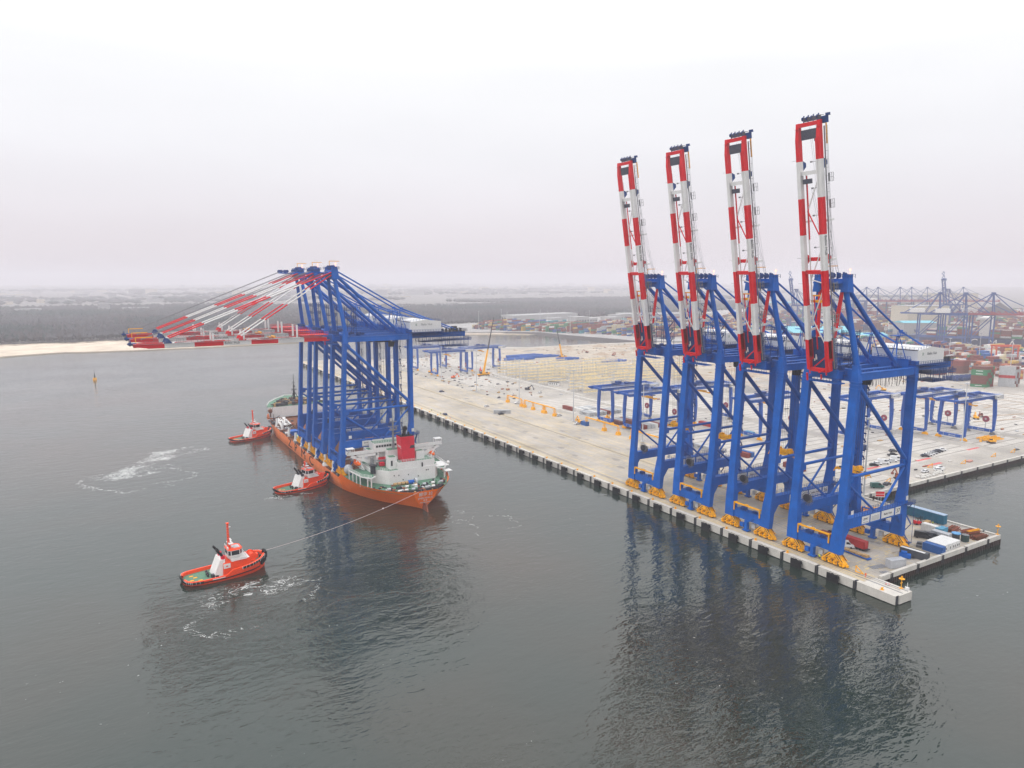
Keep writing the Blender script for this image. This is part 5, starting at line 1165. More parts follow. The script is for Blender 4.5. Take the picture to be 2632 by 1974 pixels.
# ------------------------------------------------------------------ light masts
def make_mast(loc, label, h=35):
    t = thing('light_mast', label, 'lamp', loc, 0, 'tall grey floodlight masts')
    mb = MB(); mb.tube((0, 0, .3), (0, 0, h), .42, 8, .2); mb.box(-.9, .9, -.9, .9, 0, .5); part('pole', mb, M['mastgrey'], t)
    mb = MB(); mb.tube((0, 0, h), (0, 0, h + .4), .9, 8)
    for k in range(8): a = k * pi / 4; mb.cbox((1.1 * cos(a), 1.1 * sin(a), h - .1), (.6, .6, .4))
    part('floodlight', mb, M['lgrey'], t); return t
m0 = make_mast((276, 386.6, 0), 'grey light mast standing beside the blue yard crane and white car')
for x, y, l_ in ((275.2, 456.4, 'grey light mast rising behind the yellow pipe gantries'), (285.7, 618.9, 'grey light mast at the left yard crane'), (279.8, 535, 'grey light mast between the ship cranes and yellow gantries'), (439.5, 219.5, 'grey light mast beside the yard crane near parked cars'),
                 (291, 184.4, 'tall grey light mast by the green van at the basin corner'), (276, 316, 'grey light mast behind the farthest quay crane'), (276, 700, 'distant grey light mast at the back of the quay')):
    dup(m0, (x, y, 0), None, l_)

# ------------------------------------------------------------------ yellow pipe gantries along x=275.5
def pipe_gantry(y0, y1, label, legs):
    t = thing('pipe_gantry', label, 'gantry', (275.6, y0, 0), 0, 'yellow pipe gantries on the apron'); Lg = y1 - y0
    mb = MB(); mb.beam((0, 0, 5.6), (0, Lg, 5.6), .55, .75); part('beam', mb, M['yellow'], t)
    for y in legs:
        mb = MB(); 
        for dx in (-.7, .7): mb.beam((dx, y - .7, .8), (dx * .6, y - .5, 5.4), .22, .22); mb.beam((dx, y + .7, .8), (dx * .6, y + .5, 5.4), .22, .22)
        mb.taper((-1.3, 1.3, y - 1.3, y + 1.3), (-1.1, 1.1, y - 1.1, y + 1.1), 0, 2.0); mb.cbox((0, y, 3.4), (1.2, 1.2, .2)); part('leg', mb, M['yellow'], t)
pipe_gantry(408.6, 449.5, 'longer yellow pipe gantry on five legs on the apron', [0, 12.5, 14.6, 28.5, 40.6])
pipe_gantry(453.5, 474.8, 'shorter yellow pipe gantry farther up the apron', [0, 21])
pipe_gantry(338, 372, 'low yellow pipe gantry beside the yard crane sill', [0, 14, 33])
pipe_gantry(300, 326, 'yellow pipe gantry seen between the quay crane legs', [0, 25])

# ------------------------------------------------------------------ loose containers on the terminal
g1 = 'containers set down on the terminal floor'
container('grey', (248.8, 436.5, 0), radians(-28), label='single grey container standing alone on the open apron', group=g1, txt='MAERSK')
container('rust red', (298.5, 424.5, 0), radians(90), label='single rust red container on the white stacking block by a light mast', group=g1)
container('blue', (275.4, 372.6, 0), radians(90), 6.1, label='short blue container next to a white car beside the mast', group=g1)
gr = ['grey', 'grey', 'white', 'grey', 'grey', 'rust red', 'grey', 'grey', 'grey']
for i, c in enumerate(gr):
    container(c, (296.5 + i * 3.2, 400, 0), radians(90), label=('grey' if c == 'grey' else c) + ' container in the row left of the blue yard crane', group='row of containers left of the yard crane', txt='MAERSK' if i == 0 else None)
for i, c in enumerate(['white', 'grey', 'white', 'grey', 'grey']):
    container(c, (300 + i * 3.2, 414, 0), radians(90), label=c + ' container in the second row, left of the yard crane', group='row of containers left of the yard crane')
for i, (c, z) in enumerate([('rust red', 0), ('brown', 2.6), ('rust red', 0), ('grey', 0), ('grey', 0), ('white', 0), ('rust red', 0), ('grey', 0), ('grey', 0)]):
    container(c, (295 + (i if z == 0 else 0) * 3.1, 348, z), radians(90), label=c + ' container ' + ('stacked on top ' if z else '') + 'inside the yard crane behind the quay cranes', group='containers under the second yard crane')
for i, c in enumerate(['brown', 'grey', 'grey', 'rust red', 'grey', 'white']):
    container(c, (296 + i * 3.1, 366, 0), radians(90), label=c + ' container under the farther yard crane', group='containers under the farther yard crane')
container('grey', (293, 284, 0), radians(90), label='grey container seen through the first two quay cranes', group=g1, txt='MAERSK')
container('rust red', (300, 263.2, 0), radians(90), label='rust red container seen through the middle quay cranes', group=g1)
container('blue', (303.2, 263.2, 0), radians(90), label='blue container beside a rust red one behind the middle quay cranes', group=g1)
container('bright red', (343, 330, 0), radians(90), label='bright red container far back between the quay crane legs', group=g1)
container('rust red', (302.5, 230, 0), radians(90), label='rust red container behind the legs of quay crane 37', group=g1)
container('light blue', (345, 296, 0), radians(90), 6.1, label='short light blue container near the middle yard crane', group=g1)
container('dark blue', (372, 239, 0), radians(90), 6.1, label='short dark blue container near the mast and parked cars', group=g1)

# ------------------------------------------------------------------ vehicles
def vehicle(kind, colname, col, loc, rz, label, group='cars and vans parked on the terminal'):
    t = thing({'car': 'parked_car', 'van': 'parked_van', 'pickup': 'pickup_truck'}[kind], label, 'car' if kind == 'car' else 'van' if kind == 'van' else 'truck', loc, rz, group)
    pm = mat('car_paint_' + colname, col, .3, .05, 2, spec=.6)
    if kind == 'van': Lg, Wd, low, top = 5.9, 2.0, 1.15, 2.5; cab = [(-2.9, 1.1), (-2.85, 2.4), (-2.6, 2.55), (1.0, 2.55), (1.9, 1.55), (2.8, 1.25), (2.95, .45), (-2.9, .4)]
    elif kind == 'pickup': Lg, Wd, low = 5.3, 1.85, .95; cab = [(-2.6, .95), (-.9, 1.0), (-.7, 1.75), (.8, 1.75), (1.5, 1.05), (2.55, .9), (2.65, .4), (-2.6, .4)]
    else: Lg, Wd, low = 4.5, 1.8, .85; cab = [(-2.25, .85), (-1.9, 1.0), (-1.2, 1.48), (.45, 1.48), (1.25, .95), (2.1, .8), (2.25, .4), (-2.25, .35)]
    n = len(cab); h = Wd / 2
    mb = MB()
    def yw(z): return h if z <= low + .15 else h * .86
    P = [(x, -yw(z), z) for x, z in cab] + [(x, yw(z), z) for x, z in cab]
    mb.add(P, [tuple(range(n)), tuple(range(n, 2 * n))[::-1]] + [(i, (i + 1) % n, n + (i + 1) % n, n + i) for i in range(n)]); part('body', mb, pm, t)
    mb = MB()
    if kind == 'car': g_ = [(-1.75, 1.02), (-1.15, 1.40), (.4, 1.40), (1.1, .98)]
    elif kind == 'van': g_ = [(.2, 1.5), (.2, 2.3), (.95, 2.3), (1.75, 1.5)]
    else: g_ = [(-.75, 1.05), (-.6, 1.66), (.72, 1.66), (1.35, 1.05)]
    for s_ in (-1, 1): mb.add([(x, s_ * (h * .90 if z > low + .3 else h * .965), z) for x, z in g_], [(0, 1, 2, 3)])
    if kind == 'car': mb.add([(1.26, -h * .75, .97), (1.26, h * .75, .97), (.5, h * .7, 1.46), (.5, -h * .7, 1.46)], [(0, 1, 2, 3)]); mb.add([(-1.96, -h * .7, 1.02), (-1.96, h * .7, 1.02), (-1.28, h * .66, 1.45), (-1.28, -h * .66, 1.45)], [(0, 1, 2, 3)])
    elif kind == 'van': mb.add([(1.93, -h * .8, 1.6), (1.93, h * .8, 1.6), (1.1, h * .76, 2.5), (1.1, -h * .76, 2.5)], [(0, 1, 2, 3)])
    else: mb.add([(1.52, -h * .75, 1.08), (1.52, h * .75, 1.08), (.88, h * .7, 1.72), (.88, -h * .7, 1.72)], [(0, 1, 2, 3)])
    for i in range(len(mb.v)):
        x, y, z = mb.v[i]; mb.v[i] = (x + .02, y * 1.012, z + .02)
    part('window', mb, M['glass'], t)
    for x in (-Lg * .31, Lg * .31):
        for s_ in (-1, 1): mb = MB(); mb.tube((x, s_ * (h - .2), .34), (x, s_ * (h + .02), .34), .34, 10); part('wheel', mb, M['tyre'], t)
    return t
WH = ('white', (.7, .7, .7)); DK = ('dark_grey', (.05, .055, .07)); SL = ('silver', (.4, .41, .43)); BK = ('black', (.015, .016, .02)); GN = ('green', (.02, .10, .085)); BL_ = ('dark_blue', (.03, .05, .13))
A = radians
vs = [('car', SL, (250.6, 140.8), 25, 'silver car parked beside the landward bogie of crane 37'), ('car', DK, (252.4, 137.2), 205, 'dark grey car beside the blue container on the pier'),
      ('van', BK, (261.5, 141.2), -60, 'black van parked behind the white office containers'), ('van', DK, (263.6, 138.9), -60, 'dark grey van parked alongside the black van'),
      ('van', GN, (307.5, 188.6), -35, 'dark green van at the basin edge beside a tall mast'), ('car', DK, (316, 189), 0, 'small dark car beside the dark green van'),
      ('car', WH, (353.8, 192.6), 0, 'white car standing alone by a heap of rubble'), ('car', WH, (362.5, 190.8), -40, 'white car at the basin edge, left of a pair'), ('pickup', WH, (366.5, 192.6), -30, 'white pickup at the basin edge, right of a pair'),
      ('car', BL_, (252.6, 547.2), 0, 'dark car far up the apron alone, behind the ship cranes'), ('car', WH, (252, 465.8), 20, 'white car alone in the middle of the apron'), ('car', DK, (246, 433), 0, 'dark car parked against the lone grey container'),
      ('car', WH, (278.6, 407.6), 10, 'white car at the end of the longer yellow gantry'), ('car', WH, (272.4, 377.5), 15, 'white car next to the short blue container'), ('car', BL_, (210.9, 452), 90, 'dark blue car near the quay edge with people beside it'),
      ('pickup', WH, (279, 466), 0, 'white pickup behind the shorter yellow gantry'), ('car', WH, (281.5, 461), 70, 'white car behind the shorter yellow gantry'), ('car', WH, (322, 500), 20, 'white car in front of the yellow racks'),
      ('van', WH, (228, 150), -50, 'white van half hidden under crane 37'), ('car', WH, (232.4, 168), -50, 'white car parked under the quay cranes'), ('car', DK, (236, 160.5), -50, 'dark car parked under the quay cranes')]
for k_, c_, p, a, l_ in vs: vehicle(k_, c_[0], c_[1], (*p, .012), A(a), l_)
row = [('car', BK), ('car', WH), ('van', WH), ('car', SL), ('car', WH), ('van', WH), ('car', DK)]
for i, (k_, c_) in enumerate(row): vehicle(k_, c_[0], c_[1], (343 + i * 4.1, 213 + (i % 2) * .6, .012), A(-42), f"{c_[0].replace('_', ' ')} {k_} in the nearer row of parked vehicles, place {['at the left end', 'second from the left', 'third from the left', 'in the middle', 'third from the right', 'second from the right', 'at the right end'][i]}", 'nearer row of parked vehicles')
row = [('car', DK), ('car', WH), ('car', WH), ('car', SL), ('car', DK), ('car', DK), ('pickup', WH)]
for i, (k_, c_) in enumerate(row): vehicle(k_, c_[0], c_[1], (385 + i * 3.6, 210.4 + i * .5, .012), A(-42), f"{c_[0].replace('_', ' ')} {k_} in the farther row of parked vehicles, place {['at the left end', 'second from the left', 'third from the left', 'in the middle', 'third from the right', 'second from the right', 'at the right end'][i]}", 'farther row of parked vehicles')
vehicle('car', 'dark_grey', DK[1], (381, 226, .012), A(-30), 'dark car parked apart behind the row of vehicles'); vehicle('pickup', 'black', BK[1], (372, 221, .012), A(-20), 'black pickup with timber parked apart from the rows')

# ------------------------------------------------------------------ mobile cranes
def mobile_crane(loc, tip, rz, label):
    t = thing('mobile_crane', label, 'crane', loc, 0, 'yellow mobile cranes')
    tip = Vector(tip) - Vector(loc); m_ = Vector((0, 0, 2.6)).lerp(tip, .42)
    mb = MB(); mb.box(-6.5, 6.5, -1.4, 1.4, .9, 1.9); mb.box(5.0, 6.5, -1.4, 1.4, 1.9, 3.0); mb.box(-2.4, 2.4, -1.3, 1.3, 2.0, 3.4); part('chassis', mb, M['yellow'], t)
    mb = MB()
    for x in (-5, -3.4, -1, 1, 3.4, 5):
        for s_ in (-1, 1): mb.tube((x, s_ * 1.1, .6), (x, s_ * 1.5, .6), .6, 9)
    part('wheel', mb, M['tyre'], t)
    mb = MB(); mb.beam((0, 0, 2.6), m_, 1.5, 1.7, w2=1.1, h2=1.3); part('lower_boom', mb, M['yellow'], t)
    mb = MB(); mb.beam(m_, tip, .9, 1.0, w2=.45, h2=.5); part('upper_boom', mb, M['dark'], t)
    mb = MB(); mb.box(-4, -2.2, -1.4, 1.4, 2.2, 3.6); mb.cbox((3.2, -1.0, 2.9), (1.6, .9, 1.4)); part('counterweight', mb, M['dark'], t)
mobile_crane((333, 621.6, 0), (345, 621.6, 57.7), 0, 'yellow mobile crane with long dark boom left of the racks')
mobile_crane((488, 709, 0), (479.8, 709, 38.3), 0, 'yellow mobile crane behind the racks, boom leaning left')

# ------------------------------------------------------------------ reefer racks
def rack_mesh(nb, nl=5, bay=3.4, lvl=2.7):
    mb = MB(); Lx = nb * bay
    for i in range(nb + 1):
        for y in (0, 1.6): mb.beam((i * bay, y, 0), (i * bay, y, nl * lvl + (2.6 if i % 3 == 0 else .4)), .26, .26, 1)
    for l_ in range(1, nl + 1):
        z = l_ * lvl
        for y in (0, 1.6): mb.beam((0, y, z), (Lx, y, z), .3, .42); mb.beam((0, y, z + 1), (Lx, y, z + 1), .07, .07)
    for i in range(0, nb, 3): mb.beam((i * bay, 1.6, 0), ((i + 1) * bay, 1.6, nl * lvl), .1, .1)
    return mb
rk = rack_mesh(9).mesh('reefer_rack', [M['scaf'], M['mastgrey']])
k = 0
for bx, ys_l in ((345, range(538, 616, 19)), (386, range(528, 604, 18)), (430, range(512, 594, 19)), (346, range(470, 500, 21)), (474, range(500, 580, 20)), (392, range(468, 500, 20))):
    for y in ys_l:
        o = link('reefer_rack', rk, None, (bx, y, 0)); tag(o, 'open yellow steel reefer rack under construction beyond the apron', 'rack', 'yellow steel racks in rows behind the yard'); k += 1
# low concrete crane beams between the rack blocks
for i, (x, y0_, y1_) in enumerate(((342, 470, 620), (379, 500, 610), (420, 490, 600), (335, 380, 470))):
    t = thing('precast_beam_row', ['low pale concrete wall left of the racks', 'low pale concrete wall between racks', 'low pale concrete wall right of the racks', 'low pale concrete wall behind the containers'][i], 'wall', (x, y0_, 0), 0, 'low precast concrete walls among the racks')
    n = int((y1_ - y0_) / 6); mbm = MB(); mbm.box(-.5, .5, .08, 5.9, 0, 1.6); mbm.box(-.9, .9, 2.6, 3.4, 0, .5); me = mbm.mesh('wall_block', [M['pale']])
    for q in range(n): link('wall_block', me, t, (0, q * 6, 0))
# bundles of blue steel beams beside the inner basin
for i, (x, y, Lg, rz) in enumerate(((432, 742, 52, 3), (440, 728, 56, -2), (500, 640, 34, 4), (470, 690, 30, 0), (414, 715, 40, 2))):
    t = thing('steel_beam_bundle', ['pile of blue steel girders lying by the inner basin', 'second pile of blue girders in front of the first', 'short blue girders lying right of the racks', 'short blue girders lying behind the racks', 'blue girders left of the racks near the yard crane'][i], 'girder', (x, y, 0), A(rz), 'blue girders lying on the ground')
    for q in range(3): mb = MB(); mb.box(0, Lg - q * 4, q * 2.2, q * 2.2 + 1.5, .3, 2.5 + .3 * q); mb.box(0, Lg - q * 4, q * 2.2 - .2, q * 2.2 + 1.7, 2.5 + .3 * q, 2.6 + .3 * q); part('girder', mb, M['blue'], t)

# ------------------------------------------------------------------ small site things
def excavator(loc, rz, m, label, cat='excavator', g='construction machines on the terminal'):
    t = thing('excavator', label, cat, loc, rz, g)
    mb = MB()
    for s_ in (-1, 1): mb.prism([(-1.9, .2), (-1.5, 0), (1.5, 0), (1.9, .2), (1.9, .6), (1.5, .85), (-1.5, .85), (-1.9, .6)], 1, s_ * 1.2 - .3, s_ * 1.2 + .3)
    part('track', mb, M['dark'], t)
    mb = MB(); mb.box(-2.2, 1.2, -1.25, 1.25, 1.0, 2.0); mb.box(.0, 1.3, .2, 1.2, 2.0, 2.9); mb.beam((1.2, -.3, 1.8), (4.2, -.3, 4.4), .4, .6); mb.beam((4.2, -.3, 4.4), (6.2, -.3, 2.0), .3, .5); mb.cbox((6.2, -.3, 1.3), (1.0, 1.0, 1.0)); part('body', mb, m, t)
    mb = MB(); mb.box(.05, 1.33, .17, 1.23, 2.1, 2.8); part('window', mb, M['glass'], t)
    return t
ex = [((520, 252), 40, M['yellow'], 'yellow excavator on bare ground beyond the yard cranes'), ((532, 255), 200, M['rustred'], 'rust coloured excavator beyond the yard cranes'), ((298, 618), 10, M['orangepaint'], 'orange machine in front of the left yard crane'), ((552, 745), 160, M['rustred'], 'red excavator on the spoil heaps by the basin'),
      ((560, 700), 30, M['rustred'], 'second red excavator among the spoil heaps'), ((345, 650), 70, M['red'], 'red machine beside the left mobile crane'), ((296, 668), 0, M['yellow'], 'yellow digger under the left yard crane'), ((300, 380), 15, M['yellow'], 'yellow machine at the yard crane bogies'),
      ((276, 379), 80, M['yellow'], 'small yellow machine at the foot of the light mast'), ((451, 209), 150, M['yellow'], 'yellow lifting machine beside the nearest yard crane'), ((330, 192), 60, M['rustred'], 'rusty machine at the basin edge near the wall'), ((322, 520), 300, M['dark'], 'dark machine near the racks'), ((585, 360), 100, M['yellow'], 'yellow digger on the sand far right')]
for p, a, m_, l_ in ex: excavator((*p, 0), A(a), m_, l_)
# yellow boom parts lying by the yard crane
t = thing('lift_boom', 'heap of yellow lift booms beside the nearest yard crane', 'machine part', (452, 214, 0), A(-25))
for k in range(5): mb = MB(); mb.beam((0, k * 1.3, .8 + .4 * (k % 2)), (13 - k, k * 1.6, 1.3 + .5 * (k % 3)), .6, .8); part('boom_section', mb, M['yellow'], t)
# spoil heaps, rubble
def heap(loc, r, h, m, label, name='spoil_heap', cat='heap', g='heaps of soil and sand'):
    mb = MB(); rings = []
    for k in range(6):
        u = k / 5; rr = (1 - u) ** .9; rings.append([(r * rr * cos(2 * pi * i / 18) * (1 + R.uniform(-.1, .1)), r * rr * .7 * sin(2 * pi * i / 18) * (1 + R.uniform(-.1, .1)), h * u * (1 + R.uniform(-.05, .05))) for i in range(18)])
    mb.loft(rings, 0, True, True, (False, True)); o = part(name, mb, m, None, loc); tag(o, label, cat, g); return o
sand = mat('loose_soil', (.36, .28, .21), .95, .25, .3, bump=.5); gravel = mat('grey_gravel', (.26, .25, .24), .95, .2, .6, bump=.5)
heap((560, 430, 0), 22, 8, gravel, 'large grey gravel cone behind the hanging trolley cage'); heap((480, 420, 0), 16, 5.5, gravel, 'grey gravel cone left of the larger one')
for k in range(26): heap((R.uniform(500, 690), R.uniform(640, 820), 0), R.uniform(5, 14), R.uniform(1, 3.5), R.choice([sand, sand, gravel]), 'low heap of soil on the bare ground by the inner basin')
for k in range(14): heap((R.uniform(490, 700), R.uniform(380, 620), 0), R.uniform(6, 20), R.uniform(.8, 2.2), sand, 'low heap of soil on the bare ground behind the yard')
heap((1765, 830, 0), 75, 42, mat('coal', (.03, .03, .035), .95, .2, .1), 'huge dark coal heap in the far distance at right', 'coal_heap', 'heap', None)
mb = MB()
for k in range(70): a = R.random(); mb.blob((340 + a * 22 + R.uniform(-1, 1), 188 + R.uniform(-1.4, 2.2), .3), (R.uniform(.3, .8),) * 3, 5, 3, 0, .4)
tag(part('rubble', mb, M['pale']), 'row of pale rubble along the basin edge', 'rubble', kind='stuff')
# small debris and materials scattered over the building ground
mb = MB()
for k in range(700):
    x = R.uniform(330, 720); y = R.uniform(190, 830)
    if y > 830 - (x - 330) * .02: continue
    if R.random() < .5 and x < 480 and y < 620: continue
    mb.cbox((x, y, .25), (R.uniform(.4, 4), R.uniform(.4, 2), R.uniform(.2, 1.0)), R.choice([0, 1, 1, 2, 2, 3, 3, 4]))
for k in range(240):
    x = R.uniform(277, 345); y = R.uniform(480, 820); mb.cbox((x, y, .25), (R.uniform(.4, 3), R.uniform(.4, 2.0), R.uniform(.2, 1.2)), R.choice([0, 1, 2, 3, 3, 4]))
tag(part('building_material', mb, [M['pale'], M['wood'], M['rustred'], M['dark'], M['lgrey'], M['white']]), 'scattered building materials on the unfinished ground', 'debris', kind='stuff')
mb = MB()
for k in range(130):
    x = R.uniform(480, 1000); y = R.uniform(200, 800); a = R.uniform(-.3, .3); mb.beam((x, y, .06), (x + 60 * R.random() * cos(a) + 20, y + 40 * sin(a) - 10, .06), R.uniform(.8, 3), .1)
for k in range(60):
    x = R.uniform(480, 700); y = R.uniform(200, 800); mb.beam((x, y, .06), (x + R.uniform(-6, 6), y + R.uniform(20, 90), .06), R.uniform(.8, 2), .1)
tag(part('earth_ridge', mb, sand), kind='structure')
# site hut
t = thing('site_hut', 'white site hut with dark roof beside the racks', 'hut', (357, 531, 0), A(-50)); mb = MB(); mb.box(-5, 5, -2, 2, 0, 3); part('wall', mb, M['white'], t); mb = MB(); mb.box(-5.3, 5.3, -2.3, 2.3, 3, 3.2); part('roof', mb, M['dark'], t)
for x in (-3, -1, 1, 3): mb = MB(); mb.box(x - .35, x + .35, -2.05, -2, .9, 2.3); part('window', mb, M['glass'], t)

# ------------------------------------------------------------------ the pier end
g2 = 'containers and offices on the pier end'
container('light blue', (281.2, 152.0, 0), A(92), 12.2, 2.8, 'long teal tarpaulined trailer along the inner pier wall', g2) if False else None
t = thing('covered_trailer', 'long row covered with teal tarpaulin along the inner pier wall', 'trailer', (283.2, 153, 0), A(90))
mb = MB(); n = 14
for s_ in (-1.3, 1.3):
    P = []
    for k in range(n + 1): x = -8.2 + k * 16.4 / n; P += [(x, s_ + (.09 if k % 2 else -.04), .25), (x, s_ * .96 + (.05 if k % 2 else 0), 3.9)]
    mb.add(P, [(2 * i, 2 * i + 2, 2 * i + 3, 2 * i + 1) for i in range(n)])
mb.add([(-8.2, -1.3, .25), (-8.2, 1.3, .25), (-8.2, 1.25, 3.9), (-8.2, -1.25, 3.9)], [(0, 1, 2, 3)]); mb.add([(8.2, -1.3, .25), (8.2, 1.3, .25), (8.2, 1.25, 3.9), (8.2, -1.25, 3.9)], [(0, 1, 2, 3)])
part('tarpaulin', mb, M['teal'], t); mb = MB(); mb.box(-8.3, 8.3, -1.35, 1.35, 3.9, 4.05); part('roof', mb, mat('pale_blue_sheet', (.35, .45, .58), .5, .15, 1), t)
for x in (-6, -4.6, 5, 6.4):
    mb = MB(); mb.tube((x, -1.2, .5), (x, 1.2, .5), .5, 9); part('wheel', mb, M['tyre'], t)
container('blue', (251.2, 131.4, 0), A(92), 6.8, 2.8, 'dark blue container first in the row on the pier', g2)
def office(loc, rz, label, m=M['white'], Lc=6.1, nw=2, g='portable offices on the pier end'):
    t = thing('portable_office', label, 'office', loc, rz, g)
    mb = MB(); mb.box(-Lc / 2, Lc / 2, -1.22, 1.22, .1, 2.75)
    for x in (-Lc / 2, Lc / 2):
        for y in (-1.22, 1.22): mb.cbox((x, y, 1.42), (.16, .16, 2.84))
    mb.box(-Lc / 2 - .05, Lc / 2 + .05, -1.28, 1.28, 2.75, 2.9); part('wall', mb, m, t)
    for k in range(int(Lc / .8)):
        x = -Lc / 2 + .5 + k * .8; mbb = MB(); mbb.box(x, x + .08, -1.2, 1.2, 2.9, 2.95); part('roof_rib', mbb, m, t)
    for k in range(nw):
        y = (k - (nw - 1) / 2) * 1.2; mbb = MB(); mbb.box(Lc / 2 + .02, Lc / 2 + .06, y - .4, y + .4, 1.0, 2.0); fr_ = part('window_frame', mbb, M['cream'], t); mbb = MB(); mbb.box(Lc / 2 + .06, Lc / 2 + .08, y - .28, y + .28, 1.1, 1.9); part('pane', mbb, M['glass'], fr_)
    return t
for i in range(4): office((253.9 + i * 2.6, 131.8 + .05 * i, 0), A(-88), ['white portable office next to the dark blue container', 'white portable office second from the dark blue container', 'white portable office third from the dark blue container', 'white portable office at the far end of the row'][i], M['white'], 6.4, 1 if i < 2 else 2)
office((226.6, 130.4, 0), A(-14), 'grey portable office standing alone near the pier corner', M['lgrey'], 6.0, 2)
office((266, 137, 0), A(-88), 'low light grey shelter behind the row of offices', M['lgrey'], 6.0, 1)
container('dark grey', (240.6, 132.2, 0), A(-84), 9.0, 2.6, 'dark grey container with white roof beside the blue generator', g2)
mb = MB(); mb.box(-4.4, 3.6, -1.0, .3, 2.62, 2.66); o = part('roof_sheet', mb, M['cream'], None, (240.6, 132.2, 0), (0, 0, A(-84))); tag(o, 'white sheet lying on the dark grey container roof', 'sheet')
container('white', (271.4, 143.8, 0), A(92), 6.1, 2.6, 'white container standing beside the light blue one', g2)
container('light blue', (271.8, 140.0, 0), A(2), 4.6, 2.6, 'short light blue container next to the white one', g2)
t = thing('generator', 'blue generator machine in front of the dark grey container', 'machine', (237.0, 133.4, 0), A(-60)); mb = MB(); mb.box(-1.8, 1.8, -1.0, 1.0, .3, 1.5); mb.box(-1.2, .6, -.8, .8, 1.5, 2.3); part('housing', mb, M['blue'], t); mb = MB(); mb.tube((-1, -.9, .4), (-1, .9, .4), .4, 8); mb.tube((1, -.9, .4), (1, .9, .4), .4, 8); mb.box(1.8, 3.2, -.2, .2, .3, .5); part('wheel', mb, M['dark'], t)
# tanks, steel, timber
t = thing('storage_tank', 'dark tank with blue lid on the pier', 'tank', (269.6, 133.6, 0)); mb = MB(); mb.tube((0, 0, 0), (0, 0, 2.6), 1.25, 14); part('shell', mb, M['dark'], t); mb = MB(); mb.tube((0, 0, 2.6), (0, 0, 2.9), 1.6, 8); part('lid', mb, mat('blue_sheet', (.12, .34, .62), .5, .1, 1), t)
t = thing('storage_tank', 'dark green round tank beside the blue-lidded one', 'tank', (271.6, 131.4, 0)); mb = MB(); mb.tube((0, 0, 0), (0, 0, 2.5), 1.35, 14); part('shell', mb, mat('dark_green_tank', (.03, .06, .055), .6, .2, 1), t); mb = MB(); mb.tube((0, 0, 2.5), (0, 0, 2.8), 1.2, 14, .4); part('lid', mb, M['grey'], t)
for i, (x, y, rz, n) in enumerate(((279.5, 140.0, 8, 7), (281.6, 134.2, -8, 9), (279.5, 130.4, -6, 7))):
    t = thing('steel_beam_stack', ['pile of rusty steel sections nearest the orange worker', 'pile of rusty steel sections with a yellow bar on top', 'pile of rusty steel sections closest to the pier edge'][i], 'steel stack', (x, y, 0), A(rz), 'piles of rusty steel on the pier')
    for k in range(n):
        r_ = k // 4; q = k % 4; mb = MB(); z = .1 + r_ * .7; yy = (q - 1.5) * .95 + r_ * .3
        mb.box(-3.6 + R.uniform(-.7, .7), 3.4 + R.uniform(-.7, .7), yy - .38, yy + .38, z, z + .16); mb.box(-3.4, 3.3, yy - .38, yy - .28, z + .16, z + .5); mb.box(-3.4, 3.3, yy + .28, yy + .38, z + .16, z + .5)
        part('steel_section', mb, M['yellow'] if (i == 1 and k == n - 1) else R.choice([M['rust'], M['rustred'], M['rustred']]), t)
# forklift and pallets
t = thing('forklift', 'dark and red forklift by the teal covered row', 'forklift', (274.6, 150.6, 0), A(-30))
mb = MB(); mb.box(-1.4, 1.0, -.8, .8, .4, 1.3); mb.box(-1.6, -1.0, -.75, .75, .5, 1.7); part('body', mb, M['red'], t)
mb = MB()
for x in (-.6, .6):
    for y in (-.7, .7): mb.beam((x, y, 1.3), (x, y, 2.5), .1, .1)
mb.box(-.8, .8, -.8, .8, 2.5, 2.6); mb.beam((1.2, -.5, .2), (1.2, -.5, 3.4), .16, .16); mb.beam((1.2, .5, .2), (1.2, .5, 3.4), .16, .16); mb.box(1.2, 2.6, -.5, -.3, .2, .3); mb.box(1.2, 2.6, .3, .5, .2, .3); part('mast', mb, M['black'], t)
mb = MB()
for x in (-.9, .8):
    for s_ in (-1, 1): mb.tube((x, s_ * .55, .4), (x, s_ * .9, .4), .4, 9)
part('wheel', mb, M['tyre'], t)
t = thing('timber_pallet', 'stack of timber beside the forklift', 'timber', (277.4, 148.6, 0), A(10))
for k in range(5): mb = MB(); mb.box(-1.8, 1.8, -.9 + .02 * k, .9, .05 + k * .3, .3 + k * .3); part('board', mb, M['wood'], t)
container('bright red', (230.8, 148.6, 0), A(90), 9.5, 2.6, 'red curtained container standing on a trailer under crane 37', 'containers and offices on the pier end', txt=None).location.z = .9
t = thing('flat_trailer', 'low black trailer under the red container', 'trailer', (230.8, 148.2, 0), A(90)); mb = MB(); mb.box(-5.2, 5.2, -1.1, 1.1, .6, .88); part('bed', mb, M['dark'], t)
for x in (-3.8, -2.6, -1.4): mb = MB(); mb.tube((x, -1.1, .45), (x, 1.1, .45), .44, 9); part('wheel', mb, M['tyre'], t)
container('rust red', (229.0, 158.0, 0), A(90), 6.1, 2.9, 'dark red container behind the red one under crane 37', 'containers and offices on the pier end')
t = thing('flat_trailer', 'blue flatbed loaded with timber beside the red container', 'trailer', (224.6, 144.2, 0), A(88)); mb = MB(); mb.box(-5.4, 5.4, -1.15, 1.15, .35, .6); mb.box(-6.0, -5.4, -1.1, 1.1, .2, .5); part('bed', mb, M['blue'], t)
for k in range(9): mb = MB(); x = -4.4 + (k % 4) * 2.4; mb.box(x - .9, x + 1.1, -.9 + .1 * (k // 4), .8, .62 + (k // 4) * .3, .9 + (k // 4) * .3); part('timber_bundle', mb, M['wood'], t)
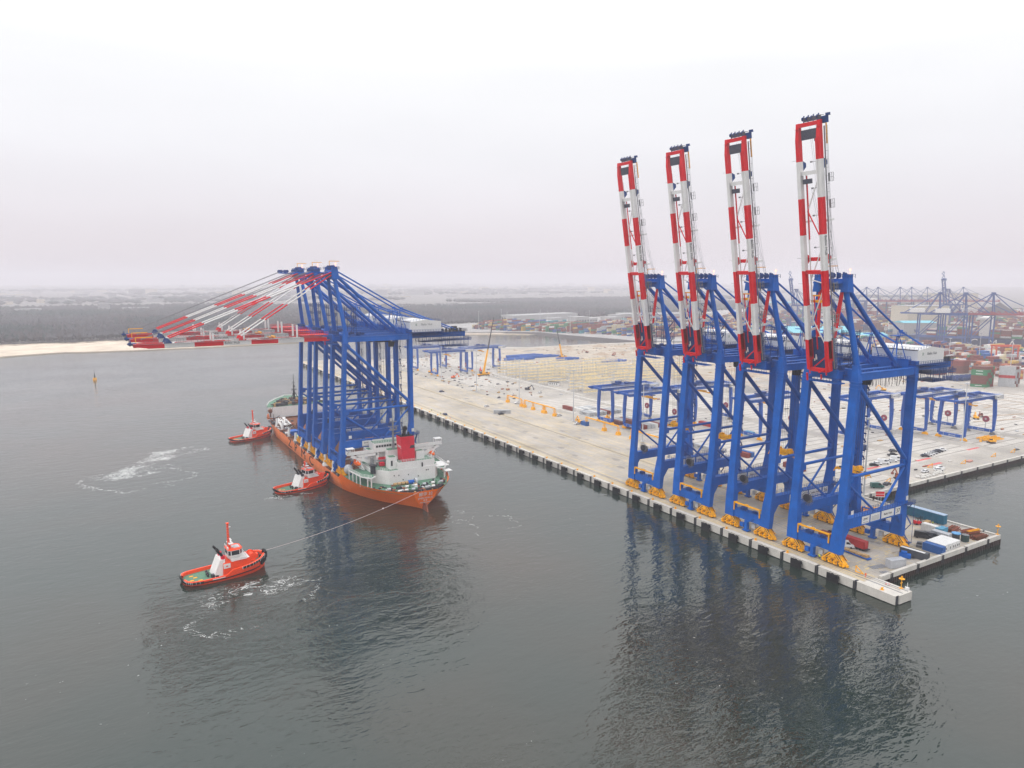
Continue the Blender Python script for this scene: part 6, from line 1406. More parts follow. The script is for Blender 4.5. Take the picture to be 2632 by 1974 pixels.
# mesh mats lying on the concrete
for i, (x, y) in enumerate(((221.5, 133.4), (219, 129.8))):
    t = thing('mesh_mat', ['dark grey steel mesh stack left of the grey office', 'small grey mats nearer the pier corner'][i], 'mesh', (x, y, .03), A(-12))
    for k in range(6 if i == 0 else 3): mb = MB(); mb.box(-3 + k * 1.0 if i == 0 else -1.2 + k * 1.0, -2.1 + k * 1.0 if i == 0 else -.4 + k, -1.2 if i == 0 else -.7, 1.2 if i == 0 else .7, 0, .1); part('mat', mb, M['grey'], t)
# yellow A-shaped barriers
for i, (x, y) in enumerate(((211.4, 134.7), (322, 191.2), (388.5, 191.4), (418, 191), (438, 190.6), (366, 196))):
    t = thing('yellow_crane_stop', ['yellow triangular crane stop at the end of the seaward rail', 'yellow triangular stop by the green van', 'yellow triangular stop by the pink crate', 'yellow triangular stop farther along the basin edge', 'yellow triangular stop farthest right along the basin edge', 'yellow triangular stop behind the white pair of vehicles'][i], 'crane stop', (x, y, 0), A(90 if i == 0 else -20), 'yellow triangular stops')
    mb = MB(); mb.beam((0, 0, 0), (0, 0, 2.2), .25, .25); mb.beam((0, 0, 2.1), (-2.8, 0, .15), .22, .22); mb.beam((0, 0, .15), (-2.8, 0, .15), .22, .22); part('frame', mb, M['yellow'], t)
t = thing('crate', 'pinkish crate lying by the basin edge', 'crate', (394.5, 192.4, 0), A(5)); mb = MB(); mb.box(-2, 2, -.9, .9, .12, .8); part('box', mb, mat('pink_brick', (.5, .25, .2), .8, .1, 1), t); mb = MB(); mb.box(-2, -1.6, -.9, .9, 0, .12); mb.box(1.6, 2, -.9, .9, 0, .12); part('skid', mb, M['wood'], t)
# navigation posts and sign
for i, (x, y, z) in enumerate(((211.9, 119.6, .03), (287.4, 127.9, .75))):
    t = thing('navigation_light', ['yellow navigation post on the tip of the quay finger', 'yellow navigation post on the outer pier corner'][i], 'beacon', (x, y, z), 0, 'yellow navigation posts')
    mb = MB(); mb.tube((0, 0, 0), (0, 0, 3.6), .13, 6); mb.box(-.5, .5, -.5, .5, 0, .15); part('post', mb, M['yellow'], t)
    mb = MB(); mb.tube((0, 0, 3.1), (0, 0, 3.2), .9, 10); mb.tube((0, 0, 3.6), (0, 0, 4.0), .25, 8); mb.beam((-.6, 0, 1.8), (.6, 0, 1.8), .12, .3); part('lantern', mb, M['yellow'], t)
t = thing('white_post', 'white antenna post at the tip of the quay finger', 'post', (212.3, 117.9, .03)); mb = MB(); mb.tube((0, 0, 0), (0, 0, 2.4), .1, 6); mb.box(-.4, .4, -.5, .3, 0, .9); mb.cbox((.1, .6, .5), (.3, .3, 1.0)); part('post', mb, M['white'], t)
t = thing('lifebuoy', 'red and white lifebuoy lying near the finger tip', 'lifebuoy', (210.6, 123.2, .15)); mb = MB()
for k in range(12): a = k * pi / 6; b = (k + 1) * pi / 6; mb.tube((.5 * cos(a), .5 * sin(a), .2), (.5 * cos(b), .5 * sin(b), .2), .12, 6, mi=k // 3 % 2)
part('ring', mb, [M['white'], M['red']], t)
t = thing('warning_sign', 'white framed sign with red lettering on the basin edge', 'sign', (283, 172, 0), A(-32)); mb = MB(); mb.tube((-.6, .1, 0), (-.6, .1, 5.4), .12, 6); mb.tube((.6, .1, 0), (.6, .1, 5.4), .12, 6); part('post', mb, M['lgrey'], t)
mb = MB(); mb.box(-2.1, 2.1, -.05, .05, 4.0, 6.8); part('board', mb, M['cream'], t); mb = MB(); mb.box(-1.8, 1.8, -.08, -.05, 4.35, 5.2); mb.box(-1.8, 1.8, -.08, -.05, 5.45, 6.4); part('red_panel', mb, M['red'], t)
t = thing('lift_platform', 'yellow lifting frame lying behind crane 37 on the quay', 'machine', (270, 168, 0), A(-40)); mb = MB(); mb.beam((-8, 0, 2.6), (8, 0, 2.2), 1.0, 1.2); mb.beam((-8, 1.6, 1.5), (5, 1.2, 1.2), .7, .8); mb.box(-3, 3, -1.6, 1.6, .6, 1.5); part('frame', mb, M['yellow'], t); mb = MB()
for x in (-2.4, 0, 2.4): mb.tube((x, -1.7, .5), (x, 1.7, .5), .5, 9)
part('wheel', mb, M['tyre'], t)

# ------------------------------------------------------------------ buoy
t = thing('marker_buoy', 'yellow marker buoy floating alone on the open water', 'buoy', (-2.6, 806.2, WZ)); mb = MB(); mb.tube((0, 0, -1), (0, 0, 2.2), 1.9, 12, 1.6); part('float', mb, M['yellow'], t); mb = MB(); mb.tube((0, 0, 2.2), (0, 0, 7.4), .7, 6, .35); mb.beam((-.7, 0, 9.4), (.7, 0, 9.9), .2, .2); mb.beam((.7, 0, 9.4), (-.7, 0, 9.9), .2, .2); mb.tube((0, 0, 7.4), (0, 0, 9), .12, 5); part('topmark', mb, M['dark'], t)

# ------------------------------------------------------------------ people
def person_mesh(vest, pants, pose=0):
    bm = bmesh.new(); J = [((0, 0, .95), .14), ((0, 0, 1.2), .15), ((0, 0, 1.42), .17), ((0, 0, 1.54), .065), ((0, .01, 1.68), .105), ((0, .01, 1.78), .095),
        ((.1, 0, .88), .11), ((.12, .02 + .1 * pose, .5), .075), ((.12, -.08 * pose, .09), .05), ((.12, .14 - .08 * pose, .04), .05), ((-.1, 0, .88), .11), ((-.12, .02 - .06 * pose, .5), .075), ((-.12, -.1, .09), .05), ((-.12, .06, .04), .05),
        ((.2, 0, 1.42), .07), ((.27, .02, 1.15), .05), ((.27, .12 + .1 * pose, .9), .038), ((.27, .16 + .1 * pose, .82), .045), ((-.2, 0, 1.42), .07), ((-.27, .02, 1.15), .05), ((-.27, .1, .9), .038), ((-.27, .12, .81), .045)]
    E = [(0, 1), (1, 2), (2, 3), (3, 4), (4, 5), (0, 6), (6, 7), (7, 8), (8, 9), (0, 10), (10, 11), (11, 12), (12, 13), (2, 14), (14, 15), (15, 16), (16, 17), (2, 18), (18, 19), (19, 20), (20, 21)]
    me = bpy.data.meshes.new('tmp'); me.from_pydata([j[0] for j in J], E, []); ob = bpy.data.objects.new('tmp', me); COL.objects.link(ob)
    md = ob.modifiers.new('s', 'SKIN'); me.skin_vertices[0].data[0].use_root = True
    for i, j in enumerate(J): me.skin_vertices[0].data[i].radius = (j[1], j[1] * .85)
    sub = ob.modifiers.new('u', 'SUBSURF'); sub.levels = 1
    dg = bpy.context.evaluated_depsgraph_get(); m2 = bpy.data.meshes.new_from_object(ob.evaluated_get(dg)); COL.objects.unlink(ob); bpy.data.objects.remove(ob); bm.free()
    m2.materials.clear()
    for m_ in (pants, vest, mat('skin', (.45, .25, .17), .6, .05, 5), M['white']): m2.materials.append(m_)
    for p in m2.polygons:
        z = p.center.z; x = abs(p.center.x); p.material_index = 0 if z < .96 and x < .235 else (2 if (z < .95 and x >= .235) or (1.52 < z < 1.70) else (3 if z >= 1.70 else 1)); p.use_smooth = True
    return m2
vo = mat('orange_hi_vis', (.8, .13, .02), .6, .05, 3); vy = mat('yellow_hi_vis', (.65, .75, .06), .6, .05, 3); dkc = mat('dark_trousers', (.03, .035, .05), .8, .1, 3)
po = person_mesh(vo, vo, 1); py_ = person_mesh(vy, dkc, 0)
for i, (x, y, z, me, l_) in enumerate(((209.8, 130.2, .02, po, 'person in orange overalls and helmet walking near the quay corner'), (210.3, 147.6, .02, py_, 'person in yellow vest standing by the seaward bogies of crane 37'), (211.0, 148.4, .02, py_, 'second person in yellow vest at the bogies of crane 37'), (213.4, 147.0, .02, py_, 'person in yellow vest behind the bogies of crane 37'),
        (277.6, 141.5, .02, po, 'person in orange beside the rusty steel piles'), (278.6, 147.0, .02, py_, 'person in yellow vest beside the timber stack'), (208.9, 455, .02, py_, 'person in yellow vest by the dark blue car on the quay'), (208.6, 470, .02, py_, 'person in yellow vest alone far up the quay edge'), (207.4, 436, .02, po, 'person in orange vest near the quay edge'))):
    o = link('person', me, None, (x, y, z), (0, 0, R.uniform(0, 6))); tag(o, l_, 'person', 'dock workers')
# ------------------------------------------------------------------ far container yards
COLS = ['rust red'] * 8 + ['brown'] * 5 + ['blue'] * 3 + ['dark blue'] * 4 + ['green'] * 2 + ['grey'] * 4 + ['white'] * 3 + ['yellow'] * 3 + ['orange'] * 2 + ['teal'] + ['cream'] * 3
def simple_container():
    mb = MB(); h = 6.1; W2 = 1.22; H = 2.6
    mb.box(-h + .06, h - .06, -W2 + .05, W2 - .05, .05, H - .06)
    for s_ in (-1, 1):
        mb.box(-h, h, min(s_ * W2, s_ * (W2 - .08)), max(s_ * W2, s_ * (W2 - .08)), 0, .2); mb.box(-h, h, min(s_ * W2, s_ * (W2 - .08)), max(s_ * W2, s_ * (W2 - .08)), H - .16, H)
        for e_ in (-1, 1): mb.box(min(e_ * h, e_ * (h - .2)), max(e_ * h, e_ * (h - .2)), min(s_ * W2, s_ * (W2 - .2)), max(s_ * W2, s_ * (W2 - .2)), 0, H)
    mb.box(-h, h, -.9, .9, H - .06, H - .03)
    return mb
def label_box(parent, y): pass
sc_mb = simple_container(); SCM = {c: sc_mb.mesh('container_body', [cm(c)]) for c in CCOL}
cnt = [0]
def far_container(c, loc, rz, lab, grp):
    o = link('shipping_container', SCM[c], None, loc, (0, 0, rz)); tag(o, lab, 'container', grp); cnt[0] += 1; return o
stuff = {}
def stuff_container(c, loc, rz):
    mb = stuff.setdefault(c, MB()); ca, sa = cos(rz), sin(rz); h, W2, H = 6.05, 1.2, 2.57
    pts = [(-h, -W2), (h, -W2), (h, W2), (-h, W2)]; q = [(loc[0] + x * ca - y * sa, loc[1] + x * sa + y * ca) for x, y in pts]
    mb.hexa([(x, y, loc[2]) for x, y in q] + [(x, y, loc[2] + H) for x, y in q])
# nearest stacks of the older terminal at right
S1 = [[ 'green', 'brown', 'brown', 'brown', 'green', 'green', 'brown'], ['green', 'green', 'brown', 'brown', 'rust red', 'green', 'brown'], ['green', 'brown', 'green', 'rust red', 'brown', 'green', 'rust red'], ['rust red', 'green', 'green', 'brown', 'green', 'rust red', 'rust red'], ['rust red', 'rust red', 'rust red', 'green', 'brown', 'rust red', 'green']]
for i, colm in enumerate(S1):
    for z, c in enumerate(colm): 
        o = far_container(c, (679 + i * 2.9, 330 + 0 * i, z * 2.62 + .02), A(118), c + ' container in the tall green and brown stack at right', 'tall green and brown container stack')
        if i == 0 and c == 'green':
            mb = MB(); mb.box(-2.6, 2.6, 1.23, 1.27, 1.1, 1.7); part('print_panel', mb, M['cream'], o)
for i in range(4):
    for z, c in enumerate(['grey', 'grey', 'grey', 'bright red', 'grey', 'grey', 'grey'] if i == 0 else [R.choice(['grey', 'brown', 'rust red', 'white']) for _ in range(7)]):
        far_container(c, (702 + i * 2.9, 318, z * 2.62 + .02), A(118), c + ' container in the grey stack right of the green one', 'grey container stack at right')
for i in range(3):
    for z, c in enumerate([R.choice(['rust red', 'green', 'brown', 'bright red']) for _ in range(6)]):
        far_container(c, (716 + i * 2.9, 298, z * 2.62 + .02), A(118), c + ' container in the stack at the right frame edge', 'container stack at the right frame edge')
for j, x in enumerate((704, 716)):
    for i in range(5):
        for z, c in enumerate((['rust red', 'blue', 'blue', 'rust red', 'brown'] if j == 0 else ['brown'] * 3 + ['rust red'] * 2)):
            far_container(c, (x + 22 + i * 2.9 + 18 * j, 396 - 6 * j, z * 2.62 + .02), A(118), c + ' container in the stacks behind the blue lashing cages', 'stacks behind the lashing cages')
mb = MB()
for k in range(5):
    for q in range(7):
        for z in range(3): mb.cbox((700 + q * 6.0, 358 + k * 3.0 - q * 1.2, .7 + z * 1.3), (5.2, 2.0, .25)); mb.cbox((700 + q * 6.0 - 2.4, 358 + k * 3 - q * 1.2, .9 + z * 1.3), (.3, 1.8, 1.1)); mb.cbox((700 + q * 6.0 + 2.4, 358 + k * 3 - q * 1.2, .9 + z * 1.3), (.3, 1.8, 1.1))
tag(part('lashing_cage', mb, M['bluegrey']), 'stacked blue lashing cages in front of the containers at right', 'cage', kind='stuff')
# left-hand far yard: coloured wall of containers beyond the basin, front row individual
front = [(618, 1195), (626, 1168), (646, 1110), (690, 1080), (700, 1020), (745, 968), (760, 900), (800, 850)]
R2 = random.Random(3)
def edge_pt(u):
    n = len(front) - 1; k = min(n - 1, int(u * n)); f = u * n - k; a, b = front[k], front[k + 1]; return a[0] + (b[0] - a[0]) * f, a[1] + (b[1] - a[1]) * f
n_ind = 0
for k in range(46):
    x, y = edge_pt(k / 45); tiers = R2.choice([3, 4, 5, 5, 6, 4])
    base = R2.choice(COLS)
    for q in range(0, 9):
        for z in range(tiers if q else max(2, tiers - 1)):
            c = base if R2.random() < .45 else R2.choice(COLS)
            loc = (x + 12 + q * 13.5, y + 16 + q * 5 + R2.uniform(-.5, .5), 1.02 + z * 2.62)
            if q == 0 and cnt[0] < 290: far_container(c, loc, A(20), c + ' container in the front row beyond the inner basin', 'front row of the far container yard')
            else: stuff_container(c, loc, A(20))
# broad fields of stacks towards the older terminal
for bx in range(0, 34):
    for by in range(0, 34):
        x = 730 + bx * 14.5; y = 330 + by * 19.0
        if y > 360 and x < 800 and y < 430 and False: continue
        if (x < 765 and y < 460) or y > 820 + (x - 760) * .5 or y > 700 + (x - 730) * .3: continue
        # keep the terminal floor between yards open
        if x < 820 and 460 < y < 640: continue
        dd = (x - 730) * .72 + (y - 330)
        if x > 985 and y > 520 - (x - 985) * 2.2 and y < 900: continue
        if x > 1010: continue
        t_ = R2.choice([2, 3, 4, 5, 5]); c0 = R2.choice(COLS)
        for row in range(4):
            for z in range(max(1, t_ - (row == 0))):
                stuff_container(c0 if R2.random() < .6 else R2.choice(COLS), (x, y + row * 2.7, .02 + z * 2.62), A(0))
for bx in range(0, 60):
    for by in range(0, 26):
        x = 1230 + bx * 17; y = 560 + by * 24 + bx * 4
        if y > 1500: continue
        t_ = R2.choice([3, 4, 5, 6]); c0 = R2.choice(['rust red', 'brown', 'rust red', 'green', 'dark blue', 'white', 'rust red', 'brown'])
        for row in range(3):
            for z in range(t_): 
                if z == t_ - 1 or row == 0: stuff_container(c0 if R2.random() < .8 else R2.choice(COLS), (x, y + row * 2.8, 1 + z * 2.62), 0)
for bx in range(0, 34):
    for by in range(0, 12):
        x = 860 + bx * 16 + by * 4; y = 900 + by * 26 + bx * 2
        if y < 820 + 0 or x > 1400: continue
        t_ = R2.choice([2, 3, 4, 5]); c0 = R2.choice(COLS)
        for row in range(3):
            for z in range(t_):
                if z == t_ - 1 or row == 0: stuff_container(c0 if R2.random() < .5 else R2.choice(COLS), (x, y + row * 2.8, 1 + z * 2.62), A(10))
smb = MB(); cl = sorted(stuff)
for i, c in enumerate(cl):
    s_ = stuff[c]; o_ = len(smb.v); smb.v += s_.v; smb.f += [tuple(q + o_ for q in f) for f in s_.f]; smb.mi += [i] * len(s_.f); smb.sm += [False] * len(s_.f)
me = bpy.data.meshes.new('container_field'); me.from_pydata(smb.v, [], smb.f)
for c in cl: me.materials.append(cm(c))
me.polygons.foreach_set('material_index', smb.mi)
tag(link('container_field', me), 'fields of stacked containers fading into haze beyond the yard', 'containers', kind='stuff')

# ------------------------------------------------------------------ container ship at the old quay
def far_ship(loc, rz, Lg, label, hullm, txt=None, z_top=14, decks=True, beamw=44):
    t = thing('container_ship', label, 'ship', loc, rz)
    mb = MB(); h = Lg / 2
    rings = [[(x, -w_, z_top + dz), (x, -w_ * .96, -1), (x, w_ * .96, -1), (x, w_, z_top + dz)] for x, w_, dz in ((-h, beamw * .42, 0), (-h + 20, beamw / 2, 0), (h - 60, beamw / 2, 0), (h - 25, beamw * .36, 2), (h, 1.2, 5))]
    mb.loft(rings, 0, False, True, (True, True)); part('hull', mb, hullm, t)
    k = 0
    for bay in range(int((Lg - 90) / 13.2)):
        x = -h + 24 + bay * 13.2
        if abs(bay - 5) < 1: continue
        t0 = R2.choice([3, 4, 5, 6]); bmb = {}
        for r_ in range(int(beamw / 2.6)):
            y = -beamw / 2 + 1.6 + r_ * 2.6
            for z in range(t0 if R2.random() < .8 else t0 - 1):
                c = R2.choice(['rust red', 'brown', 'rust red', 'green', 'grey', 'white', 'dark blue', 'brown']); bmb.setdefault(c, MB()).box(x, x + 12.2, y - 1.2, y + 1.2, z_top + 1.5 + z * 2.62, z_top + 4.07 + z * 2.62)
        cs = sorted(bmb); mm = MB()
        for i, c in enumerate(cs):
            s_ = bmb[c]; o_ = len(mm.v); mm.v += s_.v; mm.f += [tuple(q + o_ for q in f) for f in s_.f]; mm.mi += [i] * len(s_.f); mm.sm += [False] * len(s_.f)
        tag(part('deck_cargo', mm, [cm(c) for c in cs], t), kind='stuff')
    mb = MB(); mb.box(-h + 24 + 5 * 13.2, -h + 36 + 5 * 13.2, -beamw * .45, beamw * .45, z_top, z_top + 30); mb.box(-h + 22 + 5 * 13.2, -h + 34 + 5 * 13.2, -beamw * .5, beamw * .5, z_top + 26, z_top + 29); part('bridge_house', mb, M['cream'], t)
    if txt:
        for i, ch_ in enumerate(txt):
            if ch_ != ' ': link('lettering', text_mesh(ch_, 15, M['cream'], depth=.05), t, (-80 + i * 23, -beamw / 2 - .6, z_top * .5), TXT_S)
    return t
far_ship((1145, 477, WZ), atan2(-.943, .332), 330, 'dark blue container ship with large white letters beyond the right-hand yard', mat('navy_hull', (.02, .035, .10), .5, .1, .05), 'CMA CGM', 14)
far_ship((1700, 1010, WZ), atan2(-260, 480), 360, 'long red hulled container ship under the farthest row of cranes', mat('dark_red_hull', (.22, .03, .03), .5, .1, .05), None, 22)

# ------------------------------------------------------------------ distant gantry cranes
def distant_crane(label, loc, rz, raised=False, s=1.0):
    t = thing('distant_gantry_crane', label, 'crane', loc, rz, 'hazy gantry cranes of the far terminal'); B = mat('far_crane_blue', (.03, .08, .26), .6, .1, .1)
    H = 46; 
    for x in (0, 26):
        for y in (-9, 9): mb = MB(); mb.beam((x, y, 0), (x, y, H), 1.7, 1.7); part('leg', mb, B, t)
    mb = MB()
    for y in (-9, 9): mb.beam((0, y, 14), (26, y, 14), 1.4, 1.8); mb.beam((1, y, H - 3), (25, y, 15), 1.0, 1.0); mb.beam((0, y, H), (26, y, H), 1.4, 1.8)
    for x in (0, 26): mb.beam((x, -9, H), (x, 9, H), 1.4, 1.8); mb.beam((x, -9, 5), (x, 9, 5), 1.4, 1.8)
    part('portal_frame', mb, B, t)
    mb = MB()
    for y in (-3, 3): mb.beam((-2, y, H + 1), (50, y, H + 1), 1.4, 2.0)
    part('girder', mb, B, t)
    mb = MB(); mb.box(20, 38, -5, 5, H + 2, H + 8); part('machinery_house', mb, M['cream'], t)
    mb = MB()
    for y in (-6, 6): mb.beam((0, y, H), (2, y * .4, H + 30), 1.2, 1.2); mb.beam((20, y, H), (2, y * .4, H + 30), .9, .9); mb.beam((2, y * .4, H + 30), (46, y * .5, H + 1), .6, .6)
    mb.box(0, 4, -4, 4, H + 29, H + 31); part('mast_frame', mb, B, t)
    bo = link('boom', None, t, (-2, 0, H + 1), (0, radians(78) if raised else 0, 0)); Lb = 48 if raised else 62
    mb = MB()
    for y in (-3, 3): mb.beam((0, y, 0), (-Lb, y, 0), 1.4, 2.0)
    for k in range(9): mb.beam((-k * 7, -3, 0), (-k * 7 - 3.5, 3, 0), .7, .7); mb.beam((-k * 7 - 3.5, 3, 0), (-k * 7 - 7, -3, 0), .7, .7)
    for k in range(8): mb.beam((-k * 8, 0, 0), (-k * 8 - 4, 0, 4), .6, .6); mb.beam((-k * 8 - 4, 0, 4), (-k * 8 - 8, 0, 0), .6, .6)
    mb.box(-Lb - 2, -Lb + 2, -4, 4, -1, 3); part('boom_truss', mb, B if raised else mat('far_boom_red', (.3, .06, .08), .6, .1, .1), bo)
    if not raised:
        mb = MB()
        for y in (-2.4, 2.4): mb.beam((2, y, H + 30), (-28, y, H + 2), .6, .6); mb.beam((2, y, H + 30), (-56, y, H + 2), .6, .6)
        part('forestay', mb, B, t)
    return t
for i, (x, y) in enumerate(((1042, 566), (1052, 540), (1080, 522))): distant_crane(['hazy blue gantry crane left of the far navy ship', 'hazy blue gantry crane in the middle beside the far navy ship', 'hazy blue gantry crane nearest the coal heap'][i], (x + 4 * i, y - 2 * i, 0), A(-52 + 180))
distant_crane('hazy blue gantry crane with raised boom before the far row of cranes', (1400, 751, 0), A(-10), True)
distant_crane('hazy gantry crane with raised boom seen left of quay crane 37', (1130, 880, 0), A(-15), True)
for i, (x, y) in enumerate(((1456, 949), (1477, 936), (1519, 912), (1540, 899), (1570, 882), (1600, 864), (1637, 842))):
    distant_crane('hazy gantry crane in the farthest row, number %s from the left' % ['first', 'second', 'third', 'fourth', 'fifth', 'sixth', 'seventh'][i] if i else 'leftmost hazy gantry crane in the farthest row', (x, y, 1), A(-62 + 180))
# raised platform: row of old cranes behind the right side of the frame at mid distance
mb = MB()
# ------------------------------------------------------------------ sheds and buildings
def building(x0, x1, y0, y1, h, m, label, g, rz=0, pitched=True, wins=0, name='warehouse'):
    cx, cy = (x0 + x1) / 2, (y0 + y1) / 2; t = thing(name, label, 'building', (cx, cy, 0), rz, g); a, b = (x1 - x0) / 2, (y1 - y0) / 2
    mb = MB(); mb.box(-a, a, -b, b, 0, h); part('wall', mb, m[0], t)
    mb = MB()
    if pitched: mb.prism([(-b - .6, h), (b + .6, h), (0, h + b * .22)], 0, -a - .6, a + .6)
    else: mb.box(-a - .4, a + .4, -b - .4, b + .4, h, h + .5)
    part('roof', mb, m[1], t)
    for k in range(wins):
        x = -a + (k + .5) * 2 * a / wins; mb = MB(); mb.box(x - a / wins * .55, x + a / wins * .55, -b - .12, -b, h * .35, h * .6); part('window', mb, M['glass'], t)
    return t
tealr = mat('teal_roof', (.14, .46, .55), .5, .06, .02); pal = mat('pale_cladding', (.32, .32, .32), .6, .05, .02); creamc = mat('cream_cladding', (.52, .46, .36), .6, .05, .02)
gb = 'sheds of the far terminal'
building(930, 1030, 690, 760, 14, (M['rustred'], tealr), 'large shed with teal roof behind the quay cranes', gb, A(-25)); building(985, 1035, 640, 668, 12, (tealr, tealr), 'smaller teal clad shed in front of the large one', gb, A(-25))
building(1210, 1270, 700, 730, 20, (pal, tealr), 'pale shed with teal roof beyond the navy ship', gb, A(-25))
for i, (x, y, w_, d, h, c) in enumerate(((1820, 1230, 120, 60, 52, 'pal'), (1700, 1330, 180, 60, 30, 'teal'), (1960, 1180, 260, 80, 50, 'pal'), (2050, 1090, 110, 70, 56, 'cream'), (1720, 950, 90, 60, 30, 'pal'), (1650, 640, 160, 50, 22, 'pal'), (1330, 760, 80, 50, 46, 'cream'), (1150, 1250, 220, 60, 16, 'pal'), (900, 1400, 200, 50, 14, 'pal'), (1900, 700, 300, 60, 18, 'pal'))):
    building(x - w_ / 2, x + w_ / 2, y - d / 2, y + d / 2, h, {'pal': (pal, pal), 'teal': (pal, tealr), 'cream': (creamc, pal)}[c], ['tall pale shed at the far left of the distant row', 'wide shed with teal roof behind the far cranes', 'widest pale block behind the farthest cranes', 'tall cream block right of the wide pale one', 'pale shed left of the coal heap', 'long pale shed right of the coal heap', 'cream tower block behind the navy ship', 'long low pale shed beyond the container fields', 'long low pale shed near the forest', 'very long pale shed at the right horizon'][i], gb, A(-25 if x > 1100 else 10), False)
for i in range(6): building(*[(790 + i * 44, 830 + i * 44, 1230 + (i % 2) * 30, 1256 + (i % 2) * 30, 9 + i % 3 * 3)[q] for q in range(5)], (pal, pal), 'white office block behind the coloured container yard, %s from the left' % ['first', 'second', 'third', 'fourth', 'fifth', 'sixth'][i], 'white offices behind the container yard', A(8), False, 5, 'office_block')
# masts of the far yard
for i, (x, y) in enumerate(((628, 1190), (655, 1130), (700, 1090), (730, 1110), (712, 1010), (770, 960), (790, 900), (760, 1180), (830, 1010), (880, 960), (700, 1230), (820, 1100), (760, 400), (800, 360), (860, 420), (900, 380), (760, 330), (1000, 430), (840, 520))):
    dup(m0, (x, y, .0), None, 'pale light mast standing in the far container yards', 'pale light masts in the far yards')
# red straddle crane among the far right containers
for i, (x, y) in enumerate(((868, 398), (905, 380))):
    t = thing('stacking_crane', ['orange red stacking crane over the far right containers', 'second orange red stacking crane farther right'][i], 'crane', (x, y, 0), A(-30)); mo = mat('stacker_orange_red', (.6, .08, .03), .5, .1, .3)
    for a_, b_ in ((-12, -4), (-12, 4), (12, -4), (12, 4)): mb = MB(); mb.beam((a_, b_, 0), (a_, b_, 22), 1.1, 1.1); part('leg', mb, mo, t)
    mb = MB(); mb.beam((-14, -3, 22.5), (14, -3, 22.5), 1.2, 1.8); mb.beam((-14, 3, 22.5), (14, 3, 22.5), 1.2, 1.8); mb.beam((-12, -4, 20), (-12, 4, 20), 1, 1); mb.beam((12, -4, 20), (12, 4, 20), 1, 1); part('girder', mb, mo, t)

# ------------------------------------------------------------------ forest: a far wood that reads as one mass
fol = [mat('bare_crowns_haze_tint', (.058, .059, .066), .95, .3, .02), mat('pine_crowns_haze_tint', (.024, .040, .040), .95, .3, .02), mat('brown_crowns', (.052, .048, .050), .95, .3, .02)]  # bare and pine crown colours carry a painted blue-grey haze tint
def crown(mb, x, y, h, r, mi):
    a = R2.random() * 3; n = 5; top = (x, y, h); z1 = h * .55
    ring_ = [(x + r * cos(a + 2 * pi * i / n) * R2.uniform(.7, 1.2), y + r * sin(a + 2 * pi * i / n) * R2.uniform(.7, 1.2), z1 * R2.uniform(.85, 1.15)) for i in range(n)]
    mb.add([top] + ring_ + [(x, y, 0)], [(0, 1 + i, 1 + (i + 1) % n) for i in range(n)] + [(n + 1, 1 + (i + 1) % n, 1 + i) for i in range(n)], mi)
mb = MB()
def ok(x, y):
    lim = 1298 if x < 500 else 1340 if x < 560 else 1340 + (x - 560) * .18
    return y > lim + 6 * sin(x * .05)
pt_n = 0
for k in range(60000):
    u = R2.random(); y = 1285 + 1400 * u ** 1.5; x = R2.uniform(-500 - (y - 1160) * .35, 1500 + (y - 1160) * .9)
    if not ok(x, y): continue
    if y > 1950 and (sin(x * .004 + 1) + sin(y * .006 + x * .002)) < -.5: continue
    g_ = sin(x * .013 + y * .007) + sin(x * .004 - y * .011) + R2.uniform(-.7, .7)
    mi = 1 if g_ > .5 else (0 if g_ < -.3 else 2)
    r_ = R2.uniform(3.2, 5.2) * (1 + (y - 1160) / 1500); crown(mb, x, y, R2.uniform(9, 15), r_, mi); pt_n += 1
    if pt_n > 34000: break
me = bpy.data.meshes.new('forest'); me.from_pydata(mb.v, [], mb.f)
for m_ in fol: me.materials.append(m_)
me.polygons.foreach_set('material_index', mb.mi)
tag(link('forest', me, None, (0, 0, .6)), 'dark winter forest behind the beach fading into haze', 'forest', kind='stuff')
# dune scrub at the top of the beach
mb = MB()
for k in range(900):
    x = R2.uniform(-300, 560); y = 1284 + R2.uniform(-12, 16) + 5 * sin(x * .07); crown(mb, x, y, R2.uniform(.8, 2.6), R2.uniform(1.5, 4.5), 2)
me = bpy.data.meshes.new('dune_scrub'); me.from_pydata(mb.v, [], mb.f); 
for m_ in fol: me.materials.append(m_)
me.polygons.foreach_set('material_index', mb.mi); tag(link('dune_scrub', me, None, (0, 0, -.2)), 'low scrub along the top of the beach', 'scrub', kind='stuff')
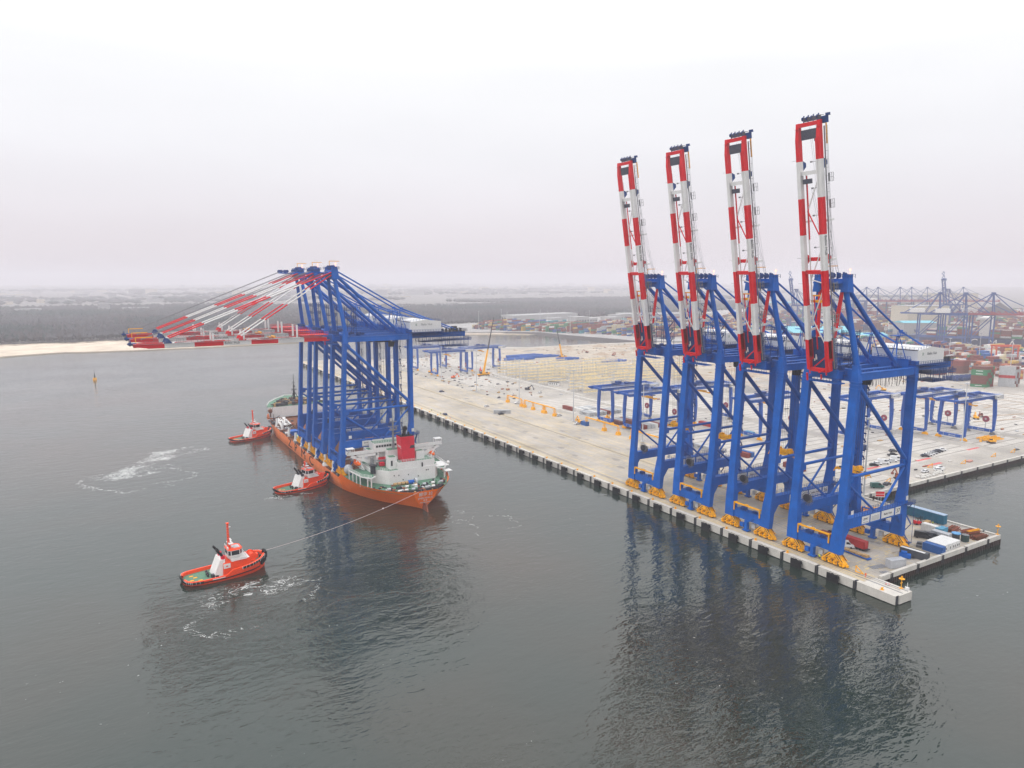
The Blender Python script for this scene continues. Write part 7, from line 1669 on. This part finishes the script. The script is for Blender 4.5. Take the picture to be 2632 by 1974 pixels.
# farther tree belts and the pale specks of a town
mb = MB()
for k in range(6000):
    y = R2.uniform(2700, 7500); x = R2.uniform(-y * .55, y * 1.25)
    if sin(x * .0017 + y * .004) + sin(y * .0021 - x * .0009) < .1: continue
    crown(mb, x, y, R2.uniform(9, 17), R2.uniform(14, 34), R2.choice([0, 1, 2]))
me = bpy.data.meshes.new('tree_belt'); me.from_pydata(mb.v, [], mb.f)
for m_ in fol: me.materials.append(m_)
me.polygons.foreach_set('material_index', mb.mi); tag(link('tree_belt', me), 'faint tree belts near the horizon', 'trees', kind='stuff')
mb = MB()
for k in range(420):
    y = R2.uniform(3200, 9500); x = R2.uniform(-y * .5, y * 1.2); w_, d, h = R2.uniform(14, 110), R2.uniform(12, 50), R2.choice([6, 8, 10, 12, 16, 30])
    mb.box(x, x + w_, y, y + d, 0, h, R2.choice([0, 0, 1, 2])); mb.box(x - .5, x + w_ + .5, y - .5, y + d + .5, h, h + .8, 0)
tag(part('town', mb, [pal, creamc, M['grey']]), 'faint pale buildings of a distant town', 'town', kind='stuff')
for i, (x, y, w_, h) in enumerate(((-150, 2350, 60, 14), (30, 2320, 30, 26), (110, 2360, 70, 12), (900, 2150, 260, 10), (1250, 2260, 420, 9), (420, 2500, 120, 12), (-420, 2280, 90, 14))):
    building(x - w_ / 2, x + w_ / 2, y - 18, y + 18, h, (pal, pal), ['long pale hall beyond the forest at far left', 'tall pale block beyond the forest behind the booms', 'pale hall right of the tall block beyond the forest', 'long pale hall above the ship cranes', 'longest pale hall between the ship cranes and quay cranes', 'pale hall beyond the forest left of the ship cranes', 'pale hall at the left frame edge beyond the forest'][i], 'pale halls beyond the forest', 0, False)

# ------------------------------------------------------------------ haze: the air over the whole harbour
mb = MB(); mb.box(-7500, 9500, -400, 11500, -7.2, 156); hz = mb.mesh('haze', []); ho = link('haze', hz); tag(ho, kind='stuff')
hm = bpy.data.materials.new('haze_air'); hm.use_nodes = True; t = hm.node_tree; t.nodes.clear(); o_ = N(t, 'ShaderNodeOutputMaterial'); v_ = N(t, 'ShaderNodeVolumePrincipled')
v_.inputs['Color'].default_value = (.875, .85, .90, 1); v_.inputs['Density'].default_value = HAZE; v_.inputs['Anisotropy'].default_value = .25; L(t, v_, 'Volume', o_, 'Volume'); hz.materials.append(hm)
